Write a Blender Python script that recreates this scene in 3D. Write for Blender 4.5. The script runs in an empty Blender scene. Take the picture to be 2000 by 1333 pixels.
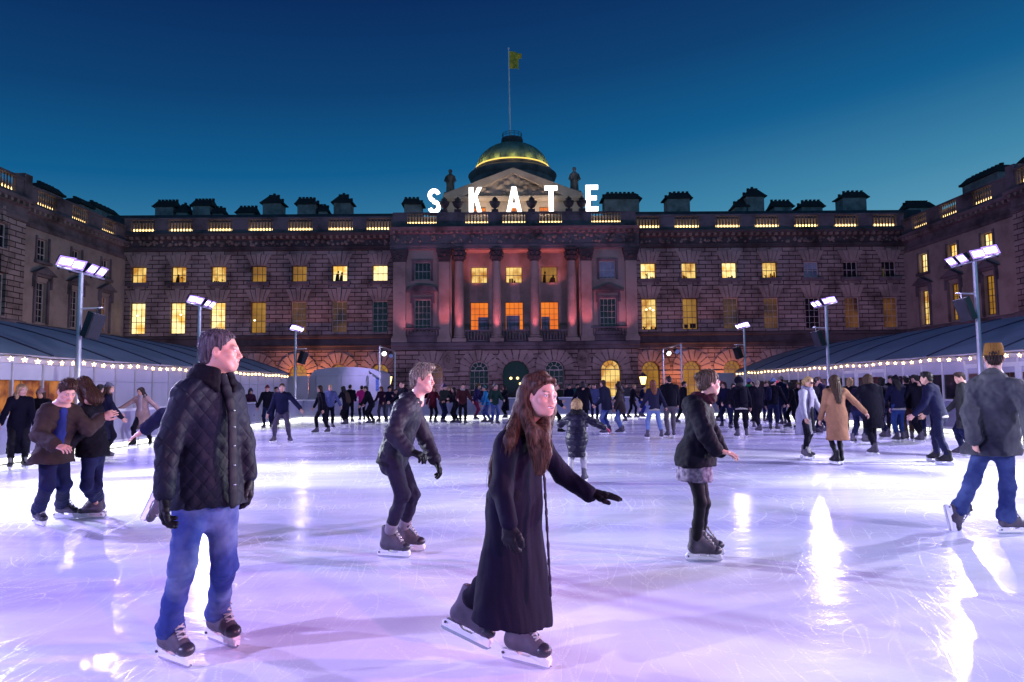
import bpy, bmesh, math, random
import numpy as np
from mathutils import Vector, Matrix
rnd = random.Random(7)
C = bpy.context.scene.collection
SC = bpy.context.scene
R = math.radians
# ---------------------------------------------------------------- camera
FPX = 2000 * 24.0 / 36.0
CAM_Z = 1.5
PITCH, YAW = math.atan(94.5 / FPX), math.atan(13.0 / FPX)
cam = bpy.data.cameras.new('camera'); cam.lens = 24; cam.sensor_width = 36
cam.clip_start = 0.1; cam.clip_end = 900
cam_o = bpy.data.objects.new('camera', cam); C.objects.link(cam_o)
ROLL = R(0.55)
cam_o.location = (0, 0, CAM_Z); cam_o.rotation_euler = (Matrix.Rotation(-YAW, 3, 'Z') @ Matrix.Rotation(math.pi / 2 + PITCH, 3, 'X') @ Matrix.Rotation(-ROLL, 3, 'Z')).to_euler()
SC.camera = cam_o
# ---------------------------------------------------------------- exposure
SC.view_settings.view_transform = 'Standard'; SC.view_settings.look = 'None'
SC.view_settings.exposure = 0.0; SC.view_settings.gamma = 1.0
SC.render.engine = 'CYCLES'
try:
    SC.cycles.use_denoising = True; SC.cycles.denoiser = 'OPENIMAGEDENOISE'
except Exception: pass
SC.cycles.max_bounces = 5; SC.cycles.diffuse_bounces = 2; SC.cycles.glossy_bounces = 3
SC.cycles.transmission_bounces = 4; SC.cycles.transparent_max_bounces = 6
SC.cycles.sample_clamp_indirect = 4.0
SC.cycles.use_light_tree = True
# ---------------------------------------------------------------- dusk sky
W = bpy.data.worlds.new('World'); SC.world = W; W.use_nodes = True
nt = W.node_tree; nt.nodes.clear()
wo = nt.nodes.new('ShaderNodeOutputWorld'); bg = nt.nodes.new('ShaderNodeBackground')
sky = nt.nodes.new('ShaderNodeTexSky'); sky.sky_type = 'NISHITA'; sky.sun_disc = False
sky.sun_elevation = R(-3.0); sky.sun_rotation = R(60)
tc = nt.nodes.new('ShaderNodeTexCoord'); sep = nt.nodes.new('ShaderNodeSeparateXYZ')
nt.links.new(tc.outputs['Generated'], sep.inputs[0])
# dusk glow is low on the right: elevation minus a share of the bearing drives the ramp
ma = nt.nodes.new('ShaderNodeMath'); ma.operation = 'MULTIPLY_ADD'; ma.inputs[1].default_value = -0.10
nt.links.new(sep.outputs['X'], ma.inputs[0]); nt.links.new(sep.outputs['Z'], ma.inputs[2])
rp = nt.nodes.new('ShaderNodeValToRGB'); nt.links.new(ma.outputs[0], rp.inputs[0])
el = rp.color_ramp.elements
el[0].position = 0.10; el[0].color = (0.14, 0.38, 0.53, 1)
el[1].position = 0.70; el[1].color = (0.002, 0.008, 0.05, 1)
for p, c in ((0.22, (0.045, 0.225, 0.385, 1)), (0.32, (0.004, 0.106, 0.270, 1)), (0.42, (0.003, 0.050, 0.165, 1)), (0.53, (0.002, 0.022, 0.105, 1))):
    e = el.new(p); e.color = c
mx = nt.nodes.new('ShaderNodeMix'); mx.data_type = 'RGBA'; mx.inputs[0].default_value = 0.025
nt.links.new(rp.outputs[0], mx.inputs[6]); nt.links.new(sky.outputs[0], mx.inputs[7])
nt.links.new(mx.outputs[2], bg.inputs[0]); bg.inputs[1].default_value = 1.04
nt.links.new(bg.outputs[0], wo.inputs[0])
# ---------------------------------------------------------------- picture -> world
_F = Vector((math.sin(YAW) * math.cos(PITCH), math.cos(YAW) * math.cos(PITCH), math.sin(PITCH)))
_R = Vector((math.cos(YAW), -math.sin(YAW), 0)); _U = _R.cross(_F)
_R, _U = _R * math.cos(ROLL) - _U * math.sin(ROLL), _U * math.cos(ROLL) + _R * math.sin(ROLL)
CAMP = Vector((0, 0, CAM_Z))
def ray(px, py): return _F * FPX + _R * (px - 1000) - _U * (py - 666.5)
def atY(px, py, Y): d = ray(px, py); return CAMP + d * (Y / d.y)
def atX(px, py, X): d = ray(px, py); return CAMP + d * (X / d.x)
def atZ(px, py, Z=0.0): d = ray(px, py); return CAMP + d * ((Z - CAM_Z) / d.z)
# ---------------------------------------------------------------- things
def tag(o, label=None, cat=None, group=None, kind=None):
    if label: o['label'] = label
    if cat: o['category'] = cat
    if group: o['group'] = group
    if kind: o['kind'] = kind
    return o
def thing(name, label, cat, loc=(0, 0, 0), group=None):
    o = bpy.data.objects.new(name, None); C.objects.link(o); o.location = loc
    o.empty_display_size = 0.3
    return tag(o, label, cat, group)
def world_loc(o):
    v = Vector((0, 0, 0))
    while o: v += Vector(o.location); o = o.parent
    return v
def add_mesh(name, me, mat, parent=None, loc=None):
    o = bpy.data.objects.new(name, me); C.objects.link(o)
    if mat is not None and len(me.materials) == 0: me.materials.append(mat)
    if parent: o.parent = parent
    if loc is not None: o.location = loc
    return o
class MB:
    """collects faces in WORLD coordinates; build() links them as one mesh object"""
    def __init__(s): s.v = []; s.f = []
    def add(s, vs, fs):
        b = len(s.v); s.v += [tuple(v) for v in vs]; s.f += [tuple(i + b for i in f) for f in fs]; return s
    def hexa(s, p):
        return s.add(p, [(0, 3, 2, 1), (4, 5, 6, 7), (0, 1, 5, 4), (1, 2, 6, 5), (2, 3, 7, 6), (3, 0, 4, 7)])
    def box(s, x0, x1, y0, y1, z0, z1):
        return s.hexa([(x0, y0, z0), (x1, y0, z0), (x1, y1, z0), (x0, y1, z0), (x0, y0, z1), (x1, y0, z1), (x1, y1, z1), (x0, y1, z1)])
    def prism(s, a, b):
        n = len(a); return s.add(list(a) + list(b), [tuple(range(n))[::-1], tuple(range(n, 2 * n))] + [(i, (i + 1) % n, n + (i + 1) % n, n + i) for i in range(n)])
    def lathe(s, prof, c, n=16, ax=None, cap=True, a0=0.0):
        vs = []; fs = []; c = Vector(c)
        for r, z in prof:
            for k in range(n):
                a = a0 + 2 * math.pi * k / n; vs.append((c.x + r * math.cos(a), c.y + r * math.sin(a), c.z + z))
        m = len(prof)
        for i in range(m - 1):
            for k in range(n):
                fs.append((i * n + k, i * n + (k + 1) % n, (i + 1) * n + (k + 1) % n, (i + 1) * n + k))
        if cap: fs.append(tuple(range(n))[::-1]); fs.append(tuple((m - 1) * n + k for k in range(n)))
        return s.add(vs, fs)
    def tube(s, path, r, n=8, r2=None):
        path = [Vector(p) for p in path]; vs = []; fs = []; m = len(path)
        for i, p in enumerate(path):
            t = (path[min(i + 1, m - 1)] - path[max(i - 1, 0)]).normalized()
            u = t.cross(Vector((0, 0, 1)));
            if u.length < 1e-3: u = t.cross(Vector((1, 0, 0)))
            u.normalize(); w = t.cross(u)
            rr = r if not callable(r) else r(i / max(1, m - 1))
            if r2 is not None: rr = r + (r2 - r) * i / max(1, m - 1)
            for k in range(n):
                a = 2 * math.pi * k / n; vs.append(p + (u * math.cos(a) + w * math.sin(a)) * rr)
        for i in range(m - 1):
            for k in range(n): fs.append((i * n + k, i * n + (k + 1) % n, (i + 1) * n + (k + 1) % n, (i + 1) * n + k))
        fs.append(tuple(range(n))[::-1]); fs.append(tuple((m - 1) * n + k for k in range(n)))
        return s.add(vs, fs)
    def build(s, name, mat, parent=None, smooth=None, bevel=0.0):
        me = bpy.data.meshes.new(name)
        off = world_loc(parent) if parent else Vector((0, 0, 0))
        me.from_pydata([(v[0] - off.x, v[1] - off.y, v[2] - off.z) for v in s.v], [], s.f)
        bm = bmesh.new(); bm.from_mesh(me); bmesh.ops.recalc_face_normals(bm, faces=bm.faces); bm.to_mesh(me); bm.free()
        if smooth:
            me.shade_smooth()
            try: me.set_sharp_from_angle(angle=R(smooth))
            except Exception: pass
        o = add_mesh(name, me, mat, parent)
        return o
# ---------------------------------------------------------------- materials
def newmat(name):
    m = bpy.data.materials.new(name); m.use_nodes = True; nt = m.node_tree
    return m, nt, nt.nodes['Principled BSDF']
def nd(nt, t, **kw):
    n = nt.nodes.new(t)
    for k, v in kw.items():
        if k.startswith('i_'): n.inputs[int(k[2:]) if k[2:].isdigit() else k[2:].replace('_', ' ')].default_value = v
        else: setattr(n, k, v)
    return n
def rgba(c): return (c[0], c[1], c[2], 1)
def M(name, col, rough=0.6, metal=0.0, var=0.25, vs=2.0, bump=0.0, bs=40.0, sheen=0.0, col2=None, spec=0.5):
    m, nt, b = newmat(name); L = nt.links.new
    tc = nd(nt, 'ShaderNodeTexCoord')
    n1 = nd(nt, 'ShaderNodeTexNoise', i_Scale=vs, i_Detail=5.0, i_Roughness=0.6); L(tc.outputs['Object'], n1.inputs['Vector'])
    rp = nd(nt, 'ShaderNodeValToRGB'); L(n1.outputs[0], rp.inputs[0])
    c2 = col2 if col2 else tuple(c * (1 - var) for c in col)
    c1 = col if col2 else tuple(min(1, c * (1 + var * 0.5)) for c in col)
    rp.color_ramp.elements[0].position = 0.32; rp.color_ramp.elements[0].color = rgba(c2)
    rp.color_ramp.elements[1].position = 0.68; rp.color_ramp.elements[1].color = rgba(c1)
    L(rp.outputs[0], b.inputs['Base Color'])
    b.inputs['Roughness'].default_value = rough; b.inputs['Metallic'].default_value = metal
    b.inputs['Specular IOR Level'].default_value = spec
    if sheen:
        b.inputs['Sheen Weight'].default_value = sheen; b.inputs['Sheen Roughness'].default_value = 0.5
    if bump:
        n2 = nd(nt, 'ShaderNodeTexNoise', i_Scale=bs, i_Detail=3.0); L(tc.outputs['Object'], n2.inputs['Vector'])
        bp = nd(nt, 'ShaderNodeBump', i_Strength=bump, i_Distance=0.02); L(n2.outputs[0], bp.inputs['Height']); L(bp.outputs[0], b.inputs['Normal'])
    return m
def E(name, col, strength, col2=None, scale=1.0, lo=0.45, hi=0.6, glass=False):
    """something that gives off light; with col2 a lit interior of two tones"""
    m, nt, b = newmat(name); L = nt.links.new
    b.inputs['Base Color'].default_value = (0.02, 0.02, 0.02, 1); b.inputs['Roughness'].default_value = 0.15
    b.inputs['Emission Strength'].default_value = strength; b.inputs['Emission Color'].default_value = rgba(col)
    if col2:
        tc = nd(nt, 'ShaderNodeTexCoord'); n1 = nd(nt, 'ShaderNodeTexNoise', i_Scale=scale, i_Detail=3.0)
        L(tc.outputs['Object'], n1.inputs['Vector'])
        rp = nd(nt, 'ShaderNodeValToRGB'); L(n1.outputs[0], rp.inputs[0])
        rp.color_ramp.elements[0].position = lo; rp.color_ramp.elements[0].color = rgba(col2)
        rp.color_ramp.elements[1].position = hi; rp.color_ramp.elements[1].color = rgba(col)
        L(rp.outputs[0], b.inputs['Emission Color'])
    return m
def stone(name, col, axis=None, bw=1.18, bh=0.385, dark=0.35):
    """weathered Portland stone; axis = 'X'/'Y' lays coursed rusticated blocks along that axis"""
    m, nt, b = newmat(name); L = nt.links.new
    tc = nd(nt, 'ShaderNodeTexCoord')
    n1 = nd(nt, 'ShaderNodeTexNoise', i_Scale=0.45, i_Detail=8.0, i_Roughness=0.62); L(tc.outputs['Object'], n1.inputs['Vector'])
    rp = nd(nt, 'ShaderNodeValToRGB'); L(n1.outputs[0], rp.inputs[0])
    rp.color_ramp.elements[0].position = 0.34; rp.color_ramp.elements[0].color = rgba(tuple(c * dark for c in col))
    rp.color_ramp.elements[1].position = 0.56; rp.color_ramp.elements[1].color = rgba(col)
    n2 = nd(nt, 'ShaderNodeTexNoise', i_Scale=9.0, i_Detail=4.0); L(tc.outputs['Object'], n2.inputs['Vector'])
    bp = nd(nt, 'ShaderNodeBump', i_Strength=0.35, i_Distance=0.04); L(n2.outputs[0], bp.inputs['Height'])
    out = rp.outputs[0]
    if axis:
        sp = nd(nt, 'ShaderNodeSeparateXYZ'); cb = nd(nt, 'ShaderNodeCombineXYZ'); L(tc.outputs['Object'], sp.inputs[0])
        L(sp.outputs[axis], cb.inputs[0]); L(sp.outputs['Z'], cb.inputs[1])
        br = nd(nt, 'ShaderNodeTexBrick', i_Scale=1.0); L(cb.outputs[0], br.inputs['Vector'])
        br.inputs['Mortar Size'].default_value = 0.034; br.inputs['Mortar Smooth'].default_value = 0.25
        br.inputs['Brick Width'].default_value = bw; br.inputs['Row Height'].default_value = bh
        br.inputs['Color1'].default_value = (1, 1, 1, 1); br.inputs['Color2'].default_value = (0.72, 0.70, 0.70, 1); br.inputs['Mortar'].default_value = (0.13, 0.11, 0.11, 1)
        mx = nd(nt, 'ShaderNodeMix', data_type='RGBA', blend_type='MULTIPLY', i_0=1.0); L(out, mx.inputs[6]); L(br.outputs['Color'], mx.inputs[7])
        out = mx.outputs[2]
        b2 = nd(nt, 'ShaderNodeBump', i_Strength=1.0, i_Distance=0.12); b2.invert = True
        L(br.outputs['Fac'], b2.inputs['Height']); L(bp.outputs[0], b2.inputs['Normal']); bp = b2
    L(out, b.inputs['Base Color']); L(bp.outputs[0], b.inputs['Normal'])
    b.inputs['Roughness'].default_value = 0.85; b.inputs['Specular IOR Level'].default_value = 0.25
    return m
ST = (0.33, 0.28, 0.28)
m_rust_x = stone('rusticated_stone', ST, 'X')
m_rust_y = stone('rusticated_stone_side', ST, 'Y')
m_ashlar = stone('ashlar_stone', (0.33, 0.28, 0.26), None, dark=0.6)
m_block = stone('voussoir_stone', (0.34, 0.29, 0.28), None, dark=0.55)
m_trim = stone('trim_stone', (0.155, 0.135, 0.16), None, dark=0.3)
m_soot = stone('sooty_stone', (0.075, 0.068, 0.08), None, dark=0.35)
m_carved = stone('carved_stone', (0.25, 0.21, 0.2), None, dark=0.25)
m_slate = M('slate_roof', (0.05, 0.055, 0.075), 0.7, var=0.4)
m_chimcap = M('chimney_cap_slate', (0.03, 0.028, 0.034), 0.9)
m_chim = M('chimney_stone', (0.26, 0.25, 0.27), 0.9, var=0.5, vs=1.2)
m_pot = M('chimney_pot_clay', (0.035, 0.03, 0.03), 0.9)
m_copper = M('green_copper', (0.20, 0.30, 0.24), 0.55, var=0.4, vs=0.8)
m_gold = E('dome_light_strip', (1.0, 0.66, 0.14), 1.5)
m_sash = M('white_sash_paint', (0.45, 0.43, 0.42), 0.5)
m_sash_d = M('sash_paint_against_light', (0.10, 0.08, 0.06), 0.5)  # backlit sash: its shade is put into a darker paint
WIN = {
 'bright': E('window_bright', (1.0, 0.80, 0.36), 1.5, (0.80, 0.40, 0.06), 1.1, 0.36, 0.56),
 'warm': E('window_warm', (1.0, 0.68, 0.20), 1.05, (0.52, 0.22, 0.025), 1.2, 0.38, 0.60),
 'amber': E('window_amber', (0.75, 0.38, 0.045), 0.48, (0.45, 0.20, 0.02), 0.8, 0.35, 0.65),
 'dim': E('window_dim', (0.32, 0.13, 0.03), 0.32, (0.05, 0.015, 0.01), 0.7, 0.35, 0.65),
 'orange': E('window_orange', (1.0, 0.24, 0.01), 0.95, (0.85, 0.16, 0.008), 0.6, 0.35, 0.65),
 'dusky': E('window_blind_blue', (0.10, 0.13, 0.30), 0.25, (0.05, 0.06, 0.2), 0.6),
}
m_dark = M('dark_window_glass', (0.012, 0.012, 0.022), 0.08, var=0.3)
WIN['dark'] = m_dark
m_screen = M('pale_blue_screen', (0.25, 0.32, 0.45), 0.6)
m_plant = M('window_plant', (0.01, 0.10, 0.02), 0.8)
m_chand = E('window_chandelier', (1.0, 0.86, 0.5), 3.0)
m_sil = M('dark_silhouette', (0.012, 0.010, 0.010), 0.9)
m_bulbstrip = E('parapet_lamp', (1.0, 0.66, 0.26), 3.4)
m_letter = E('letter_glow', (1.0, 0.97, 0.92), 4.0)
m_steel = M('galvanised_steel', (0.55, 0.54, 0.6), 0.35, 0.6, var=0.15)
m_white = M('white_paint', (0.72, 0.70, 0.78), 0.45, var=0.1)
m_pvc = M('white_pvc', (0.46, 0.44, 0.58), 0.5, var=0.12, vs=1.0)
m_tentroof = M('tent_roof_membrane', (0.24, 0.31, 0.40), 0.55, var=0.25, vs=0.6)
m_seam = M('tent_seam', (0.05, 0.05, 0.09), 0.6)
m_black = M('black_plastic', (0.012, 0.012, 0.016), 0.5)
m_flood = E('floodlight_lens', (0.86, 0.80, 1.0), 11.0)
m_halo = E('floodlight_halo_glow', (0.42, 0.26, 1.0), 1.6)  # violet halo of the lamps, put into a glowing rim
m_star = E('star_bulb', (1.0, 0.66, 0.26), 7.0)
m_led = E('kickboard_led', (0.97, 0.98, 0.86), 3.2)
m_lantern = E('lantern_glass', (1.0, 0.72, 0.28), 3.0)
m_pave = M('dark_paving', (0.10, 0.09, 0.09), 0.75, var=0.4, vs=0.7, bump=0.3, bs=8)
m_glass_dark = M('dark_tent_glazing', (0.02, 0.018, 0.03), 0.12, var=0.5)
m_inner = E('tent_bar_glow', (0.9, 0.30, 0.06), 0.55, (0.25, 0.05, 0.02), 2.2, 0.4, 0.6)
m_inner_d = E('tent_inner_dim', (0.30, 0.04, 0.05), 0.3, (0.03, 0.01, 0.03), 0.9, 0.45, 0.65)
m_barrier = M('barrier_panel', (0.34, 0.33, 0.47), 0.4, var=0.2, vs=1.5)

def ice_material():
    m, nt, b = newmat('ice'); L = nt.links.new
    tc = nd(nt, 'ShaderNodeTexCoord')
    def noise(scale, mapping, det=3.0, rough=0.5, dist=0.0):
        mp = nd(nt, 'ShaderNodeMapping'); mp.inputs['Scale'].default_value = mapping[0]; mp.inputs['Rotation'].default_value = (0, 0, mapping[1]); mp.inputs['Location'].default_value = (mapping[2], mapping[2] * .7, 0)
        L(tc.outputs['Object'], mp.inputs[0])
        n = nd(nt, 'ShaderNodeTexNoise', i_Scale=scale, i_Detail=det, i_Roughness=rough, i_Distortion=dist); L(mp.outputs[0], n.inputs['Vector']); return n.outputs[0]
    def math_(op, a, bv, cv=None, clamp=False):
        n = nd(nt, 'ShaderNodeMath', operation=op, use_clamp=clamp)
        for i, x in enumerate((a, bv, cv)):
            if x is None: continue
            if isinstance(x, (int, float)): n.inputs[i].default_value = x
            else: L(x, n.inputs[i])
        return n.outputs[0]
    # skate trails: thin contour lines of slow, stretched noise fields
    def trails(scale, ang, loc, levels, width):
        n = noise(scale, ((1, 0.32, 1), ang, loc), 1.0, 0.4, 0.3)
        fr = math_('FRACT', math_('MULTIPLY', n, levels), 0)
        d = math_('ABSOLUTE', math_('SUBTRACT', fr, 0.5), 0)
        return math_('SUBTRACT', 1.0, math_('SMOOTH_MIN', math_('DIVIDE', d, width), 1.0, 0.15), clamp=True)
    t1 = trails(0.55, 0.5, 3, 26, 0.05); t2 = trails(0.5, -0.9, 11, 24, 0.05); t3 = trails(0.7, 1.7, 23, 30, 0.05)
    t4 = trails(1.3, 2.4, 31, 18, 0.05)
    mask = math_('MULTIPLY', math_('SUBTRACT', noise(0.9, ((1, 1, 1), 0, 7), 4.0, 0.6), 0.38), 5.0, clamp=True)
    tr = math_('MAXIMUM', math_('MAXIMUM', t1, t2), math_('MAXIMUM', t3, t4))
    tr = math_('MULTIPLY', tr, mask)
    fine = noise(60, ((1, 1, 1), 0, 1), 2.0)
    tr = math_('MULTIPLY', tr, math_('MULTIPLY', math_('SUBTRACT', fine, 0.3), 2.2, clamp=True), clamp=True)
    wet_shade = noise(0.33, ((0.38, 1.5, 1), 0.10, 5), 4.0, 0.55)  # wet and frosted ice, with bands of light and shade painted in
    rp = nd(nt, 'ShaderNodeValToRGB'); L(wet_shade, rp.inputs[0])
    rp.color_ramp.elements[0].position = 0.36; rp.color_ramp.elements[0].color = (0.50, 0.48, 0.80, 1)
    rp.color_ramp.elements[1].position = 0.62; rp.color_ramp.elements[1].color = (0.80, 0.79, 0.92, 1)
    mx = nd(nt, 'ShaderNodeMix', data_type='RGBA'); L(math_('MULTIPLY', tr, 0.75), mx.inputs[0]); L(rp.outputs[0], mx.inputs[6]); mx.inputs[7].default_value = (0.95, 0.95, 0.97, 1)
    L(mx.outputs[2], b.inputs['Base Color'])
    rg = math_('MULTIPLY_ADD', wet_shade, 0.26, 0.0)
    rg = math_('MULTIPLY_ADD', tr, 0.35, rg)
    L(rg, b.inputs['Roughness']); b.inputs['IOR'].default_value = 1.36; b.inputs['Specular IOR Level'].default_value = 0.3
    h = math_('MULTIPLY_ADD', noise(1.1, ((0.6, 1.6, 1), 0.1, 2), 3.0), 1.0, math_('MULTIPLY', noise(14, ((1, 1, 1), 0, 4), 4.0, 0.65), 0.10))
    h = math_('MULTIPLY_ADD', tr, -0.05, h)
    bp = nd(nt, 'ShaderNodeBump', i_Strength=0.28, i_Distance=0.06); L(h, bp.inputs['Height']); L(bp.outputs[0], b.inputs['Normal'])
    return m
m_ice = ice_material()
Y0 = 61.4
class Wall:
    def __init__(s, O, U, N): s.O = Vector(O); s.U = Vector(U); s.N = Vector(N)
    def p(s, u, z, n=0.0): return s.O + s.U * u + s.N * n + Vector((0, 0, z))
def wbox(mb, w, u0, u1, n0, n1, z0, z1):
    mb.hexa([w.p(u0, z0, n0), w.p(u1, z0, n0), w.p(u1, z0, n1), w.p(u0, z0, n1), w.p(u0, z1, n0), w.p(u1, z1, n0), w.p(u1, z1, n1), w.p(u0, z1, n1)])
def wpoly(mb, w, pts, n0, n1): mb.prism([w.p(u, z, n0) for u, z in pts], [w.p(u, z, n1) for u, z in pts])
def wprofile(mb, w, prof, u0, u1): mb.prism([w.p(u0, z, n) for n, z in prof], [w.p(u1, z, n) for n, z in prof])
def arc(cu, cz, r, n=14, a0=0.0, a1=math.pi): return [(cu + r * math.cos(a0 + (a1 - a0) * i / n), cz + r * math.sin(a0 + (a1 - a0) * i / n)) for i in range(n + 1)]
def wall_open(mb, w, u0, u1, z0, z1, ops, depth=0.4, n=0.0):
    us = sorted({u0, u1, *[o[0] for o in ops], *[o[1] for o in ops]}); zs = sorted({z0, z1, *[o[2] for o in ops], *[o[3] for o in ops]})
    us = [u for u in us if u0 <= u <= u1]; zs = [z for z in zs if z0 <= z <= z1]
    for a, b in zip(us, us[1:]):
        for c, d in zip(zs, zs[1:]):
            cu, cz = (a + b) / 2, (c + d) / 2
            if any(o[0] < cu < o[1] and o[2] < cz < o[3] for o in ops): continue
            mb.add([w.p(a, c, n), w.p(b, c, n), w.p(b, d, n), w.p(a, d, n)], [(0, 1, 2, 3)])
    for o in ops:
        ua, ub, za, zb = o[:4]; ar = len(o) > 4 and o[4]
        if ar:
            r = (ub - ua) / 2; pts = [(ub, za)] + arc((ua + ub) / 2, zb - r, r) + [(ua, za)]
            top = pts[1:-1]; h = len(top) // 2
            for i in range(len(top) - 1):
                cu = ub if i < h else ua
                mb.add([w.p(*top[i], n), w.p(*top[i + 1], n), w.p(cu, zb, n)], [(0, 1, 2)])
            ring = pts
        else: ring = [(ub, za), (ub, zb), (ua, zb), (ua, za)]
        for (a, c), (b, d) in zip(ring, ring[1:] + ring[:1]):
            mb.add([w.p(a, c, n), w.p(b, d, n), w.p(b, d, n - depth), w.p(a, c, n - depth)], [(0, 1, 2, 3)])
def window(w, ua, ub, za, zb, kind, parent, nx=3, nz=4, depth=0.32, arch=False, label=None, blind=0.0, n=0.0, sil=None, screen=None):
    """sash window in an opening: frame with glazing bars, pane as its child"""
    f = MB(); t = 0.055; b = 0.03; d0 = n - depth; d1 = d0 + 0.07
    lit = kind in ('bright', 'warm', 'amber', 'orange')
    cu = (ua + ub) / 2; r = (ub - ua) / 2
    if arch:
        zs = zb - r
        for i in range(14):
            a = math.pi * i / 14; a2 = math.pi * (i + 1) / 14
            q = [(cu + r * math.cos(a), zs + r * math.sin(a)), (cu + r * math.cos(a2), zs + r * math.sin(a2)), (cu + (r - t * 1.6) * math.cos(a2), zs + (r - t * 1.6) * math.sin(a2)), (cu + (r - t * 1.6) * math.cos(a), zs + (r - t * 1.6) * math.sin(a))]
            wpoly(f, w, q, d0, d1)
            q = [(cu + r * .5 * math.cos(a), zs + r * .5 * math.sin(a)), (cu + r * .5 * math.cos(a2), zs + r * .5 * math.sin(a2)), (cu + (r * .5 - b * 1.6) * math.cos(a2), zs + (r * .5 - b * 1.6) * math.sin(a2)), (cu + (r * .5 - b * 1.6) * math.cos(a), zs + (r * .5 - b * 1.6) * math.sin(a))]
            wpoly(f, w, q, d0, d1 - .01)
        for a in (R(36), R(72), R(108), R(144)):
            c, s = math.cos(a), math.sin(a); e = b * .7
            wpoly(f, w, [(cu + r * .5 * c - e * s, zs + r * .5 * s + e * c), (cu + r * .97 * c - e * s, zs + r * .97 * s + e * c), (cu + r * .97 * c + e * s, zs + r * .97 * s - e * c), (cu + r * .5 * c + e * s, zs + r * .5 * s - e * c)], d0, d1 - .015)
        wbox(f, w, ua + t, ub - t, d0, d1, zs - t * .7, zs + t * .7); zt = zs
    else:
        wbox(f, w, ua, ub, d0, d1, zb - t, zb); zt = zb - t
    wbox(f, w, ua, ua + t, d0, d1, za, zt); wbox(f, w, ub - t, ub, d0, d1, za, zt); wbox(f, w, ua + t, ub - t, d0, d1, za, za + t * 1.3)
    for i in range(1, nx):
        u = ua + (ub - ua) * i / nx; wbox(f, w, u - b / 2, u + b / 2, d0, d1 - .02, za + t, zt)
    for i in range(1, nz):
        z = za + (zt - za) * i / nz; bb = b * (1.8 if i == nz // 2 else 1); wbox(f, w, ua + t, ub - t, d0, d1 - .03, z - bb / 2, z + bb / 2)
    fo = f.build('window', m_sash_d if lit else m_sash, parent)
    if label: fo['label'] = label
    p = MB(); e = d0 - 0.01
    pts = ([(ub, za)] + arc(cu, zb - r, r) + [(ua, za)]) if arch else [(ua, za), (ub, za), (ub, zb), (ua, zb)]
    wpoly(p, w, pts, e - .02, e)
    po = p.build('pane', WIN[kind], fo)
    if blind:
        q = MB(); wbox(q, w, ua + t, ub - t, e + .005, e + .012, zb - (zb - za) * blind, zb - t); q.build('blind', m_screen if kind == 'dusky' else m_sil, fo)
    if screen:
        q = MB(); wbox(q, w, ua + (ub - ua) * screen[0], ua + (ub - ua) * screen[1], e + .004, e + .012, za + .05, za + (zb - za) * screen[2]); q.build('screen', m_screen, fo)
    if sil:
        q = MB()
        for a, c, h in sil:
            u = ua + (ub - ua) * a; rs = random.Random(int(u * 97 + h * 1000)); kd = rs.choice(('screen', 'lamp', 'plant', 'boxes')) if h < .7 else 'figure'
            if kd == 'screen': wbox(q, w, u - c * .9, u + c * .9, e + .02, e + .05, za + .14, za + .14 + h * .7); wbox(q, w, u - .03, u + .03, e + .02, e + .04, za, za + .14)
            elif kd == 'lamp': q.tube([w.p(u, za, e + .03), w.p(u + .05, za + h * .8, e + .03), w.p(u - c * .7, za + h * 1.05, e + .03)], .018, 5); q.tube([w.p(u - c * .7, za + h * 1.08, e + .03), w.p(u - c * .9, za + h * .85, e + .03)], .04, 8, .11)
            elif kd == 'boxes':
                for k in range(3): wbox(q, w, u - c + k * c * .7, u - c + k * c * .7 + c * .55, e + .02, e + .05, za, za + h * rs.uniform(.3, 1))
            elif kd == 'plant':
                for k in range(9): an = rs.uniform(.3, 2.8); q.tube([w.p(u, za + h * .25, e + .03), w.p(u + c * .5 * math.cos(an), za + h * (.4 + .3 * math.sin(an)), e + .03), w.p(u + c * 1.3 * math.cos(an), za + h * (.45 + .5 * math.sin(an)), e + .03)], .035, 4, .008)
                wbox(q, w, u - c * .4, u + c * .4, e + .02, e + .05, za, za + h * .28)
            else: q.tube([w.p(u, za, e + .04), w.p(u + .02, za + h * .45, e + .04), w.p(u + .05, za + h * .72, e + .04)], lambda t: c * (1.0 - .35 * t), 9); q.lathe([(0, -.13), (.08, -.07), (.09, .02), (.06, .11), (0, .13)], w.p(u + .08, za + h * .88, e + .04), 8)
        q.build('silhouette', m_sil, fo)
    return fo
def flare(mb, w, ua, ub, zt, h, n=5, spread=0.9, n0=0.0, n1=0.09):
    g = 0.02
    for i in range(n):
        a, b = ua + (ub - ua) * i / n, ua + (ub - ua) * (i + 1) / n
        W2 = (ub - ua) * (1 + spread); c = (ua + ub) / 2
        A, B = c - W2 / 2 + W2 * i / n, c - W2 / 2 + W2 * (i + 1) / n
        k = abs(i - (n - 1) / 2); hh = h * (1.0 if k else 1.12); nn = n1 + (0.07 if k == 0 else 0)
        wpoly(mb, w, [(a + g, zt + .02), (b - g, zt + .02), (B - g * 1.6, zt + hh), (A + g * 1.6, zt + hh)], n0, nn)
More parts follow.
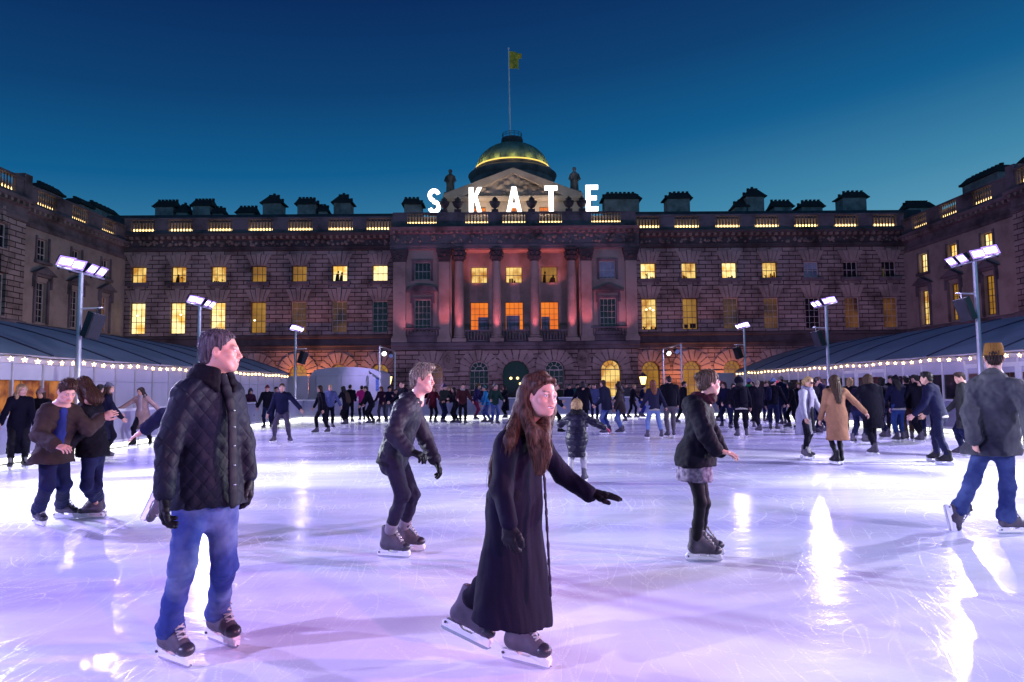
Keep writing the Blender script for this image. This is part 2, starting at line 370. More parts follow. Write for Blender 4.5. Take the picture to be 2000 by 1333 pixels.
def arch_rays(mb, w, cu, zs, r, umax, zmax, n=9, n1=0.10):
    for i in range(n):
        a0 = math.pi * (i + .0) / n + .03; a1 = math.pi * (i + 1) / n - .03; mid = (a0 + a1) / 2
        def far(a):
            c, s = math.cos(a), math.sin(a); L = r * 2.25
            if abs(c) > 1e-3: L = min(L, umax / abs(c))
            if s > 1e-3: L = min(L, (zmax - zs) / s)
            return L
        key = i == n // 2
        La, Lb = (far(a0), far(a1))
        p = [(cu + (r + .05) * math.cos(a0), zs + (r + .05) * math.sin(a0)), (cu + La * math.cos(a0), zs + La * math.sin(a0)), (cu + Lb * math.cos(a1), zs + Lb * math.sin(a1)), (cu + (r + .05) * math.cos(a1), zs + (r + .05) * math.sin(a1))]
        wpoly(mb, w, p, 0.0, n1 + (0.12 if key else 0.0))
def balustrade(mb, w, u0, u1, z0, z1, nc, openings, base=0.30, rail=0.16, dep=0.3):
    """solid parapet with baluster-filled openings"""
    ops = sorted(openings); cur = u0; zb, zt = z0 + base, z1 - rail
    wbox(mb, w, u0, u1, nc - dep / 2 - .05, nc + dep / 2 + .05, z0, zb); wbox(mb, w, u0, u1, nc - dep / 2 - .06, nc + dep / 2 + .06, zt, z1)
    for a, b in ops + [(u1, u1)]:
        if a > cur: wbox(mb, w, cur, a, nc - dep / 2, nc + dep / 2, zb, zt)
        if b > a:
            n = max(2, int(round((b - a) / 0.27))); h = zt - zb
            for i in range(n):
                u = a + (b - a) * (i + .5) / n
                mb.lathe([(.06, 0), (.06, .07 * h), (.045, .12 * h), (.095, .34 * h), (.05, .62 * h), (.04, .8 * h), (.06, .9 * h), (.06, h)], w.p(u, zb, nc), 8, cap=False)
        cur = b
def modillions(mb, w, u0, u1, z0, z1, n0, n1, step=0.55, wd=0.24):
    n = int((u1 - u0) / step)
    for i in range(n):
        u = u0 + (u1 - u0) * (i + .5) / n; wbox(mb, w, u - wd / 2, u + wd / 2, n0, n1, z0, z1)
def carved(mb, w, u0, u1, z0, z1, n0, seed=1, step=0.62):
    """weather-worn carved frieze: an irregular run of swags, leaves and masks"""
    rr = random.Random(seed); u = u0
    while u < u1 - .3:
        s = step * rr.uniform(.6, 1.5); c = u + s / 2; zz = (z0 + z1) / 2
        for k in range(rr.choice((2, 3, 4))):
            r_ = rr.uniform(.08, .2); p = w.p(c + rr.uniform(-.4, .4) * s, zz + rr.uniform(-.4, .4) * (z1 - z0), n0)
            mb.lathe([(0, -r_), (r_ * .8, -r_ * .6), (r_, 0), (r_ * .7, r_ * .7), (0, r_)], p, 7, cap=False)
        u += s
def aedicule(mb, w, cu, hw, zt, h, tri=True, n0=0.0):
    wbox(mb, w, cu - hw * 1.12, cu + hw * 1.12, n0, n0 + .28, zt + .25, zt + .45)
    if tri: wpoly(mb, w, [(cu - hw * 1.5, zt + .45), (cu + hw * 1.5, zt + .45), (cu, zt + .45 + h)], n0, n0 + .45)
    else: wpoly(mb, w, [(cu + hw * 1.5, zt + .45)] + [(cu + hw * 1.5 * math.cos(a), zt + .45 + h * math.sin(a)) for a in (R(30), R(60), R(90), R(120), R(150))] + [(cu - hw * 1.5, zt + .45)], n0, n0 + .45)
    for s in (-1, 1): wbox(mb, w, cu + s * hw * 1.06 - .09, cu + s * hw * 1.06 + .09, n0, n0 + .26, zt - .55, zt + .25)
def lamp_strip(w, u0, u1, z, nc, parent, name='parapet_lamps', h=.32):
    mb = MB(); wbox(mb, w, u0, u1, nc - .05, nc + .05, z, z + h); return mb.build(name, m_bulbstrip, parent)
FXp = lambda px, Y=Y0: atY(px, 560, Y).x
FZp = lambda py, Y=Y0: atY(1000, py, Y).z

def chimney(px0, px1, pytop, Y, parent, kind='flat', pots=5, base=None, dep=1.6):
    x0, x1 = FXp(px0, Y), FXp(px1, Y); z1 = atY((px0 + px1) / 2, pytop, Y).z; zb = base if base is not None else FZp(425, Y)
    mb = MB(); H = z1 - zb; hp = 0.32; zc = z1 - hp; w_ = x1 - x0; i = 0.12 * min(w_, 2.5)
    body_top = zc - min(0.75, H * .36)
    mb.box(x0 + i, x1 - i, Y, Y + dep, zb, body_top)
    ov = .06
    tz = zc
    if kind == 'hip':
        rx0, rx1 = x0 + w_ * .38, x1 - w_ * .38; tz = zc + .25
    elif kind == 'left': rx0, rx1 = x0 + w_ * .3, x1 - w_ * .1
    elif kind == 'right': rx0, rx1 = x0 + w_ * .1, x1 - w_ * .3
    else: rx0, rx1 = x0 + w_ * .13, x1 - w_ * .13
    o = mb.build('chimney', m_chim, parent); mb = MB()
    mb.box(x0, x1, Y - ov - .1, Y + dep + ov, body_top, body_top + .12)
    b = body_top + .12
    mb.hexa([(x0 + .05, Y - .1, b), (x1 - .05, Y - .1, b), (x1 - .05, Y + dep, b), (x0 + .05, Y + dep, b), (rx0, Y + dep * .3, tz), (rx1, Y + dep * .3, tz), (rx1, Y + dep * .7, tz), (rx0, Y + dep * .7, tz)])
    mb.build('chimney_cap', m_chimcap, o)
    q = MB()
    for k in range(pots):
        f = (k + .5) / pots; x = x0 + .12 + (x1 - x0 - .24) * f; z = tz if rx0 - .05 <= x <= rx1 + .05 else b + (tz - b) * max(.0, min(1, (x - x0) / max(.05, rx0 - x0) if x < rx0 else (x1 - x) / max(.05, x1 - rx1)))
        q.lathe([(.13, -.12), (.15, .06), (.11, .08), (.15, .15), (.15, .2)], (x, Y + dep * .5, z), 8)
    q.build('chimney_pots', m_pot, o)
    return o

def south_range():
    root = thing('palace_range', 'long stone palace front across the far end, with columns, pediment and dome at its middle', 'building', (0, Y0, 0), 'stone ranges around the courtyard')
    w = Wall((0, Y0, 0), (1, 0, 0), (0, -1, 0))
    z = {k: FZp(v) for k, v in dict(cor0=486, cor1=461, bal0=455, bal1=423, rooftop=410, wtop=486, band0=650, band1=682, a0=547, a1=516, m0=647, m1=586, archtop=708).items()}
    XLp, XRp = 236, 1775
    u_l, u_r = FXp(XLp), FXp(XRp)
    left_b = [270, 348, 426, 505, 584, 663, 742]; right_b = [1267, 1347, 1426, 1505, 1586, 1663, 1738]
    hw = 0.68
    attic_kind = dict(zip(left_b + right_b, ['warm', 'warm', 'warm', 'amber', 'amber', 'bright', 'bright', 'bright', 'warm', 'bright', 'warm', 'dusky', 'dark', 'dark']))
    main_kind = dict(zip(left_b + right_b, ['bright', 'bright', 'bright', 'amber', 'dim', 'dim', 'dark', 'warm', 'amber', 'dim', 'amber', 'dark', 'dim', 'dim']))
    main_kind[1505] = 'dim'
    SIL = {(348, 0): [(.35, .18, .75), (.75, .22, .5)], (663, 0): [(.3, .2, 1.0), (.55, .16, .85)], (1267, 0): [(.45, .2, .6), (.8, .2, .35)], (1347, 0): [(.25, .2, .4)], (1426, 0): [(.6, .25, .3)], (1505, 0): [(.3, .2, .35), (.75, .22, .6)], (426, 0): [(.3, .25, .2), (.8, .2, .25)],
           (1267, 1): [(.2, .22, .4), (.8, .25, .3)], (1347, 1): [(.25, .2, .5), (.7, .3, .6)]}
    wall, vous, trim, sills = MB(), MB(), MB(), MB()
    archw = 0.80
    for (px0, px1, bays) in ((XLp, 768, left_b), (1243, XRp, right_b)):
        ua, ub = FXp(px0), FXp(px1); ops = []; ar = []
        for px in bays:
            c = FXp(px); ops += [(c - hw, c + hw, z['a0'], z['a1']), (c - hw, c + hw, z['m0'], z['m1'])]
            ar.append((c - archw, c + archw, 0.35, z['archtop'], True))
        wall_open(wall, w, ua, ub, z['band1'], z['wtop'], ops, 0.4)
        wall_open(wall, w, ua, ub, -0.1, z['band1'], ar, 0.45)
        for px in bays:
            c = FXp(px)
            v1, v2, va = MB(), MB(), MB(); flare(v1, w, c - hw, c + hw, z['a1'], 1.02, spread=.75); flare(v2, w, c - hw, c + hw, z['m1'], 1.12, spread=.75)
            wbox(sills, w, c - hw - .32, c + hw + .32, 0, .26, z['a0'] - .32, z['a0'] - .02)
            wbox(sills, w, c - hw - .22, c - hw - .02, 0, .16, z['a0'] - .5, z['a0'] - .32); wbox(sills, w, c + hw + .02, c + hw + .22, 0, .16, z['a0'] - .5, z['a0'] - .32)
            wa = window(w, c - hw, c + hw, z['a0'], z['a1'], attic_kind[px], root, 3, 2, sil=SIL.get((px, 0)), blind=.45 if attic_kind[px] == 'dusky' else 0)
            cl = {1267: ((.35, .66), (.6, .70), (.8, .64)), 270: ((.4, .6),), 348: ((.62, .62),), 505: ((.2, .42),), 1347: ()}.get(px, ())
            if cl:
                qc = MB()
                for fu, fzz in cl: qc.lathe([(0, -.1), (.1, -.04), (.1, .05), (0, .1)], w.p(c - hw + 2 * hw * fu, z['m0'] + (z['m1'] - z['m0']) * fzz, -.30), 8)
            wm = window(w, c - hw, c + hw, z['m0'], z['m1'], main_kind[px], root, 3, 5, sil=SIL.get((px, 1)))
            if cl: qc.build('chandelier', m_chand, wm)
            arch_rays(va, w, c, z['archtop'] - archw, archw, 1.72, z['band1'] - .04)
            wbox(va, w, c - 1.75, c - archw - .06, 0, .12, z['archtop'] - archw - .38, z['archtop'] - archw - .1); wbox(va, w, c + archw + .06, c + 1.75, 0, .12, z['archtop'] - archw - .38, z['archtop'] - archw - .1)
            wr = window(w, c - archw, c + archw, 0.35, z['archtop'], 'amber' if 600 < px < 1500 or px == 584 else 'dim', root, 3, 4, arch=True)
            for vb, wn_ in ((v1, wa), (v2, wm), (va, wr)): vb.build('voussoirs', m_block, wn_)
        wall.build('wall', m_rust_x, root); wall = MB()
        # string courses and plinth band between storeys
        wprofile(trim, w, [(0, z['band1']), (.22, z['band1']), (.22, z['band1'] + .30), (.34, z['band1'] + .36), (.34, z['band1'] + .46), (.12, z['band1'] + .5), (.12, z['band0'] - .42), (.3, z['band0'] - .36), (.3, z['band0'] - .12), (0.0, z['band0'] - .04)], ua, ub)
        # entablature
        c0, c1, b0 = z['cor0'], z['cor1'], z['bal0']
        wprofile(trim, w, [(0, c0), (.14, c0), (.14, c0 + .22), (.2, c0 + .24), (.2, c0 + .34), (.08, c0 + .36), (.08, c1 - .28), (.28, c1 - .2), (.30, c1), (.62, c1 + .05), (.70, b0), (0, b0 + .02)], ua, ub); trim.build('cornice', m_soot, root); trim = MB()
    sills.build('window_sills', m_trim, root)
    fr = MB()
    for k, (px0, px1) in enumerate(((XLp, 768), (1243, XRp))):
        modillions(fr, w, FXp(px0) + .2, FXp(px1) - .2, z['cor1'] - .18, z['cor1'] + .04, .24, .56)
        carved(fr, w, FXp(px0) + .3, FXp(px1) - .2, z['cor0'] + .40, z['cor1'] - .24, .1, 3 + k)
    fr.build('carved_frieze', m_carved, root)
    bal = MB()
    balustrade(bal, w, FXp(XLp) + .3, FXp(768), z['bal0'], z['bal1'], .1, [(FXp(c - 24), FXp(c + 24)) for c in (278, 352, 429, 508, 586, 665, 740)])
    balustrade(bal, w, FXp(1243), FXp(XRp) - .3, z['bal0'], z['bal1'], .1, [(FXp(c - 24), FXp(c + 24)) for c in (1266, 1344, 1424, 1501, 1578, 1656, 1731)])
    # ---- centre block
    YC = Y0 - .9; wc = Wall((0, YC, 0), (1, 0, 0), (0, -1, 0)); cx = lambda px: FXp(px, YC); cz = lambda py: FZp(py, YC)
    zc = dict(bal1=cz(416), bal0=cz(447), cor1=cz(452), cor0=cz(485), cap=cz(487), capb=cz(512), colb=cz(664), led=cz(668), b0=cz(683), a0=cz(545), a1=cz(511), m0=cz(646), m1=cz(584))
    zc['bal0'] += .0
    cw, cv, ct = MB(), MB(), MB()
    uL, uR = cx(768), cx(1243); lo0, lo1 = cx(882), cx(1131)
    sidec = [cx(825), cx(1187)]; shw = .72
    ops = []
    for c in sidec: ops += [(c - shw, c + shw, zc['a0'], zc['a1']), (c - shw, c + shw, zc['m0'], zc['m1'])]
    wall_open(cw, wc, uL, lo0, zc['b0'], zc['cor0'], [o for o in ops if o[1] < lo0]); wall_open(cw, wc, lo1, uR, zc['b0'], zc['cor0'], [o for o in ops if o[0] > lo1])
    for s in (uL, uR): cw.add([wc.p(s, -.1), wc.p(s, zc['bal0']), wc.p(s, zc['bal0'], -1.2), wc.p(s, -.1, -1.2)], [(0, 1, 2, 3)])
    # loggia behind the columns
    LN = -2.2; lc = [cx(936) * 1.0, cx(1004), cx(1073)]
    k_ = (YC - LN) / YC; lc = [c * k_ for c in lc]; lops = []
    la0, la1, lm0, lm1 = FZp(553, YC - LN), FZp(521, YC - LN), FZp(648, YC - LN), FZp(590, YC - LN)
    for c in lc: lops += [(c - .76, c + .76, la0, la1), (c - .84, c + .84, lm0, lm1)]
    wall_open(cw, wc, lo0, lo1, zc['colb'] - .3, zc['cor0'], lops, .4, n=LN)
    for s in (lo0, lo1): cw.add([wc.p(s, zc['colb'] - .3), wc.p(s, zc['cor0']), wc.p(s, zc['cor0'], LN), wc.p(s, zc['colb'] - .3, LN)], [(0, 1, 2, 3)])
    cw.add([wc.p(lo0, zc['cor0'] - .02), wc.p(lo1, zc['cor0'] - .02), wc.p(lo1, zc['cor0'] - .02, LN), wc.p(lo0, zc['cor0'] - .02, LN)], [(0, 1, 2, 3)])
    cw.add([wc.p(lo0, zc['colb'] - .28), wc.p(lo1, zc['colb'] - .28), wc.p(lo1, zc['colb'] - .28, LN), wc.p(lo0, zc['colb'] - .28, LN)], [(0, 1, 2, 3)])
    cw.build('portico_wall', m_ashlar, root)
    for i, c in enumerate(lc):
        window(wc, c - .76, c + .76, la0, la1, ['warm', 'warm', 'amber'][i], root, 4, 2, n=LN, sil=[None, [(.4, .3, .45)], [(.2, .16, 1.1), (.7, .3, .7)]][i])
        window(wc, c - .84, c + .84, lm0, lm1, 'orange', root, 4, 5, n=LN, screen=[(.42, .97, .5), (.05, .8, .55), (.05, .5, .5)][i], label='tall window lit orange behind the columns')
    for c, k in zip(sidec, ('dark', 'dusky')): window(wc, c - shw, c + shw, zc['a0'], zc['a1'], k, root, 4, 2, blind=.9 if k == 'dusky' else 0)
    for c in sidec: window(wc, c - shw, c + shw, zc['m0'], zc['m1'], 'dark', root, 4, 5)
    for c, tri in zip(sidec, (False, True)):
        aedicule(ct, wc, c, shw + .22, zc['m1'] + .2, .62, tri)
        for (a, b) in ((zc['a0'] - .12, zc['a1'] + .2), (zc['m0'] - .1, zc['m1'] + .2)):
            for s in (-1, 1): wbox(ct, wc, c + s * (shw + .12) - .1, c + s * (shw + .12) + .1, 0, .13, a, b - .02)
            wbox(ct, wc, c - shw - .24, c + shw + .24, 0, .15, b - .2, b)
        wbox(ct, wc, c - shw - .35, c + shw + .35, 0, .3, zc['m0'] - .42, zc['m0'] - .12)
        wbox(ct, wc, c - 1.62, c + 1.62, 0, .35, zc['led'] - .02, zc['colb'] + .35)
        for k in range(11): ct.lathe([(.07, 0), (.1, .2), (.05, .45), (.07, .6)], wc.p(c - 1.4 + .28 * k, zc['colb'] + .35, .2), 6)
        wbox(ct, wc, c - 1.62, c + 1.62, .05, .38, zc['colb'] + .95, zc['colb'] + 1.1)
    # balcony rails of the loggia
    rail = MB()
    for a, b in ((905, 959), (980, 1034), (1054, 1107)):
        A, B = cx(a), cx(b); wbox(rail, wc, A, B, -.15, .15, zc['colb'] - .2, zc['colb']); wbox(rail, wc, A, B, -.15, .15, zc['colb'] + .75, zc['colb'] + .9)
        for k in range(9): rail.lathe([(.06, 0), (.1, .25), (.05, .5), (.06, .75)], wc.p(A + (B - A) * (k + .5) / 9, zc['colb'], 0), 6)
    rail.build('balcony_rail', m_trim, root)
    # columns and pilasters
    def capital(mb, p, r, h):
        mb.lathe([(r * .86, 0), (r * 1.0, .04 * h), (r * .9, .1 * h), (r * 1.12, .4 * h), (r * 1.0, .45 * h), (r * 1.3, .78 * h), (r * 1.15, .82 * h), (r * 1.42, h)], p, 16)
        for row, zz, rr in ((0, .3, 1.08), (1, .62, 1.22)):
            for k in range(8):
                a = math.pi * (k + row * .5) / 4; q = Vector(p) + Vector((math.cos(a) * r * rr, math.sin(a) * r * rr, zz * h))
                mb.lathe([(0, -.18 * h), (.13, -.06 * h), (.17, .08 * h), (.08, .16 * h), (0, .14 * h)], q, 6, cap=False)
    for px in (897, 970, 1044, 1116):
        c = Vector((cx(px), YC - .12, zc['colb'])); H = zc['capb'] - zc['colb']; r = .44
        sh = MB(); sh.lathe([(r * (1 - .16 * t ** 1.6), .42 + (H - .42) * t) for t in [i / 10 for i in range(11)]], c, 24)
        o = sh.build('column', m_ashlar, root, smooth=40)
        b = MB(); b.box(c.x - .62, c.x + .62, c.y - .62, c.y + .62, c.z - .2, c.z + .1); b.lathe([(.6, .1), (.62, .17), (.52, .24), (.5, .3), (.54, .36), (.46, .42)], c, 20, cap=False); b.build('base', m_ashlar, o)
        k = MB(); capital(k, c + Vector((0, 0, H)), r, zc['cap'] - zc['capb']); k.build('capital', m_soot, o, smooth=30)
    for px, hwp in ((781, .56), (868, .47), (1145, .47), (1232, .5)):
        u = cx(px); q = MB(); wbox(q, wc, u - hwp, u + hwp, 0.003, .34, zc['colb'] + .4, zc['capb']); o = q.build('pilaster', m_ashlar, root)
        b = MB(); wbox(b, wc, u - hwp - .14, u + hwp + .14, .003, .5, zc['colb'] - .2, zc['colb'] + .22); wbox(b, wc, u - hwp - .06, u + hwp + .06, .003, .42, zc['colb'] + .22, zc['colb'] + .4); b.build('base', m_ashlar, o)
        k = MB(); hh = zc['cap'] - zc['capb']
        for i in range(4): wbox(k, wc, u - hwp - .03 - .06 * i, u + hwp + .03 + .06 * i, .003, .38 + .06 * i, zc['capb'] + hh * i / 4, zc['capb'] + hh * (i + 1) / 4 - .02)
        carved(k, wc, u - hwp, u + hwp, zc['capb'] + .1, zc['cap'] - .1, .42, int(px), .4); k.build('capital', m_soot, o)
    # entablature, cornice
    c0, c1, b0 = zc['cap'], zc['cor1'], zc['bal0']
    wprofile(ct, wc, [(-.3, c0), (.42, c0), (.42, c0 + .2), (.48, c0 + .22), (.48, c0 + .4), (.36, c0 + .42), (.36, c1 - .34), (.55, c1 - .26), (.57, c1 - .04), (.9, c1), (1.0, b0), (-.3, b0 + .02)], uL - .25, uR + .25)
    wprofile(ct, wc, [(0, zc['b0']), (.5, zc['b0']), (.5, zc['b0'] + .28), (.62, zc['b0'] + .34), (.62, zc['led'] - .06), (.5, zc['led']), (0, zc['led'] + .02)], uL - .1, uR + .1)
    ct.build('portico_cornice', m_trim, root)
    f2 = MB(); modillions(f2, wc, uL - .1, uR + .1, c1 - .24, c1 - .02, .52, .84, .5); carved(f2, wc, uL, uR, c0 + .48, c1 - .3, .4, 11); f2.build('carved_frieze', m_carved, root)
    opn = [(cx(796), cx(853)), (cx(910), cx(954)), (cx(983), cx(1027)), (cx(1055), cx(1099)), (cx(1157), cx(1214))]
    balustrade(bal, wc, uL, uR, b0, zc['bal1'], .15, opn, base=.45, rail=.14)
    bal.build('balustrade', m_trim, root)
    # ground arcade of the centre
    ga = MB(); arcs = [(cx(846), .84, cz(707)), (cx(934.5), .84, cz(705)), (cx(1006), 1.15, cz(705)), (cx(1081), .84, cz(705)), (cx(1190.5), .88, cz(704))]
    wall_open(ga, wc, uL, uR, -.1, zc['b0'], [(c - r, c + r, (.05 if r > 1 else .3), zt, True) for c, r, zt in arcs], .8)
    ga.build('arcade_wall', m_rust_x, root)
    for i, (c, r, zt) in enumerate(arcs):
        arch_rays(cv, wc, c, zt - r, r, 1.66, zc['b0'] - .04, 9)
        if i != 2: window(wc, c - r, c + r, .3, zt, ['dim', 'dark', 'dark', 'dark', 'warm'][i], root, 4, 5, arch=True, depth=.6, blind=0)
        for s in (-1, 1): wbox(cv, wc, c + s * (r + .55) - .45, c + s * (r + .55) + .45, 0, .13, zt - r - .4, zt - r - .12)
    q = MB(); c, r, zt = arcs[2]; wpoly(q, wc, [(c + r, .05)] + arc(c, zt - r, r) + [(c - r, .05)], -.75, -.7); do = q.build('doorway', m_dark, root)
    q = MB(); 
    for s in (-.45, .15, .4): q.lathe([(0, -.12), (.12, -.05), (.12, .08), (0, .14)], wc.p(c + s, zt - 1.55 - (.5 if s == .4 else 0), -.6), 8)
    q.build('door_lamp', m_lantern, do)
    ov = MB()
    for px in (877, 1137):
        c = cx(px); zz = cz(703); n = 20
        for i in range(n):
            a, b = 2 * math.pi * i / n, 2 * math.pi * (i + 1) / n
            wpoly(ov, wc, [(c + .46 * math.cos(a), zz + .68 * math.sin(a)), (c + .46 * math.cos(b), zz + .68 * math.sin(b)), (c + .60 * math.cos(b), zz + .86 * math.sin(b)), (c + .60 * math.cos(a), zz + .86 * math.sin(a))], 0, .26)
        wpoly(ov, wc, [(c + .46 * math.cos(2 * math.pi * i / n), zz + .68 * math.sin(2 * math.pi * i / n)) for i in range(n)], 0, .12)
        carved(ov, wc, c - .3, c + .3, zz - .4, zz + .4, .14, px, .3)
    ov.build('medallions', m_carved, root)
    cv.build('portico_voussoirs', m_block, root)
    bt = MB()
    # roofs behind the parapets
    rf = MB(); zr = z['rooftop']
    for a, b in ((XLp - 60, 768), (1243, XRp + 60)):
        A, B = FXp(a), FXp(b); rf.hexa([(A, Y0 + 1.3, z['bal0'] + .1), (B, Y0 + 1.3, z['bal0'] + .1), (B, Y0 + 12, z['bal0'] + .1), (A, Y0 + 12, z['bal0'] + .1), (A, Y0 + 2.2, zr + .3), (B, Y0 + 2.2, zr + .3), (B, Y0 + 10, zr + .3), (A, Y0 + 10, zr + .3)])
    rf.box(uL, uR, Y0 + .4, Y0 + 11, zc['bal0'] - .2, zc['bal0'] + .15)
    roof = rf.build('roof', m_slate, root)
    for a, b, zz, n, yy in ((XLp + 8, 766, z['bal0'] + .32, -.35, Y0), (1245, XRp - 8, z['bal0'] + .32, -.35, Y0)):
        lamp_strip(w, FXp(a), FXp(b), zz, n, root)
    lamp_strip(wc, uL + .5, uR - .5, zc['bal0'] + .45, -.5, root)
    lin = MB(); wbox(lin, wc, uL + .3, uR - .3, -1.0, -.8, zc['bal0'], zc['bal1'] - .1); wbox(lin, w, FXp(XLp + 4), FXp(767), -.75, -.65, z['bal0'], z['bal1'] - .2); wbox(lin, w, FXp(1244), FXp(XRp - 4), -.75, -.65, z['bal0'], z['bal1'] - .2)
    lin.build('parapet_back_wall', m_ashlar, root)
    YCH = Y0 + 5.5
    for a, b, t, kd, p in ((293, 340, 384, 'flat', 6), (336, 366, 395, 'hip', 3), (367, 412, 382, 'flat', 6), (409, 435, 397, 'right', 3), (456, 498, 396, 'flat', 5), (505, 551, 377, 'hip', 5), (573, 621, 379, 'right', 6), (617, 640, 393, 'right', 3), (645, 688, 376, 'hip', 5), (784, 828, 379, 'right', 5),
                           (1178, 1258, 369, 'flat', 9), (1302, 1358, 368, 'left', 6), (1438, 1470, 384, 'left', 3), (1458, 1504, 364, 'hip', 5), (1513, 1558, 384, 'flat', 5), (1566, 1619, 384, 'left', 6), (1648, 1706, 366, 'left', 6), (1778, 1838, 386, 'flat', 10)):
        chimney(a, b, t, YCH, roof, kd, p, base=z['bal0'] + .4)
    # ---- pediment, attic and dome set back behind the parapet
    YP = Y0 + 3.0; wp = Wall((0, YP, 0), (1, 0, 0), (0, -1, 0)); px_ = lambda p: FXp(p, YP); pz = lambda p: FZp(p, YP)
    ax0, ax1 = px_(874), px_(1136); az0, az1 = zc['bal0'], pz(389)
    at = MB(); aops = [(px_(c) - .62, px_(c) + .62, pz(418), pz(404)) for c in (937, 1004, 1068)]
    wall_open(at, wp, ax0, ax1, az0, az1, aops, .3)
    for s in (ax0, ax1): at.add([wp.p(s, az0), wp.p(s, az1), wp.p(s, az1, -5), wp.p(s, az0, -5)], [(0, 1, 2, 3)])
    at.build('attic_wall', m_ashlar, root)
    for o in aops: window(wp, *o, 'orange', root, 3, 2)
    pe = MB(); pc = px_(1004); hwp = px_(1141) - pc; zb, za = pz(389), pz(331); n = 1.0
    wprofile(pe, wp, [(-.2, az1 - .3), (.3, az1 - .3), (.55, az1 - .05), (.6, zb + .14), (-.2, zb + .14)], pc - hwp, pc + hwp)
    for s in (-1, 1):
        q = [(pc + s * hwp, zb + .14), (pc + s * (hwp - .1), zb + .42), (pc, za), (pc, za - .52), (pc + s * (hwp - 1.9), zb + .14)]
        wpoly(pe, wp, q if s > 0 else q[::-1], -.2, .55)
        pe.add([wp.p(pc, za, .55), wp.p(pc + s * hwp, zb + .35, .55), wp.p(pc + s * hwp, zb + .35, -6), wp.p(pc, za, -6)], [(0, 1, 2, 3)])
    pe.build('pediment', m_ashlar, root)
    tn = MB(); nx_, nz_ = 90, 36; vs = []; fs = []
    rr = random.Random(5); bl = [(rr.uniform(-1, 1), rr.uniform(0, 1), rr.uniform(.03, .09), rr.uniform(.6, 1.6)) for _ in range(90)]
    for j in range(nz_ + 1):
        for i in range(nx_ + 1):
            fz = j / nz_; uu = (i / nx_ * 2 - 1) * (1 - fz); dsp = 0
            for bx, bz, s_, h_ in bl:
                d = ((uu - bx * (1 - bz)) * 1.0) ** 2 / (s_ * s_) + ((fz - bz) * .6) ** 2 / (s_ * s_)
                if d < 6: dsp = max(dsp, .26 * h_ * math.exp(-d))
            vs.append(wp.p(pc + uu * (hwp - 1.3), zb + .14 + fz * (za - .4 - zb - .14), .05 + dsp))
    for j in range(nz_):
        for i in range(nx_): a = j * (nx_ + 1) + i; fs.append((a, a + 1, a + nx_ + 2, a + nx_ + 1))
    tn.add(vs, fs); tn.build('tympanum_relief', m_carved, root, smooth=60)
    YD = Y0 + 13.0; dc = Vector((FXp(1003, YD), YD, 0)); dz = lambda p: FZp(p, YD); dr = (FXp(1089, YD) - FXp(917, YD)) / 2 * .985
    g = MB(); g.lathe([(dr * .94, 12), (dr * .94, dz(356)), (dr, dz(352)), (dr * 1.03, dz(346)), (dr * .99, dz(343)), (dr * .93, dz(340)), (dr * .93, dz(338)), (dr * .86, dz(335.5)), (dr * .86, dz(333))], dc, 64)
    drum = g.build('drum', m_trim, root, smooth=35)
    g = MB(); rb = dr * .835; z0d = dz(334); H = dz(283) - z0d; vs = []
    prof = [(rb * math.cos(t), z0d + H * math.sin(t) * 1.0) for t in [R(90) * i / 14 for i in range(14)]] + [(rb * .16, z0d + H)]
    g.lathe(prof, dc, 72, cap=True)
    for k in range(36):
        a = 2 * math.pi * k / 36
        g.tube([(dc.x + (r_ + .02) * math.cos(a), dc.y + (r_ + .02) * math.sin(a), zz) for r_, zz in prof[:-1]], .05, 5)
    dome = g.build('dome', m_copper, root, smooth=40)
    g = MB(); nseg = 72
    g.tube([(dc.x + rb * 1.025 * math.cos(2 * math.pi * k / nseg), dc.y + rb * 1.025 * math.sin(2 * math.pi * k / nseg), z0d + .10) for k in range(nseg + 1)], .075, 6); g.build('light_strip', m_gold, dome)
    g = MB(); rc = (FXp(1023, YD) - FXp(980, YD)) / 2
    g.lathe([(rc * .85, dz(285)), (rc * .9, dz(280)), (rc, dz(278)), (rc, dz(274)), (rc * .95, dz(272)), (rc * .3, dz(270.5))], dc, 28); cap = g.build('dome_cap', m_soot, dome, smooth=35)
    g = MB(); zt = dz(271)
    for k in range(14):
        a = 2 * math.pi * k / 14; x, y = dc.x + rc * .9 * math.cos(a), dc.y + rc * .9 * math.sin(a); g.tube([(x, y, zt - .1), (x, y, zt + .48)], .025, 5)
    for h in (.24, .48): g.tube([(dc.x + rc * .9 * math.cos(2 * math.pi * k / 28), dc.y + rc * .9 * math.sin(2 * math.pi * k / 28), zt + h) for k in range(29)], .025, 5)
    g.build('railing', m_soot, cap)
    # statues on pedestals and urns on the parapet
    for px, top in ((879, 325), (1127, 322)):
        x = px_(px); zb_ = pz(392); zt_ = pz(top); g = MB(); h = zt_ - zb_
        g.box(x - .5, x + .5, YP + .3, YP + 1.3, zb_ - 1.0, zb_ + h * .22); g.box(x - .58, x + .58, YP + .22, YP + 1.38, zb_ + h * .22, zb_ + h * .28)
        c = Vector((x, YP + .8, zb_ + h * .28)); hh = h * .72
        for dx, dy, sc in ((0, 0, 1), (.14, .05, .93), (-.16, .04, .9)):
            g.lathe([(.40 * sc, 0), (.36 * sc, hh * .12), (.30 * sc, hh * .3), (.33 * sc, hh * .48), (.38 * sc, hh * .62), (.36 * sc, hh * .74), (.14, hh * .8), (.12, hh * .83), (.2, hh * .9), (.16, hh * .97), (.02, hh)] if dx == 0 else [(.3 * sc, 0), (.28 * sc, hh * .2), (.24, hh * .4), (.3 * sc, hh * .6), (.22, hh * .72), (.02, hh * .76)], c + Vector((dx, dy, 0)), 12)
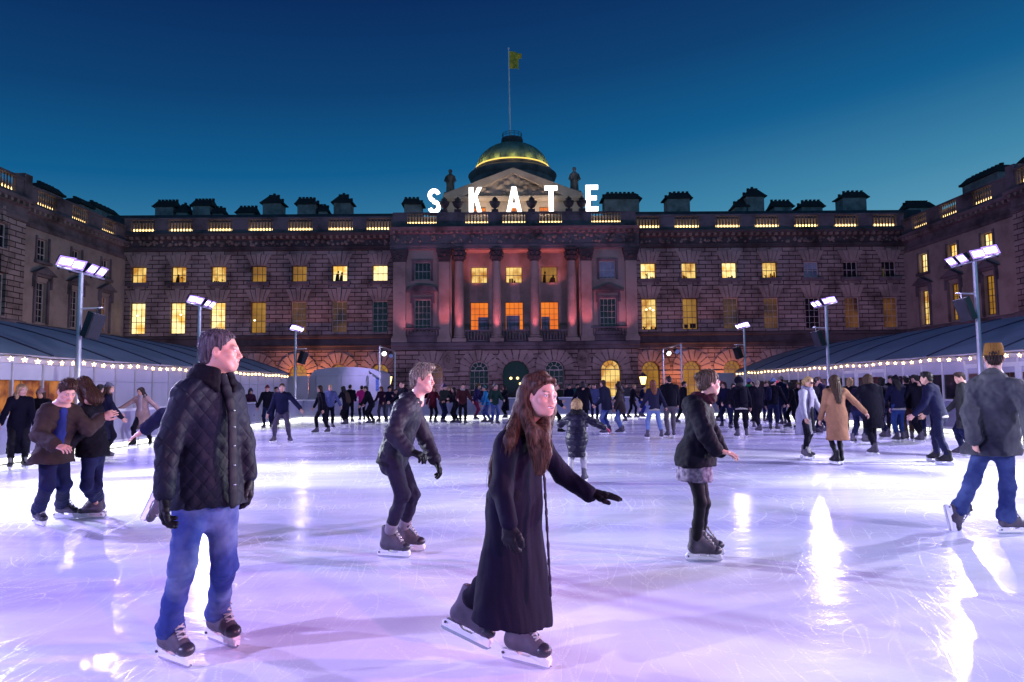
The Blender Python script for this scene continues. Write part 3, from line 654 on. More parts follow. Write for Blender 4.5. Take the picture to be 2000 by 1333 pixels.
        for s in (-1, 1): g.tube([c + Vector((s * .36, -.05, hh * .7)), c + Vector((s * .5, -.2, hh * .5)), c + Vector((s * .25, -.36, hh * .42))], .11, 8)
        g.build('statue', m_carved, root, smooth=50)
    for px in (868, 895, 968, 1040, 1113, 1139):
        c = wc.p(cx(px), zc['bal1'] - .05, .15); g = MB(); wbox(g, wc, cx(px) - .3, cx(px) + .3, -.15, .45, zc['bal1'], zc['bal1'] + .25)
        g.lathe([(.2, .25), (.12, .35), (.1, .42), (.3, .55), (.46, .8), (.44, .92), (.5, .95), (.5, 1.02), (.3, 1.06), (.25, 1.2), (.3, 1.25), (.12, 1.38), (.05, 1.5)], c, 16); g.build('urn', m_soot, root, smooth=40)
    # flagpole on the dome
    fp = thing('flagpole', 'tall pale flagpole with a small yellow flag on top of the dome', 'flagpole', (dc.x, dc.y, dz(272)))
    g = MB(); xt = FXp(996, YD) ; g.tube([(dc.x - .2, dc.y, dz(276)), (dc.x - .3, dc.y, dz(97))], .10, 8, .06); g.lathe([(0, 0), (.12, .08), (.1, .2), (0, .26)], (dc.x - .3, dc.y, dz(97)), 8); g.build('pole', m_white, fp)
    g = MB(); nx_, nz_ = 14, 12; vs = []; fs = []
    for j in range(nz_ + 1):
        for i in range(nx_ + 1):
            a, b = i / nx_, j / nz_; wv = 1.02 - .32 * (b - .5) ** 2
            drop = .5 * a * a * (1 - b)
            vs.append((dc.x - .22 + a * (1.05 + .35 * (b > .72)), dc.y + .22 * math.sin(a * 7 + b * 2.5) * a, dz(134) + b * (dz(100) - dz(134)) - .35 * a * (.3 + b * .5)))
    for j in range(nz_):
        for i in range(nx_): a = j * (nx_ + 1) + i; fs.append((a, a + 1, a + nx_ + 2, a + nx_ + 1))
    g.add(vs, fs); g.build('flag', M('flag_cloth', (0.85, 0.55, 0.04), 0.8, var=.7, vs=1.6, col2=(0.25, 0.26, 0.04)), fp, smooth=60)
    return z
ZF = south_range()

def wing(side):
    left = side < 0
    X = atY(243, 560, Y0).x if left else atY(1768, 560, Y0).x
    root = thing('palace_wing', 'plain stone side wing with unlit pedimented windows, on the left of the courtyard' if left else 'plain stone side wing with tall yellow-lit windows, on the right of the courtyard', 'building', (X, Y0, 0), 'stone ranges around the courtyard')
    w = Wall((X, 0, 0), (0, 1, 0), (1 if left else -1, 0, 0)); z = dict(ZF)
    for k_ in ('wtop', 'cor0', 'cor1', 'bal0', 'bal1'): z[k_] -= .75
    bays = [50.4, 54.4, 58.4] if left else [50.6, 54.6, 58.5]
    pav = 47.6 if left else 47.0
    wl, tr, fr, bal, sl = MB(), MB(), MB(), MB(), MB(); hw = .62; ops = []
    for c in bays: ops += [(c - hw, c + hw, z['a0'] - .1, z['a1'] + .1), (c - hw, c + hw, z['m0'], z['m1'] + .15)]
    wall_open(wl, w, pav, Y0, -.1, z['wtop'], ops)
    wl.build('wall', m_ashlar, root)
    pv = MB(); pops = []
    for c in (45.3, 41.3, 37.3): pops += [(c - hw, c + hw, z['a0'] - .1, z['a1'] + .1), (c - hw, c + hw, z['m0'], z['m1'])]
    wall_open(pv, w, 33, pav, -.1, z['wtop'], pops, .4, n=.7); pv.add([w.p(pav, -.1), w.p(pav, z['bal1']), w.p(pav, z['bal1'], .7), w.p(pav, -.1, .7)], [(0, 1, 2, 3)])
    for c in (45.3, 41.3, 37.3): flare(pv, w, c - hw, c + hw, z['a1'] + .1, 1.0, spread=.75, n0=.7, n1=.8); flare(pv, w, c - hw, c + hw, z['m1'], 1.1, spread=.75, n0=.7, n1=.8)
    pv.build('pavilion_wall', m_rust_y, root)
    for c in (45.3, 41.3, 37.3):
        window(w, c - hw, c + hw, z['a0'] - .1, z['a1'] + .1, 'dark' if left else 'warm', root, 3, 2, n=.7); window(w, c - hw, c + hw, z['m0'], z['m1'], 'dark' if left else 'amber', root, 3, 5, n=.7)
    for i, c in enumerate(bays):
        window(w, c - hw, c + hw, z['a0'] - .1, z['a1'] + .1, 'dark' if left else ('bright' if i < 2 else 'bright'), root, 3, 3)
        window(w, c - hw, c + hw, z['m0'], z['m1'] + .15, ('dark', 'dark', 'dim')[i] if left else ('amber', 'amber', 'warm')[i], root, 3, 6)
        aedicule(tr, w, c, hw + .2, z['m1'] + .25, .6, True)
        for s in (-1, 1):
            wbox(tr, w, c + s * (hw + .1) - .1, c + s * (hw + .1) + .1, 0, .14, z['m0'] - .1, z['m1'] + .3); wbox(tr, w, c + s * (hw + .08) - .08, c + s * (hw + .08) + .08, 0, .1, z['a0'] - .1, z['a1'] + .25)
        wbox(sl, w, c - hw - .25, c + hw + .25, 0, .24, z['a0'] - .34, z['a0'] - .12)
    for (a, b, n) in ((pav, Y0 - .35, 0.0), (33, pav, .7)):
        c0, c1, b0 = z['cor0'], z['cor1'], z['bal0']
        wprofile(tr, w, [(n, c0), (n + .14, c0), (n + .14, c0 + .22), (n + .2, c0 + .24), (n + .2, c0 + .34), (n + .08, c0 + .36), (n + .08, c1 - .28), (n + .28, c1 - .2), (n + .30, c1), (n + .62, c1 + .05), (n + .70, b0), (n, b0 + .02)], a, b)
        modillions(fr, w, a + .2, b - .2, c1 - .18, c1 + .04, n + .24, n + .56)
        wprofile(tr, w, [(n, z['band1']), (n + .22, z['band1']), (n + .22, z['band1'] + .3), (n + .3, z['band0'] - .4), (n + .3, z['band0'] - .1), (n, z['band0'] - .04)], a, b)
    balustrade(bal, w, pav, Y0 - .4, z['bal0'], z['bal1'], .1, [(c - 1.05, c + 1.05) for c in bays])
    balustrade(bal, w, 33, pav - .02, z['bal0'], z['bal1'], .8, [(c - 1.0, c + 1.0) for c in (45.2, 41.3, 37.3)])
    q = w.p(pav, 0, .45); wbox(bal, w, pav - .7, pav + .1, .15, .98, z['bal0'] + .01, z['bal1'] + .35)
    tr.build('cornice', m_trim, root); fr.build('carved_frieze', m_carved, root); bal.build('balustrade', m_trim, root); sl.build('window_sills', m_trim, root)
    lamp_strip(w, 34, pav - .8, z['bal0'] + .45, .35, root, h=.45); lamp_strip(w, pav + .2, Y0 - .6, z['bal0'] + .45, -.35, root, h=.45)
    ln = MB(); wbox(ln, w, 33, Y0 - .5, -.75, -.65, z['bal0'], z['bal1'] - .2); ln.build('parapet_back_wall', m_ashlar, root)
    rf = MB(); s = -1 if left else 1; A, B = X + s * 1.3, X + s * 11
    rf.hexa([(A, 33, z['bal0'] + .1), (B, 33, z['bal0'] + .1), (B, Y0 + 12, z['bal0'] + .1), (A, Y0 + 12, z['bal0'] + .1), (X + s * 3.6, 33, z['bal0'] + 1.0), (X + s * 8, 33, z['bal0'] + 1.0), (X + s * 8, Y0 + 10, z['bal0'] + 1.0), (X + s * 3.6, Y0 + 10, z['bal0'] + 1.0)])
    roof = rf.build('roof', m_slate, root)
    def wch(px0, px1, pytop, off, kind, pots, dep):
        xx = X + s * off; Ya = atX(px0, pytop, xx).y; Yb = atX(px1, pytop, xx).y; Ya, Yb = min(Ya, Yb), max(Ya, Yb); zt = atX((px0 + px1) / 2, pytop, xx).z
        mb = MB(); zb = z['bal0'] + .3; i = .25; x0, x1 = min(xx, xx + s * dep), max(xx, xx + s * dep)
        mb.box(x0 + i, x1 - i, Ya + i, Yb - i, zb, zt - 1.0); o = mb.build('chimney', m_chim, roof); mb = MB(); mb.box(x0 + .05, x1 - .05, Ya + .05, Yb - .05, zt - 1.0, zt - .8)
        mb.hexa([(x0 + .12, Ya + .12, zt - .8), (x1 - .12, Ya + .12, zt - .8), (x1 - .12, Yb - .12, zt - .8), (x0 + .12, Yb - .12, zt - .8), (x0 + .5, Ya + .5, zt - .35), (x1 - .5, Ya + .5, zt - .35), (x1 - .5, Yb - .5, zt - .35), (x0 + .5, Yb - .5, zt - .35)])
        mb.build('chimney_cap', m_chimcap, o); g = MB()
        for k in range(pots): g.lathe([(.17, -.15), (.19, .1), (.14, .12), (.19, .2), (.19, .26)], ((x0 + x1) / 2, Ya + .5 + (Yb - Ya - 1.0) * (k + .5) / pots, zt - .4), 8)
        g.build('chimney_pots', m_pot, o)
    if left:
        wch(88, 133, 356, 5, 'hip', 5, 2.0); wch(160, 190, 384, 6, 'hip', 4, 2.2); wch(188, 238, 396, 7, 'hip', 5, 2.0)
    else:
        wch(1868, 1946, 328, 4, 'flat', 8, 2.0); wch(1974, 2040, 289, 3, 'flat', 6, 2.0)
wing(-1); wing(1)
# ---------------------------------------------------------------- ground
g = MB(); g.add([(-160, -60, -.03), (160, -60, -.03), (160, 260, -.03), (-160, 260, -.03)], [(0, 1, 2, 3)])
tag(g.build('courtyard_ground', m_pave), kind='structure')
RX0, RX1, RY0, RY1 = -10.7, 13.7, -9.0, 36.2
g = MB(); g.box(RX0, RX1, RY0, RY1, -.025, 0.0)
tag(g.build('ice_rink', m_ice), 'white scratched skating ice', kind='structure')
# ---------------------------------------------------------------- rink barriers
def barrier(name, label, p0, p1, inward, y_off=0.0):
    p0, p1 = Vector(p0), Vector(p1); d = (p1 - p0); L = d.length; d.normalize(); w = Wall(p0, d, inward)
    root = thing('rink_barrier', label, 'barrier', (p0 + p1) / 2, 'barriers around the rink')
    n = max(1, round(L / 2.0)); a, r, k, b = MB(), MB(), MB(), MB()
    for i in range(n):
        u0, u1 = L * i / n + .02, L * (i + 1) / n - .02; wbox(a, w, u0, u1, -.06, -.02, .22, .98)
        wbox(b, w, u0 - .045, u0 + .005, -.08, .0, .02, 1.0)
    wbox(r, w, 0, L, -.13, .05, 1.0, 1.07); wbox(k, w, 0, L, -.07, -.01, .14, .22)
    a.build('panels', m_barrier, root); r.build('top_rail', m_white, root); b.build('posts', m_steel, root); k.build('kickboard', m_white, root)
    l = MB(); wbox(l, w, 0.02, L - .02, -.07, -.015, .02, .13); l.build('led_strip', m_led, root)
barrier('b', 'white board barrier with lit kickboard across the far end of the ice', (RX0, RY1, 0), (RX1, RY1, 0), (0, -1, 0))
barrier('b', 'white board barrier with lit kickboard beside the left tent', (RX0, 2, 0), (RX0, RY1, 0), (1, 0, 0))
barrier('b', 'white board barrier with lit kickboard beside the right tent', (RX1, 2, 0), (RX1, RY1, 0), (-1, 0, 0))
# ---------------------------------------------------------------- tents along both sides
def tent(left):
    s = -1 if left else 1
    Xe = -12.3 if left else 14.8; Xr = -17.3 if left else 19.8; Yend = 38.6 if left else 43.6; Ya = 7.0
    ze = 2.50 if left else 2.50; zr = 4.02 if left else 4.12; Xb = 2 * Xr - Xe
    root = thing('marquee_tent', 'long tent with grey sloping roof and plain white wall panels, left of the rink' if left else 'long tent with grey sloping roof and glazed doors, right of the rink', 'tent', (Xe, (Ya + Yend) / 2, 0), 'long tents beside the rink')
    r = MB(); n = 11; m = 8
    ys = [Ya + (Yend - Ya) * i / (n * 4) for i in range(n * 4 + 1)]; vs = []; fs = []
    for j, y in enumerate(ys):
        sag = .05 * abs(math.sin(math.pi * j / 4))
        for i in range(m + 1):
            t = i / m; vs.append((Xe - s * .12 + (Xr - Xe + s * .12) * t, y, ze + (zr - ze) * (t + .10 * math.sin(math.pi * t)) - sag * math.sin(math.pi * t)))
    for j in range(len(ys) - 1):
        for i in range(m): a = j * (m + 1) + i; fs.append((a, a + 1, a + m + 2, a + m + 1))
    r.add(vs, fs); r.add([(Xr, Ya, zr), (Xr, Yend, zr), (Xb, Yend, ze), (Xb, Ya, ze)], [(0, 1, 2, 3)])
    gv = [(Xe, Yend, ze)] + [(Xe + (Xr - Xe) * t, Yend, ze + (zr - ze) * (t + .10 * math.sin(math.pi * t)) - .01) for t in (.25, .5, .75, 1)] + [(Xb, Yend, ze)]
    r.add(gv, [tuple(range(len(gv)))])
    roof = r.build('roof', m_tentroof, root, smooth=40)
    sm = MB()
    for k in range(n + 1):
        y = Ya + (Yend - Ya) * k / n
        sm.tube([(Xe - s * .12 + (Xr - Xe + s * .12) * t, y, ze + (zr - ze) * (t + .10 * math.sin(math.pi * t)) + .012) for t in [i / 8 for i in range(9)]], .028, 5)
    sm.build('seams', m_seam, roof)
    w = Wall((Xe, 0, 0), (0, 1, 0), (-s, 0, 0))
    v = MB(); wbox(v, w, Ya, Yend, -.06, .05, ze - .22, ze + .01); v.build('valance', m_pvc, root)
    # wall: bays of ~1.2 m, panes or panels between posts
    po, pn, gl, wn = MB(), MB(), MB(), MB(); nb = int((Yend - Ya) / 1.12); z1 = ze - .22; zt = z1 - .42
    doors = []
    for i in range(nb + 1):
        u = Ya + (Yend - Ya) * i / nb; wbox(po, w, u - .03, u + .03, -.06, .02, 0, z1)
    for i in range(nb):
        u0, u1 = Ya + (Yend - Ya) * i / nb + .03, Ya + (Yend - Ya) * (i + 1) / nb - .03; yc = (u0 + u1) / 2
        wbox(pn, w, u0, u1, -.05, -.02, zt, z1)
        if left:
            if yc < 21.0: wbox(wn, w, u0, u1, -.6, -.58, .1, zt); wbox(pn, w, u0, u1, -.05, -.02, 0.02, .7)
            else: wbox(pn, w, u0, u1, -.05, -.02, .02, zt - .01)
        else:
            door = 18.6 < yc < 22.0 or 26.5 < yc < 30
            if door: doors.append((u0, u1)); wbox(wn, w, u0, u1, -.6, -.58, .1, z1 - .15)
            else: wbox(gl, w, u0, u1, -.04, -.03, .8, zt - .01); wbox(pn, w, u0, u1, -.05, -.02, .02, .8)
    po.build('posts', m_steel if left else m_white, root); pn.build('wall_panels', m_pvc, root)
    if gl.v: gl.build('glazing', m_glass_dark, root)
    wn.build('interior', m_inner if left else m_inner_d, root)
    for u0, u1 in doors:
        d = MB(); f = .10
        wbox(d, w, u0, u0 + f, -.03, .01, .02, z1 - .12); wbox(d, w, u1 - f, u1, -.03, .01, .02, z1 - .12); wbox(d, w, u0 + f, u1 - f, -.03, .01, z1 - .25, z1 - .12); wbox(d, w, u0 + f, u1 - f, -.03, .01, .02, .3)
        d.build('door', m_white, root)
    # end wall
    ew = MB(); ew.box(min(Xe, Xb), max(Xe, Xb), Yend - .05, Yend - .02, 0, ze); ew.build('end_wall', m_pvc, root)
    # festoon of star bulbs along the eave
    fs_ = thing('star_light_string', 'string of glowing star lights along the eave of the left tent' if left else 'string of glowing star lights along the eave of the right tent', 'light string', (Xe - s * .16, Ya, ze), 'star light strings on the tents')
    xx = Xe - s * .2; cb = MB(); N = 56 if left else 62; L0 = 11.5; pts = []
    for i in range(N + 1):
        u = L0 + (Yend - L0 - .1) * i / N; pts.append((xx, u, ze - .03 - .05 * abs(math.sin(i * .55))))
    cb.tube(pts, .012, 4); cb.build('cable', m_black, fs_)
    st = MB(); ring = []
    for k in range(10):
        a = math.pi * k / 5 + math.pi / 2; rr_ = .078 if k % 2 == 0 else .034; ring.append((rr_ * math.cos(a), rr_ * math.sin(a)))
    vs = [(a, 0.0, b) for a, b in ring] + [(0, -.03, 0), (0, .03, 0)]
    fs2 = [(k, (k + 1) % 10, 10) for k in range(10)] + [((k + 1) % 10, k, 11) for k in range(10)]
    me = bpy.data.meshes.new('star_bulb'); me.from_pydata(vs, [], fs2); me.materials.append(m_star)
    for i, p in enumerate(pts[:-1]):
        o = bpy.data.objects.new('star_bulb', me); C.objects.link(o); o.parent = fs_
        o.location = Vector(p) + Vector((0, 0, -.095)) - world_loc(fs_)
        o.rotation_euler = (rnd.uniform(-.3, .3), rnd.uniform(-.3, .3), (-s) * math.pi / 4 + rnd.uniform(-.7, .7))
tent(True); tent(False)
# ---------------------------------------------------------------- floodlight masts
SPOTS = []
def mast(px, pylamp, X, side, label, sp_label, lampspec, seen=True, Y=None, tilt=0.0):
    if Y is None: Y = X / ((atY(px, 700, 10).x) / 10)
    H = atY(px, pylamp, Y).z if pylamp else 4.75
    root = thing('floodlight_mast', label, 'floodlight', (X, Y, 0), 'floodlight masts beside the rink')
    g = MB(); g.lathe([(.2, 0), (.2, .02), (.085, .04), (.085, 2.4), (.07, 2.45), (.06, H - .18)], (X, Y, 0), 14); g.build('pole', m_steel, root, smooth=40)
    s = side  # +1: stands on the left and lights towards +X
    # the crossbar runs along the rink edge
    bar = MB(); bl = 1.05; bar.tube([(X, Y - bl, H - .16), (X, Y + bl, H - .16)], .03, 6); bar.tube([(X, Y - .03, H - .2), (X, Y + .03, H - .02)], .03, 6); bar.build('crossbar', m_steel, root)
    for dy in lampspec:
        c = Vector((X + s * .05, Y + dy, H + .05)); fwd = Vector((s * .72, (-.28 if dy < 0 else .1), -.55)).normalized(); up = Vector((0, 0, 1)); si = fwd.cross(up).normalized(); u2 = si.cross(fwd)
        def q(a, b, d): return c + si * a + u2 * b + fwd * d
        h = MB(); h.hexa([q(-.14, -.09, -.06), q(.14, -.09, -.06), q(.14, .09, -.06), q(-.14, .09, -.06), q(-.20, -.12, .09), q(.20, -.12, .09), q(.20, .12, .09), q(-.20, .12, .09)])
        h.hexa([q(-.02, -.32, -.05), q(.02, -.32, -.05), q(.02, -.1, -.05), q(-.02, -.1, -.05), q(-.02, -.32, -.01), q(.02, -.32, -.01), q(.02, -.1, -.01), q(-.02, -.1, -.01)])
        ho = h.build('floodlight', m_black, root)
        l = MB(); l.hexa([q(-.17, -.09, .092), q(.17, -.09, .092), q(.17, .09, .092), q(-.17, .09, .092), q(-.155, -.078, .112), q(.155, -.078, .112), q(.155, .078, .112), q(-.155, .078, .112)]); l.build('lens', m_flood, ho); l = MB(); l.hexa([q(-.205, -.125, .091), q(.205, -.125, .091), q(.205, .125, .091), q(-.205, .125, .091), q(-.225, -.145, .10), q(.225, -.145, .10), q(.225, .145, .10), q(-.225, .145, .10)]); l.build('halo_rim', m_halo, ho)  # wider glowing plate behind the lens is added as its halo
    SPOTS.append((Vector((X + s * .45, Y, H + .05)), s))
    # bracket and the loudspeaker hung from it
    if not sp_label: return
    g = MB(); zb = H - 1.15; g.tube([(X, Y, zb), (X + s * .62, Y, zb + .02)], .025, 6); g.build('bracket', m_white, root)
    sp = thing('loudspeaker', sp_label, 'loudspeaker', (X + s * .5, Y - .05, zb - .1), 'loudspeakers on the masts')
    M3 = Matrix.Rotation(s * R(18), 3, 'Y') @ Matrix.Rotation(-s * R(25), 3, 'Z')
    c = Vector((X + s * .42, Y - .12, zb - .47))
    def k(x, y, z): return c + M3 @ Vector((s * x, y, z)) * .82
    g = MB(); 
    g.hexa([k(-.2, -.17, -.42), k(.2, -.23, -.42), k(.2, .23, -.42), k(-.2, .17, -.42), k(-.2, -.17, .42), k(.2, -.23, .42), k(.2, .23, .42), k(-.2, .17, .42)]); g.build('cabinet', m_black, sp)
    g = MB(); g.hexa([k(.202, -.2, -.39), k(.222, -.2, -.39), k(.222, .2, -.39), k(.202, .2, -.39), k(.202, -.2, .39), k(.222, -.2, .39), k(.222, .2, .39), k(.202, .2, .39)]); g.build('grille', M('speaker_grille', (.02, .02, .03), .6, bump=.5, bs=120), sp)
    g = MB(); g.tube([k(0, 0, .42), Vector((X + s * .5, Y, zb))], .03, 5); g.build('yoke', m_black, sp)
mast(153, 522, -11.6, 1, 'white floodlight mast nearest on the left, in front of the left wing', 'black loudspeaker on the nearest left floodlight mast', (-.82, -.35, .28, .72))
mast(388, 590, -11.6, 1, 'white floodlight mast rising behind the head of the man in the quilted jacket', 'black loudspeaker right above the head of the man in the quilted jacket', (-.82, -.38, .36, .8))
mast(577, 642, -11.6, 1, 'white floodlight mast at the far corner, left of the pale kiosk', 'black loudspeaker on the mast left of the pale kiosk', (-.8, -.3, .25, .75))
mast(1914, 500, 14.1, -1, 'white floodlight mast nearest on the right, above the man in the mustard cap', 'black loudspeaker on the mast above the man in the mustard cap', (-.85, -.35, .35, .85))
mast(1617, 590, 14.1, -1, 'white floodlight mast in the middle of the right tent, behind the crowd', 'black loudspeaker on the middle mast of the right tent', (-.8, -.36, .4, .85))
mast(1455, 636, 14.1, -1, 'white floodlight mast at the far end of the right tent', 'black loudspeaker on the mast at the far end of the right tent', (-.75, -.25, .3, .8))
# ---------------------------------------------------------------- light frames at the far end
def goal(X, ya, yb, H, label, rev=False):
    root = thing('light_frame', label, 'light frame', (X, (ya + yb) / 2, 0), 'slim light frames behind the far barrier')
    g = MB(); g.tube([(X, ya, 0), (X, ya, H)], .045, 8); g.tube([(X, yb, 0), (X, yb, H)], .045, 8); g.tube([(X, ya - .02, H), (X, yb + .02, H)], .045, 8); g.build('frame', m_steel, root)
    for f in (.25, .7):
        c = Vector((X, ya + (yb - ya) * f, H - .3)); h = MB(); h.tube([c + Vector((0, 0, .3)), c + Vector((0, 0, .05))], .02, 5)
        d = Vector((.25, -.85, -.45)).normalized(); h.tube([c + d * -.2, c + d * .1], .11, 10, .16); ho = h.build('lamp', m_black, root)
        l = MB(); l.tube([c + d * .1, c + d * .12], .14, 10); l.build('lens', M('lamp_lens_cool', (.5, .55, .9), .2) if (f > .5) == rev else m_letter, ho)
p = atY(742, 677, 38.2); goal(p.x, 38.2, 43.4, p.z, 'slim white lamp frame beside the pale kiosk', True)
p = atY(1330, 673, 37.3); goal(p.x, 37.3, 41.6, p.z, 'slim white lamp frame right of the portico', False)
# ---------------------------------------------------------------- kiosk and panels at the far end
kY = 40.0; x0, x1 = atY(603, 750, kY).x, atY(744, 750, kY).x; zc_, zs_ = atY(670, 717, kY).z, atY(605, 734, kY).z
root = thing('kiosk_cabin', 'pale cabin with a curved roof standing behind the far barrier', 'kiosk', ((x0 + x1) / 2, kY, 0))
g = MB(); pr = [(x0, 0), (x1, 0), (x1, zs_ + .12)] + [(x0 + (x1 - x0) * t, zs_ + (zc_ - zs_) * math.sin(math.pi * (.12 + .76 * t)) ** .7) for t in [1 - i / 12 for i in range(1, 12)]] + [(x0, zs_ - .05)]
g.prism([(a, kY, b) for a, b in pr], [(a, kY + 3.2, b) for a, b in pr]); g.build('shell', m_pvc, root)
g = MB(); a, b = atY(618, 750, kY).x, atY(716, 750, kY).x; zt = atY(670, 735, kY).z; g.box(a - .04, b + .04, kY - .06, kY - .02, .2, zt + .04); g.build('door_frame', M('kiosk_frame', (.42, .40, .5), .5), root)
g = MB(); 
for i in range(2): g.box(a + (b - a) * i / 2 + .02, a + (b - a) * (i + 1) / 2 - .02, kY - .09, kY - .065, .25, zt - .02)
g.build('shutter', m_pvc, root)
g = MB(); c = atY(722, 728, kY - .1); g.tube([c, c + Vector((.1, -.2, -.06))], .06, 8); g.tube([c, c + Vector((-.06, .1, .08))], .03, 6); g.build('camera', m_black, root)
g = MB(); c = atY(737, 752, kY - .05); g.box(c.x - .1, c.x + .1, kY - .03, kY - .005, c.z - .35, c.z + .4); g.build('notice', M('blue_notice', (.10, .16, .5), .5, var=.6, vs=12), root)
x0, x1 = atY(556, 760, 39.4).x, atY(603, 760, 39.4).x; g = MB(); g.box(x0, x1 - .05, 39.4, 39.5, 0, atY(580, 735, 39.4).z); g.box(x0, x0 + .08, 39.36, 39.54, 0, atY(580, 734, 39.4).z)
tag(g.build('screen_panel', m_pvc), 'flat pale screen between the left tent and the kiosk', 'screen')
x0, x1 = atY(1389, 760, 44).x, atY(1437, 760, 44).x; g = MB(); g.box(x0, x1, 44, 44.12, 0, atY(1410, 729, 44).z); g.box(x0, x0 + .1, 43.95, 44.15, 0, atY(1410, 728, 44).z)
tag(g.build('screen_panel', m_pvc), 'flat pale screen at the far end of the right tent', 'screen')
# ---------------------------------------------------------------- lantern posts
for px, lab in ((759, 'yellow glowing lantern post beside the pale kiosk'), (1256, 'yellow glowing lantern post right of the portico')):
    Yl = 50.0; c = atY(px, 742, Yl); root = thing('lantern_post', lab, 'street lamp', (c.x, Yl, 0), 'lantern posts in front of the palace')
    g = MB(); g.lathe([(.22, 0), (.2, .3), (.09, .45), (.06, 1.6), (.09, c.z - .5), (.05, c.z - .36)], (c.x, Yl, 0), 10); g.build('post', m_black, root)
    g = MB(); g.lathe([(.14, -.35), (.27, .22), (.26, .24)], (c.x, Yl, c.z), 6); lo = g.build('lantern', m_lantern, root)
    g = MB(); g.lathe([(.33, .22), (.3, .28), (.14, .44), (.06, .48), (.06, .56), (0, .6)], (c.x, Yl, c.z), 6); g.build('lantern_cap', m_black, lo)
# ---------------------------------------------------------------- SKATE letters on the parapet
def letters():
    Yl = Y0 - 1.05; w = Wall((0, Yl, 0), (1, 0, 0), (0, -1, 0)); fx = lambda p: FXp(p, Yl); fz = lambda p: FZp(p, Yl)
    def poly(pts, x0, x1, z0, z1): return [(x0 + (x1 - x0) * a, z0 + (z1 - z0) * b) for a, b in pts]
    T = .2
    K = [[(0, 0), (.34, 0), (.34, 1), (0, 1)], [(.34, .36), (.34, .62), (.68, 1), (1, 1)], [(.44, .50), (.62, .68), (1, 0), (.66, 0)]]
    A = [[(0, 0), (.27, 0), (.58, 1), (.36, 1)], [(.73, 0), (1, 0), (.64, 1), (.42, 1)], [(.24, .16), (.76, .16), (.70, .33), (.30, .33)]]
    Tt = [[(.33, 0), (.67, 0), (.67, .86), (.33, .86)], [(0, .84), (1, .84), (1, 1), (0, 1)]]
    Ee = [[(0, 0), (.36, 0), (.36, 1), (0, 1)], [(.36, 0), (1, 0), (1, .16), (.36, .16)], [(.36, .43), (.88, .43), (.88, .58), (.36, .58)], [(.36, .84), (1, .84), (1, 1), (.36, 1)]]
    for ch, x0, x1, zt, zb, look in (('S', 836, 861, 369, 417, 'leftmost, left of the pediment'), ('K', 917, 942, 367, 415, 'under the left slope of the pediment'), ('A', 991, 1020, 366, 414, 'under the peak of the pediment'), ('T', 1066, 1091, 365, 414, 'under the right slope of the pediment'), ('E', 1147, 1171, 364, 414, 'rightmost, right of the pediment')):
        a, b, z1, z0 = fx(x0), fx(x1), fz(zt), fz(zb); mb = MB()
        if ch == 'S':
            rx, t = (b - a) / 2, .34; cxm = (a + b) / 2; H = z1 - z0; path = []
            for i in range(33):
                f = i / 32
                if f < .5: th = R(20) + R(250) * f / .5; q = (cxm + (rx - t / 2) * math.cos(th), z0 + H * .73 + (H * .27 - t / 2) * math.sin(th))
                else: th = R(90) - R(250) * (f - .5) / .5; q = (cxm + (rx - t / 2) * math.cos(th), z0 + H * .27 + (H * .27 - t / 2) * math.sin(th))
                path.append(q)
            path0 = list(path)
            for i in range(len(path)):
                p0, p1 = Vector(path0[max(0, i - 1)]), Vector(path0[min(32, i + 1)]); d = (p1 - p0).normalized(); nrm = Vector((-d.y, d.x)) * t / 2; path[i] = (Vector(path0[i]) - nrm, Vector(path0[i]) + nrm)
            for (l0, r0), (l1, r1) in zip(path, path[1:]): wpoly(mb, w, [tuple(l0), tuple(r0), tuple(r1), tuple(l1)], 0, T)
        else:
            for i, pl in enumerate({'K': K, 'A': A, 'T': Tt, 'E': Ee}[ch]): wpoly(mb, w, poly(pl, a, b, z0, z1), 0.004 * i, T + .004 * i)
        root = thing('sign_letter', f'glowing white capital letter {ch} standing on the parapet, {look}', 'sign letter', (((a + b) / 2), Yl, z0), 'glowing letters on the parapet')
        mb.build('letter_face', m_letter, root)
        f = MB(); wbox(f, w, a, b, -.25, -.02, z0 - .14, z0 - .02); wbox(f, w, (a + b) / 2 - .03, (a + b) / 2 + .03, -.1, -.04, z0 - .02, z0 + 1.5); f.build('support', m_black, root)
letters()
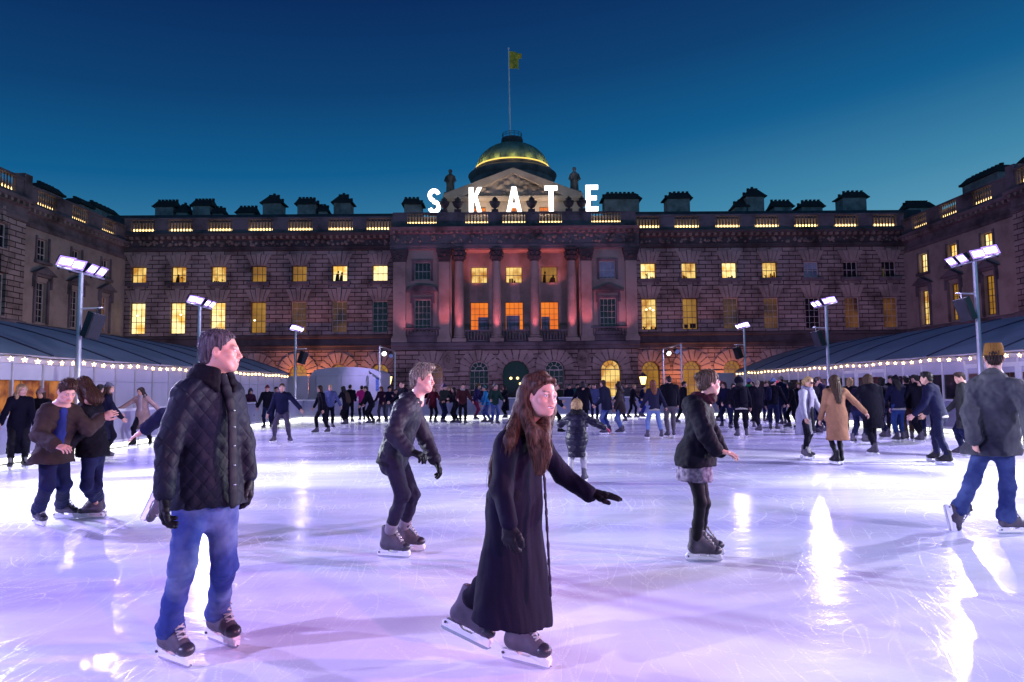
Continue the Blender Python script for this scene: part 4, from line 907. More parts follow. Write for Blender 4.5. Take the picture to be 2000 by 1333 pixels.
# ================================================================ figures: signed-distance modelling
def V3(p): return np.array([p[0], p[1], p[2]], float)
class SDF:
    """smooth unions of tapered limbs and ellipsoids, meshed by naive surface nets"""
    def __init__(s): s.ops = []; s.lo = np.full(3, 1e9); s.hi = np.full(3, -1e9)
    def _bb(s, pts, r):
        P = np.array(pts); lo, hi = P.min(0) - r, P.max(0) + r
        s.lo = np.minimum(s.lo, lo); s.hi = np.maximum(s.hi, hi); return lo, hi
    def cap(s, a, b, r1, r2=None, k=.02, w=None, q=1.0, sub=False):
        """tapered limb; w, q flatten it along unit vector w by q"""
        a, b = V3(a), V3(b); r2 = r1 if r2 is None else r2; w_ = None if w is None else V3(w) / np.linalg.norm(V3(w))
        if sub: lo, hi = np.minimum(a, b) - max(r1, r2), np.maximum(a, b) + max(r1, r2)
        else: lo, hi = s._bb([a, b], max(r1, r2))
        def f(X, Y, Z):
            p = [X - a[0], Y - a[1], Z - a[2]]; d = b - a
            if w_ is not None:
                e = (1 / q - 1); pw = (p[0] * w_[0] + p[1] * w_[1] + p[2] * w_[2]) * e; p = [p[i] + w_[i] * pw for i in range(3)]; d = d + w_ * (d @ w_) * e
            bb = max(d @ d, 1e-9); t = np.clip((p[0] * d[0] + p[1] * d[1] + p[2] * d[2]) / bb, 0, 1)
            return (np.sqrt((p[0] - t * d[0]) ** 2 + (p[1] - t * d[1]) ** 2 + (p[2] - t * d[2]) ** 2) - (r1 + (r2 - r1) * t)) * (1 if w_ is None else .5 + .5 * q)
        s.ops.append(('s' if sub else 'u', f, lo, hi, k)); return s
    def ell(s, c, r, k=.02, rot=None, sub=False):
        c = V3(c); r = V3(r); m = r.max()
        if sub: lo, hi = c - m, c + m
        else: lo, hi = s._bb([c], m)
        def f(X, Y, Z):
            p = [X - c[0], Y - c[1], Z - c[2]]
            if rot is not None: p = [p[0] * rot[0][i] + p[1] * rot[1][i] + p[2] * rot[2][i] for i in range(3)]
            k0 = np.sqrt((p[0] / r[0]) ** 2 + (p[1] / r[1]) ** 2 + (p[2] / r[2]) ** 2); k1 = np.sqrt((p[0] / r[0] ** 2) ** 2 + (p[1] / r[1] ** 2) ** 2 + (p[2] / r[2] ** 2) ** 2)
            return k0 * (k0 - 1) / np.maximum(k1, 1e-6)
        s.ops.append(('s' if sub else 'u', f, lo, hi, k)); return s
    def cut(s, p, n, k=0.0):
        """drops what lies on the n side of p"""
        p, n = V3(p), V3(n); n = n / np.linalg.norm(n)
        s.ops.append(('c', lambda X, Y, Z: (X - p[0]) * n[0] + (Y - p[1]) * n[1] + (Z - p[2]) * n[2], None, None, k)); return s
    def mesh(s, vox, disp=None, pad=None):
        pad = pad or vox * 3; lo = s.lo - pad; hi = s.hi + pad; n = np.ceil((hi - lo) / vox).astype(int) + 1
        ax = [lo[i] + vox * np.arange(n[i]) for i in range(3)]; D = np.full(n, 1.0)
        for op, f, l, h, k in s.ops:
            if l is None: sl = [slice(0, n[i]) for i in range(3)]
            else:
                m = k + vox * 3; sl = [slice(max(0, int((l[i] - m - lo[i]) / vox)), min(n[i], int((h[i] + m - lo[i]) / vox) + 2)) for i in range(3)]
            X = ax[0][sl[0]][:, None, None]; Y = ax[1][sl[1]][None, :, None]; Z = ax[2][sl[2]][None, None, :]
            d = f(X, Y, Z); A = D[sl[0], sl[1], sl[2]]
            if op == 'c': D[sl[0], sl[1], sl[2]] = np.maximum(A, d + 0 * A); continue
            if op == 's':
                hh = np.maximum(k - np.abs(A + d), 0) / max(k, 1e-6); D[sl[0], sl[1], sl[2]] = np.maximum(A, -d) + hh * hh * k / 4; continue
            hh = np.maximum(k - np.abs(A - d), 0) / max(k, 1e-6); D[sl[0], sl[1], sl[2]] = np.minimum(A, d) - hh * hh * k / 4
        if disp is not None:
            I = np.argwhere(np.abs(D) < vox * 5); P = lo + I * vox; D[I[:, 0], I[:, 1], I[:, 2]] += disp(P)
        D[0] = D[-1] = 1; D[:, 0] = D[:, -1] = 1; D[:, :, 0] = D[:, :, -1] = 1
        return nets(D, lo, vox)
CORN = np.array([(i, j, k) for i in (0, 1) for j in (0, 1) for k in (0, 1)])
EDGES = [(a, b) for a in range(8) for b in range(a + 1, 8) if abs(CORN[a] - CORN[b]).sum() == 1]
def nets(D, lo, vox):
    ins = D < 0; n = np.array(D.shape) - 1
    S = np.zeros(n, np.int8)
    for c in CORN: S += ins[c[0]:c[0] + n[0], c[1]:c[1] + n[1], c[2]:c[2] + n[2]]
    A = np.argwhere((S > 0) & (S < 8)); idx = np.full(n, -1, np.int64); idx[A[:, 0], A[:, 1], A[:, 2]] = np.arange(len(A))
    vals = np.stack([D[A[:, 0] + c[0], A[:, 1] + c[1], A[:, 2] + c[2]] for c in CORN], 1)
    acc = np.zeros((len(A), 3)); cnt = np.zeros(len(A))
    for a, b in EDGES:
        va, vb = vals[:, a], vals[:, b]; m = (va < 0) != (vb < 0); t = np.where(m, va / np.where(m, va - vb, 1), 0)
        acc += np.where(m[:, None], CORN[a] + (CORN[b] - CORN[a]) * t[:, None], 0); cnt += m
    V = lo + (A + acc / np.maximum(cnt, 1)[:, None]) * vox; F = []
    for ax in range(3):
        o1, o2 = (ax + 1) % 3, (ax + 2) % 3
        s0 = [slice(None)] * 3; s1 = [slice(None)] * 3; s0[ax] = slice(0, -1); s1[ax] = slice(1, None)
        a, b = ins[tuple(s0)], ins[tuple(s1)]; E_ = np.argwhere(a != b)
        E_ = E_[(E_[:, o1] > 0) & (E_[:, o2] > 0) & (E_[:, o1] < D.shape[o1] - 1) & (E_[:, o2] < D.shape[o2] - 1)]
        fl = a[E_[:, 0], E_[:, 1], E_[:, 2]]; q = []
        for d1, d2 in ((-1, -1), (0, -1), (0, 0), (-1, 0)):
            c = E_.copy(); c[:, o1] += d1; c[:, o2] += d2; q.append(idx[c[:, 0], c[:, 1], c[:, 2]])
        q = np.stack(q, 1); q[~fl] = q[~fl][:, ::-1]; F.append(q)
    F = np.concatenate(F); F = F[(F >= 0).all(1)]
    return V, F
def smoothv(V, F, it=1, lam=.5):
    for _ in range(it):
        acc = np.zeros_like(V); c = np.zeros(len(V))
        for i in range(4):
            j = (i + 1) % 4
            np.add.at(acc, F[:, i], V[F[:, j]]); np.add.at(acc, F[:, j], V[F[:, i]]); np.add.at(c, F[:, i], 1); np.add.at(c, F[:, j], 1)
        V = V + lam * (acc / np.maximum(c, 1)[:, None] - V)
    return V
def tomesh(name, V, F, mat, parent=None, col=None, world=True):
    off = V3(world_loc(parent)) if parent and world else np.zeros(3)
    me = bpy.data.meshes.new(name); nv, nf = len(V), len(F); k = F.shape[1]
    me.vertices.add(nv); me.vertices.foreach_set('co', (V - off).astype(np.float32).ravel())
    me.loops.add(nf * k); me.loops.foreach_set('vertex_index', F.astype(np.int32).ravel())
    me.polygons.add(nf); me.polygons.foreach_set('loop_start', np.arange(0, nf * k, k, dtype=np.int32)); me.update(calc_edges=True); me.validate()
    me.shade_smooth()
    if col is not None:
        at = me.color_attributes.new('Col', 'FLOAT_COLOR', 'POINT'); at.data.foreach_set('color', np.concatenate([col, np.ones((nv, 1))], 1).astype(np.float32).ravel())
    if parent is None and not world:
        if mat is not None: me.materials.append(mat)
        return me
    return add_mesh(name, me, mat, parent)
def wob(seed, freq, amp, n=7, stretch=(1, 1, 1)):
    """soft folds: a few sine waves of random direction"""
    r = np.random.RandomState(seed); K = r.normal(size=(n, 3)); K = K / np.linalg.norm(K, axis=1)[:, None] * freq * r.uniform(.6, 1.6, (n, 1)) * np.array(stretch); ph = r.uniform(0, 6.28, n)
    def f(P):
        Q = P + .02 * np.sin(P[:, [1, 2, 0]] * freq * .5 + ph[0]); a = np.sin(Q @ K.T + ph)
        return amp * (1 - 2 * np.abs(a)).mean(1) * 1.6
    return f
# ---------------------------------------------------------------- cloth, skin and hair materials
def cloth(name, col, rough=.85, lohi=(.35, .65), pat=None, col2=None, sheen=.0, bs=170, bump=.25, var=.3, vs=5):
    DK = .62; col = tuple(c * DK for c in col); col2 = tuple(c * DK for c in col2) if col2 else None
    m, nt, b = newmat(name); L = nt.links.new; tc = nd(nt, 'ShaderNodeTexCoord')
    n1 = nd(nt, 'ShaderNodeTexNoise', i_Scale=float(vs), i_Detail=5.0); L(tc.outputs['Object'], n1.inputs['Vector'])
    rp = nd(nt, 'ShaderNodeValToRGB'); L(n1.outputs[0], rp.inputs[0]); c2 = col2 or tuple(c * (1 - var) for c in col)
    rp.color_ramp.elements[0].position = lohi[0]; rp.color_ramp.elements[0].color = rgba(c2); rp.color_ramp.elements[1].position = lohi[1]; rp.color_ramp.elements[1].color = rgba(col)
    L(rp.outputs[0], b.inputs['Base Color']); b.inputs['Roughness'].default_value = rough; b.inputs['Sheen Weight'].default_value = sheen; b.inputs['Sheen Roughness'].default_value = .4
    b.inputs['Specular IOR Level'].default_value = .14
    n2 = nd(nt, 'ShaderNodeTexNoise', i_Scale=float(bs), i_Detail=2.0); L(tc.outputs['Object'], n2.inputs['Vector'])
    bp = nd(nt, 'ShaderNodeBump', i_Strength=bump, i_Distance=.004); L(n2.outputs[0], bp.inputs['Height']); nrm = bp.outputs[0]
    if pat:
        sp = nd(nt, 'ShaderNodeSeparateXYZ'); L(tc.outputs['Object'], sp.inputs[0])
        def mt(op, a, c, d=None):
            n = nd(nt, 'ShaderNodeMath', operation=op)
            for i, x in enumerate((a, c, d)):
                if x is None: continue
                if isinstance(x, (int, float)): n.inputs[i].default_value = x
                else: L(x, n.inputs[i])
            return n.outputs[0]
        if pat[0] == 'quilt':
            hx = mt('ADD', mt('MULTIPLY', sp.outputs[0], .83), mt('MULTIPLY', sp.outputs[1], .55)); z = mt('MULTIPLY', sp.outputs[2], .82)
            g = []
            for sgn in (1, -1):
                u = mt('DIVIDE', mt('ADD', hx, mt('MULTIPLY', z, sgn)), pat[1]); g.append(mt('ABSOLUTE', mt('SUBTRACT', mt('FRACT', u, 0), .5), 0))
            hgt = mt('POWER', mt('MULTIPLY', mt('SUBTRACT', .5, g[0]), mt('SUBTRACT', .5, g[1])), .4)
            hgt = mt('MULTIPLY', hgt, 1.0)
        else:
            u = mt('FRACT', mt('DIVIDE', sp.outputs[2], pat[1]), 0); hgt = mt('POWER', mt('MULTIPLY', u, mt('SUBTRACT', 1.0, u)), .5)
        b2 = nd(nt, 'ShaderNodeBump', i_Strength=.9, i_Distance=pat[2]); L(hgt, b2.inputs['Height']); L(nrm, b2.inputs['Normal']); nrm = b2.outputs[0]
    L(nrm, b.inputs['Normal']); return m
def skin_mat(name='skin'):
    m, nt, b = newmat(name); at = nd(nt, 'ShaderNodeVertexColor', layer_name='Col'); nt.links.new(at.outputs[0], b.inputs['Base Color'])
    b.inputs['Roughness'].default_value = .5; b.inputs['Subsurface Weight'].default_value = .12; b.inputs['Subsurface Radius'].default_value = (.012, .004, .002); b.inputs['Subsurface Scale'].default_value = .6
    return m
m_skin = skin_mat()
def hair_mat(name, c1, c2, sc=90, rough=.6):
    m, nt, b = newmat(name); L = nt.links.new; tc = nd(nt, 'ShaderNodeTexCoord'); mp = nd(nt, 'ShaderNodeMapping'); mp.inputs['Scale'].default_value = (1, 1, .12); L(tc.outputs['Object'], mp.inputs[0])
    n = nd(nt, 'ShaderNodeTexNoise', i_Scale=float(sc), i_Detail=3.0); L(mp.outputs[0], n.inputs['Vector']); rp = nd(nt, 'ShaderNodeValToRGB'); L(n.outputs[0], rp.inputs[0])
    rp.color_ramp.elements[0].position = .35; rp.color_ramp.elements[0].color = rgba(c1); rp.color_ramp.elements[1].position = .65; rp.color_ramp.elements[1].color = rgba(c2)
    L(rp.outputs[0], b.inputs['Base Color']); b.inputs['Roughness'].default_value = rough
    b.inputs['Specular IOR Level'].default_value = .2; bp = nd(nt, 'ShaderNodeBump', i_Strength=.6, i_Distance=.006); L(n.outputs[0], bp.inputs['Height']); L(bp.outputs[0], b.inputs['Normal']); return m
HAIR = {'black': hair_mat('hair_black', (.006, .005, .006), (.02, .016, .016)), 'brown': hair_mat('hair_brown', (.018, .009, .006), (.06, .028, .016)), 'auburn': hair_mat('hair_auburn', (.06, .016, .010), (.22, .075, .03)),
        'blond': hair_mat('hair_blond', (.16, .09, .04), (.42, .27, .13)), 'ash': hair_mat('hair_ash', (.05, .042, .03), (.29, .255, .19)), 'chestnut': hair_mat('hair_chestnut', (.016, .008, .006), (.085, .040, .024)), 'mouse': hair_mat('hair_mouse', (.035, .022, .015), (.15, .10, .065)), 'grey': hair_mat('hair_grey', (.014, .012, .016), (.11, .095, .11)), 'dark': hair_mat('hair_dark_brown', (.010, .006, .005), (.035, .018, .013))}
SKIN = {'fair': (.50, .265, .20), 'tan': (.38, .195, .135), 'brown': (.18, .09, .06)}
m_boot = cloth('skate_boot_grey', (.155, .135, .175), .55, sheen=0, bump=.15, vs=14); m_boot_d = cloth('skate_boot_black', (.018, .016, .022), .45, sheen=0, bump=.1); m_cap = M('skate_toe_cap', (.03, .027, .04), .35)
m_holder = M('skate_holder_white', (.78, .77, .8), .35, var=.06); m_lace = cloth('skate_lace', (.7, .68, .66), .8)
m_bladest = M('skate_blade_steel', (.6, .6, .64), .2, .9)
# ---------------------------------------------------------------- skates
def skate_meshes(vox):
    s = SDF(); s.cap((-.078, 0, .115), (.06, 0, .105), .043, .041, k=.03); s.ell((.105, 0, .098), (.056, .043, .036), k=.03); s.cap((-.068, 0, .13), (-.058, 0, .262), .047, .052, k=.04, w=(0, 1, 0), q=.86)
    s.cap((-.03, 0, .195), (.07, 0, .118), .041, .034, k=.03); s.cut((0, 0, .064), (0, 0, -1)); s.cap((-.028, 0, .22), (-.010, 0, .298), .032, .026, k=.02, w=(0, 1, 0), q=.9)
    s.cut((-.05, 0, .292), (-.2, 0, 1)); s.cap((-.06, 0, .29), (-.06, 0, .32), .032, k=.0, sub=True)
    V, F = s.mesh(vox); V = smoothv(V, F, 1); boot = tomesh('boot', V, F, None, world=False)
    s = SDF(); s.ell((.106, 0, .098), (.0605, .0475, .040), k=.02); s.cut((.098, 0, .1), (-1, 0, .35)); s.cut((0, 0, .062), (0, 0, -1)); V, F = s.mesh(vox); V = smoothv(V, F, 1); cap = tomesh('toe_cap', V, F, m_cap, world=False)
    def ext(name, pl, t, mat, tap=None):
        me = bpy.data.meshes.new(name); n = len(pl); vs = [(x, -t / 2, z) for x, z in pl] + [(x, t / 2, z) for x, z in pl]
        if tap: vs = [(x, y * (tap if z > .055 else 1), z) for x, y, z in vs]
        me.from_pydata(vs, [], [tuple(range(n)), tuple(range(n, 2 * n))[::-1]] + [(i, n + i, n + (i + 1) % n, (i + 1) % n) for i in range(n)]); me.materials.append(mat)
        bm = bmesh.new(); bm.from_mesh(me); bmesh.ops.recalc_face_normals(bm, faces=bm.faces); bmesh.ops.triangulate(bm, faces=bm.faces); bm.to_mesh(me); bm.free(); return me
    hold = ext('blade_holder', [(-.128, .07), (-.045, .07), (-.02, .05), (.04, .05), (.062, .07), (.148, .07), (.165, .055), (.158, .022), (-.14, .022), (-.15, .045)], .030, m_holder, 2.0)
    blade = ext('blade', [(-.146, .024), (-.148, .008), (-.13, .001), (.125, .001), (.15, .006), (.168, .022), (.16, .028)], .008, m_bladest)
    mb = MB()
    for i in range(5):
        f = i / 4; c = Vector((.090 - .074 * f, 0, .156 + .098 * f)); sg = 1 if i % 2 else -1
        for s_ in (1, -1): mb.tube([c + Vector((-.006, -.027 * s_, -.006)), c + Vector((.004, 0, .006)), c + Vector((-.006 - .011, .027 * s_, .010))], .0055, 5)
    mb.tube([(.016, .0, .262), (.022, .03, .25), (.016, .052, .222)], .004, 5); mb.tube([(.016, .0, .262), (.026, -.03, .252), (.022, -.052, .226)], .004, 5)
    lm = bpy.data.meshes.new('laces'); lm.from_pydata(mb.v, [], mb.f); lm.materials.append(m_lace); lm.shade_smooth()
    mb = MB()
    for x, z in ((-.125, .05), (-.115, .038)): mb.box(x - .006, x + .006, -.034 if z > .045 else -.017, .034 if z > .045 else .017, z - .006, z + .006)
    sm = bpy.data.meshes.new('slot'); sm.from_pydata(mb.v, [], mb.f); sm.materials.append(m_cap)
    return dict(boot=boot, toe_cap=cap, blade_holder=hold, blade=blade, laces=lm, slot=sm)
SK_HI = skate_meshes(.005); SK_LO = skate_meshes(.011)
BOOTS = {}
def skate(root, pos, toe, up=(0, 0, 1), dark=False, hi=True):
    t = Vector(toe).normalized(); u = Vector(up); u = (u - t * u.dot(t)).normalized(); s = u.cross(t)
    mat = Matrix(((t.x, s.x, u.x), (t.y, s.y, u.y), (t.z, s.z, u.z))).to_4x4(); mat.translation = Vector(pos) - world_loc(root)
    S = SK_HI if hi else SK_LO; key = (hi, dark)
    if key not in BOOTS:
        b = S['boot'].copy(); b.materials.append(m_boot_d if dark else m_boot); BOOTS[key] = b
    bo = bpy.data.objects.new('skate', BOOTS[key]); C.objects.link(bo); bo.parent = root; bo.matrix_local = mat
    for nm in (('toe_cap', 'blade_holder', 'blade', 'laces', 'slot') if hi else ('blade_holder',)):
        o = bpy.data.objects.new(nm, S[nm]); C.objects.link(o); o.parent = bo
    return Vector(pos) + u * .175 - t * .055
# ---------------------------------------------------------------- hands
def hand_mesh(vox, curl=(.35, .5, .35), spread=.06, fat=0.0, thumb=0.0):
    s = SDF(); g = fat
    s.cap((0, -.06, 0), (0, .02, 0), .027 + g, .030 + g, k=.02, w=(0, 0, 1), q=.75); s.ell((0, .05, 0), (.042 + g, .055, .017 + g), k=.02)
    s.cap((-.030, .085, -.001), (.030, .076, -.001), .013 + g, .011 + g, k=.015)
    for i, (x, y, ln) in enumerate(((-.031, .086, .074), (-.010, .091, .082), (.011, .087, .076), (.030, .077, .059))):
        p = np.array([x, y, 0.0]); a = 0.0; yaw = (i - 1.5) * spread
        for j, (fr, c) in enumerate(zip((.45, .32, .26), curl)):
            a += c * (1 + .12 * i); d = np.array([math.sin(yaw) * math.cos(a), math.cos(a) * math.cos(yaw), -math.sin(a)]); q = p + d * ln * fr
            s.cap(p, q, .0098 - .0010 * j + g, .0090 - .0011 * j + g, k=.004 if j == 0 else .003); p = q
    p = np.array([-.026, .018, -.004])
    for (d, ln, r) in (((-.62 + thumb * .5, .72, -.25 - thumb * .4), .042, .0150), ((-.42 + thumb, .86, -.22 - thumb * .5), .034, .0120), ((-.15 + thumb, .95, -.2 - thumb * .5), .027, .0105)):
        d = np.array(d); d /= np.linalg.norm(d); q = p + d * ln; s.cap(p, q, r + g, r - .0015 + g, k=.008); p = q
    V, F = s.mesh(vox); return smoothv(V, F, 1, .3), F
HANDS = {}
def hand(kind, hi):
    key = (kind, hi)
    if key not in HANDS:
        v = .003 if hi else .007
        HANDS[key] = hand_mesh(v, *{'rest': ((.35, .5, .35), .06, .0, .1), 'open': ((.06, .12, .1), .10, .0, 0), 'glove': ((.38, .5, .35), .07, .0045, .1), 'gloveopen': ((.02, .1, .08), .12, .0045, -.05), 'fist': ((1.1, 1.3, .8), .02, .0, .45), 'glovefist': ((.9, 1.1, .7), .03, .0045, .4)}[kind])
    return HANDS[key]
def place_hand(kind, hi, wrist, dirv, palm, right=True, sc=1.0):
    """fingers along dirv, palm facing palm"""
    V, F = hand(kind, hi); y = V3(dirv) / np.linalg.norm(V3(dirv)); z = -V3(palm); z = z - y * (z @ y); z /= np.linalg.norm(z); x = np.cross(y, z)
    V = V * np.array([1 if right else -1, 1, 1]) * sc; W_ = V3(wrist) + V[:, :1] * x + V[:, 1:2] * y + V[:, 2:] * z
    return W_, (F if right else F[:, ::-1])
# ---------------------------------------------------------------- heads
def head_sdf(male=True, smile=0.0, nose=1.0):
    s = SDF(); j = 1.0 if male else .89; nose = nose if male else nose * .9
    s.ell((0, -.014, .036), (.074, .094, .079)); s.ell((0, .025, -.03), (.059 * j, .062, .080), k=.03); s.ell((0, .030, -.072 + (.004 if not male else 0)), (.047 * j, .046, .036), k=.03)
    s.ell((0, .064, -.094 + (.006 if not male else 0)), (.022 * j, .018, .017), k=.03)
    for x in (-1, 1):
        s.ell((x * .043, .050, -.022), (.022, .024, .021), k=.025); s.cap((x * .058 * j, .0, -.03), (x * .038 * j, .05, -.088), .016, .013, k=.03)
        if smile: s.ell((x * .037, .066, -.034), (.018, .016, .016), k=.02)
    s.cap((-.038, .074, .019), (.038, .074, .019), .013 if male else .011, k=.02)
    for x in (-1, 1): s.ell((x * .032, .096, .003), (.020, .017, .014), k=.018, sub=True)
    s.cap((0, .082, .012), (0, .099 + .05 * (nose - 1), -.026), .0085, .0105 * nose, k=.016); s.ell((0, .1005 + .05 * (nose - 1), -.032), (.0115 * nose, .0105, .0095), k=.010)
    for x in (-1, 1): s.ell((x * .0125, .090, -.036), (.0085, .011, .0085), k=.008)
    for x in (-1, 1): s.ell((x * .032, .072, .002), (.0145, .0135, .0128 if male else .0145), k=.003); s.cap((x * .032 - .013, .079, .010), (x * .032 + .013, .079, .010), .0055, k=.006)
    s.ell((0, .078, -.060), (.030, .014, .022), k=.02)
    s.cap((-.023, .081, -.059 + .006 * smile), (0, .0905, -.0555), .0045, .0058, k=.006); s.cap((.023, .081, -.059 + .006 * smile), (0, .0905, -.0555), .0045, .0058, k=.006)
    s.cap((-.019, .081, -.068), (.019, .081, -.068), .0062, k=.006); s.ell((0, .087, -.0685), (.014, .0075, .0068), k=.006)
    if smile: s.ell((0, .095, -.0635), (.023, .0145, .0064), k=.005, sub=True)
    else: s.cap((-.024, .094, -.0622), (.024, .094, -.0622), .0028, k=.004, sub=True)
    for x in (-1, 1):
        s.ell((x * .076, -.010, -.006), (.0085, .019, .031), k=.008, rot=np.array(Matrix.Rotation(x * .35, 3, 'Z') @ Matrix.Rotation(-.2, 3, 'X'))); s.ell((x * .087, -.006, -.002), (.006, .010, .017), k=.006, sub=True)
    r = .056 if male else .046
    s.cap((0, -.022, -.055), (0, -.045, -.20), r, r * 1.05, k=.035, w=(1, 0, 0), q=1.0); s.cap((-.05, -.05, -.21), (.05, -.05, -.21), r * .9, k=.05)
    return s
def head_colour(V, skin, smile, beard=0.0, browc=(.05, .03, .02), lip=1.0):
    c = np.tile(np.array(skin), (len(V), 1)); x, y, z = V[:, 0], V[:, 1], V[:, 2]; ax = np.abs(x)
    def blend(m, col): nonlocal c; m = np.clip(m, 0, 1)[:, None]; c = c * (1 - m) + np.array(col) * m
    sk = np.array(skin)
    front = np.clip((y - .03) / .03, 0, 1)
    blend(.35 * front * np.exp(-((ax - .042) ** 2 + (z + .03) ** 2) / .0006), sk * np.array([1.05, .72, .68]))
    blend(.4 * (y > .09) * np.exp(-(x ** 2 + (z + .033) ** 2) / .0003), sk * np.array([1.02, .75, .7]))
    if beard: blend(beard * np.clip((-z - .035) / .02, 0, 1) * np.clip((y + .01) / .03, 0, 1) * (z > -.125), sk * .45)
    lp = np.exp(-((ax / .024) ** 4 + ((z + .062) / .0105) ** 4)) * (y > .07); blend(lp * .8 * lip, sk * np.array([.85, .42, .42]))
    if smile:
        m = (ax < .0175) & (np.abs(z + .0620 - 6 * ax ** 2) < .0042) & (y > .060); blend(((ax < .022) & (np.abs(z + .0635 - 6 * ax ** 2) < .0066) & (y > .06)) * 1.0, (.16, .035, .04)); blend(m * 1.0, (.66, .60, .57))
    e = (((ax - .032) / .0125) ** 2 + ((z - .001) / .0068) ** 2 < 1) & (y > .075); blend(e * 1.0, (.62, .58, .56))
    e = ((ax - .032) ** 2 + (z - .001) ** 2 < .0056 ** 2) & (y > .075); blend(e * 1.0, (.03, .022, .018))
    blend((((ax - .032) / .016) ** 2 < 1) * np.exp(-((z - .0085) / .0022) ** 2) * (y > .07), (.03, .02, .018))
    blend(.9 * (ax > .014) * (ax < .050) * np.exp(-((z - .024 - .05 * (ax - .014) + 2.2 * np.maximum(ax - .034, 0) ** 2 * 40 * .05) / .0042) ** 2) * (y > .055), browc)
    return c
HEADS = {}
def head(male, smile, hi, skin, beard=0., browc=(.05, .03, .02), nose=1.0):
    key = (male, smile, hi, nose)
    if key not in HEADS:
        V, F = head_sdf(male, smile, nose).mesh(.0032 if hi else .0085); HEADS[key] = (smoothv(V, F, 1, .25), F)
    V, F = HEADS[key]; return V, F, head_colour(V, skin, smile, beard, browc)
def frame(face, up):
    f = V3(face) / np.linalg.norm(V3(face)); u = V3(up); u = u - f * (u @ f); u /= np.linalg.norm(u); r = np.cross(f, u); return np.stack([r, f, u], 0)
def hair_sdf(style, L=.25):
    s = SDF(); st_ = style
    s.ell((0, -.016, .040), (.082, .103, .086))
    n = (0, .79, -.61)
    if style in ('short', 'quiff', 'recede', 'buzz'):
        s.cut((0, .072 if style != 'recede' else .058, .060), n); s.cut((0, -.02, -.050), (0, .25, -1)); s.cut((0, .03, .028), (0, 1, -.9)) if style == 'recede' else None
        for x in (-1, 1): s.cap((x * .073, .014, .03), (x * .074, .012, -.012), .008, .005, k=.01)
        s.ell((0, -.06, -.035), (.060, .050, .050), k=.03)
        for x in (-1, 1): s.ell((x * .086, -.008, -.014), (.030, .027, .038), k=.008, sub=True)
        if style == 'quiff':
            s.ell((0, .040, .110), (.062, .062, .030), k=.03); s.ell((.01, .075, .112), (.045, .035, .024), k=.02); s.ell((-.02, .0, .118), (.05, .06, .025), k=.02)
        if style == 'short': s.ell((0, .03, .098), (.062, .058, .028), k=.03)
    else:
        s.cut((0, .068, .062), n)
        for x in (-1, 1): s.ell((x * .062, .010, .030), (.028, .052, .055), k=.02) if st_ not in ('pony', 'bun') else s.ell((x * .062, -.022, .030), (.024, .045, .05), k=.02)
        s.cut((0, .070, .0), (0, 1, 0))
        if style == 'long':
            s.cap((0, -.055, .02), (0, -.105, -.20), .082, .092, k=.04, w=(0, 1, 0), q=.62); s.cap((0, -.110, -.18), (0, -.155, -L), .092, .060, k=.05, w=(0, 1, 0), q=.5)
            for x in (-1, 1): s.cap((x * .070, .005, .03), (x * .078, .0, -.15), .026, .028, k=.03); s.cap((x * .078, .0, -.14), (x * .085, .02, -min(L, .26)), .027, .014, k=.03)
        elif style == 'bob':
            s.cap((0, -.045, .02), (0, -.05, -.11), .088, .085, k=.04, w=(0, 1, 0), q=.75)
            for x in (-1, 1): s.cap((x * .070, .01, .02), (x * .076, .012, -.115), .024, .020, k=.03)
        elif style == 'pony':
            s.ell((0, -.06, -.02), (.062, .05, .055), k=.03); s.cap((0, -.105, .035), (0, -.15, .0), .022, .030, k=.02); s.cap((0, -.15, .0), (0, -.16, -.16), .030, .012, k=.02)
        elif style == 'bun':
            s.ell((0, -.06, -.02), (.062, .05, .055), k=.03); s.ell((0, -.115, .055), (.036, .032, .034), k=.015)
    return s
def hat_sdf(kind):
    s = SDF()
    if kind == 'beanie':
        s.ell((0, -.014, .050), (.088, .106, .088)); s.cap((0, -.03, .10), (0, -.04, .13), .05, .03, k=.05); s.cut((0, .0, .040), (0, .16, -1))
        ring = [(.088 * math.cos(a), -.014 + .106 * math.sin(a), .044 + .16 * (.106 * math.sin(a))) for a in [2 * math.pi * i / 20 for i in range(21)]]
        for a, b in zip(ring, ring[1:]): s.cap(a, b, .012, k=.01)
    elif kind == 'docker':
        s.cap((0, -.016, .04), (0, -.024, .098), .102, .094, k=.02, w=(1, 0, 0), q=.88); s.cut((0, 0, .158), (0, -.10, 1), 0); s.cut((0, 0, .030), (0, .1, -1))
    elif kind == 'brim':
        s.ell((0, -.014, .055), (.084, .102, .080)); s.cut((0, 0, .05), (0, .1, -1)); s.cap((0, 0, .052), (0, 0, .056), .135, k=.005); s.cut((0, 0, .066), (0, 0, -1)) if False else None
    elif kind == 'pompom':
        s.ell((0, -.014, .050), (.088, .106, .088)); s.cut((0, .0, .040), (0, .16, -1)); s.ell((0, -.03, .15), (.036, .036, .034), k=.005)
        ring = [(.088 * math.cos(a), -.014 + .106 * math.sin(a), .044 + .16 * (.106 * math.sin(a))) for a in [2 * math.pi * i / 20 for i in range(21)]]
        for a, b in zip(ring, ring[1:]): s.cap(a, b, .013, k=.01)
    return s
CACHE = {}
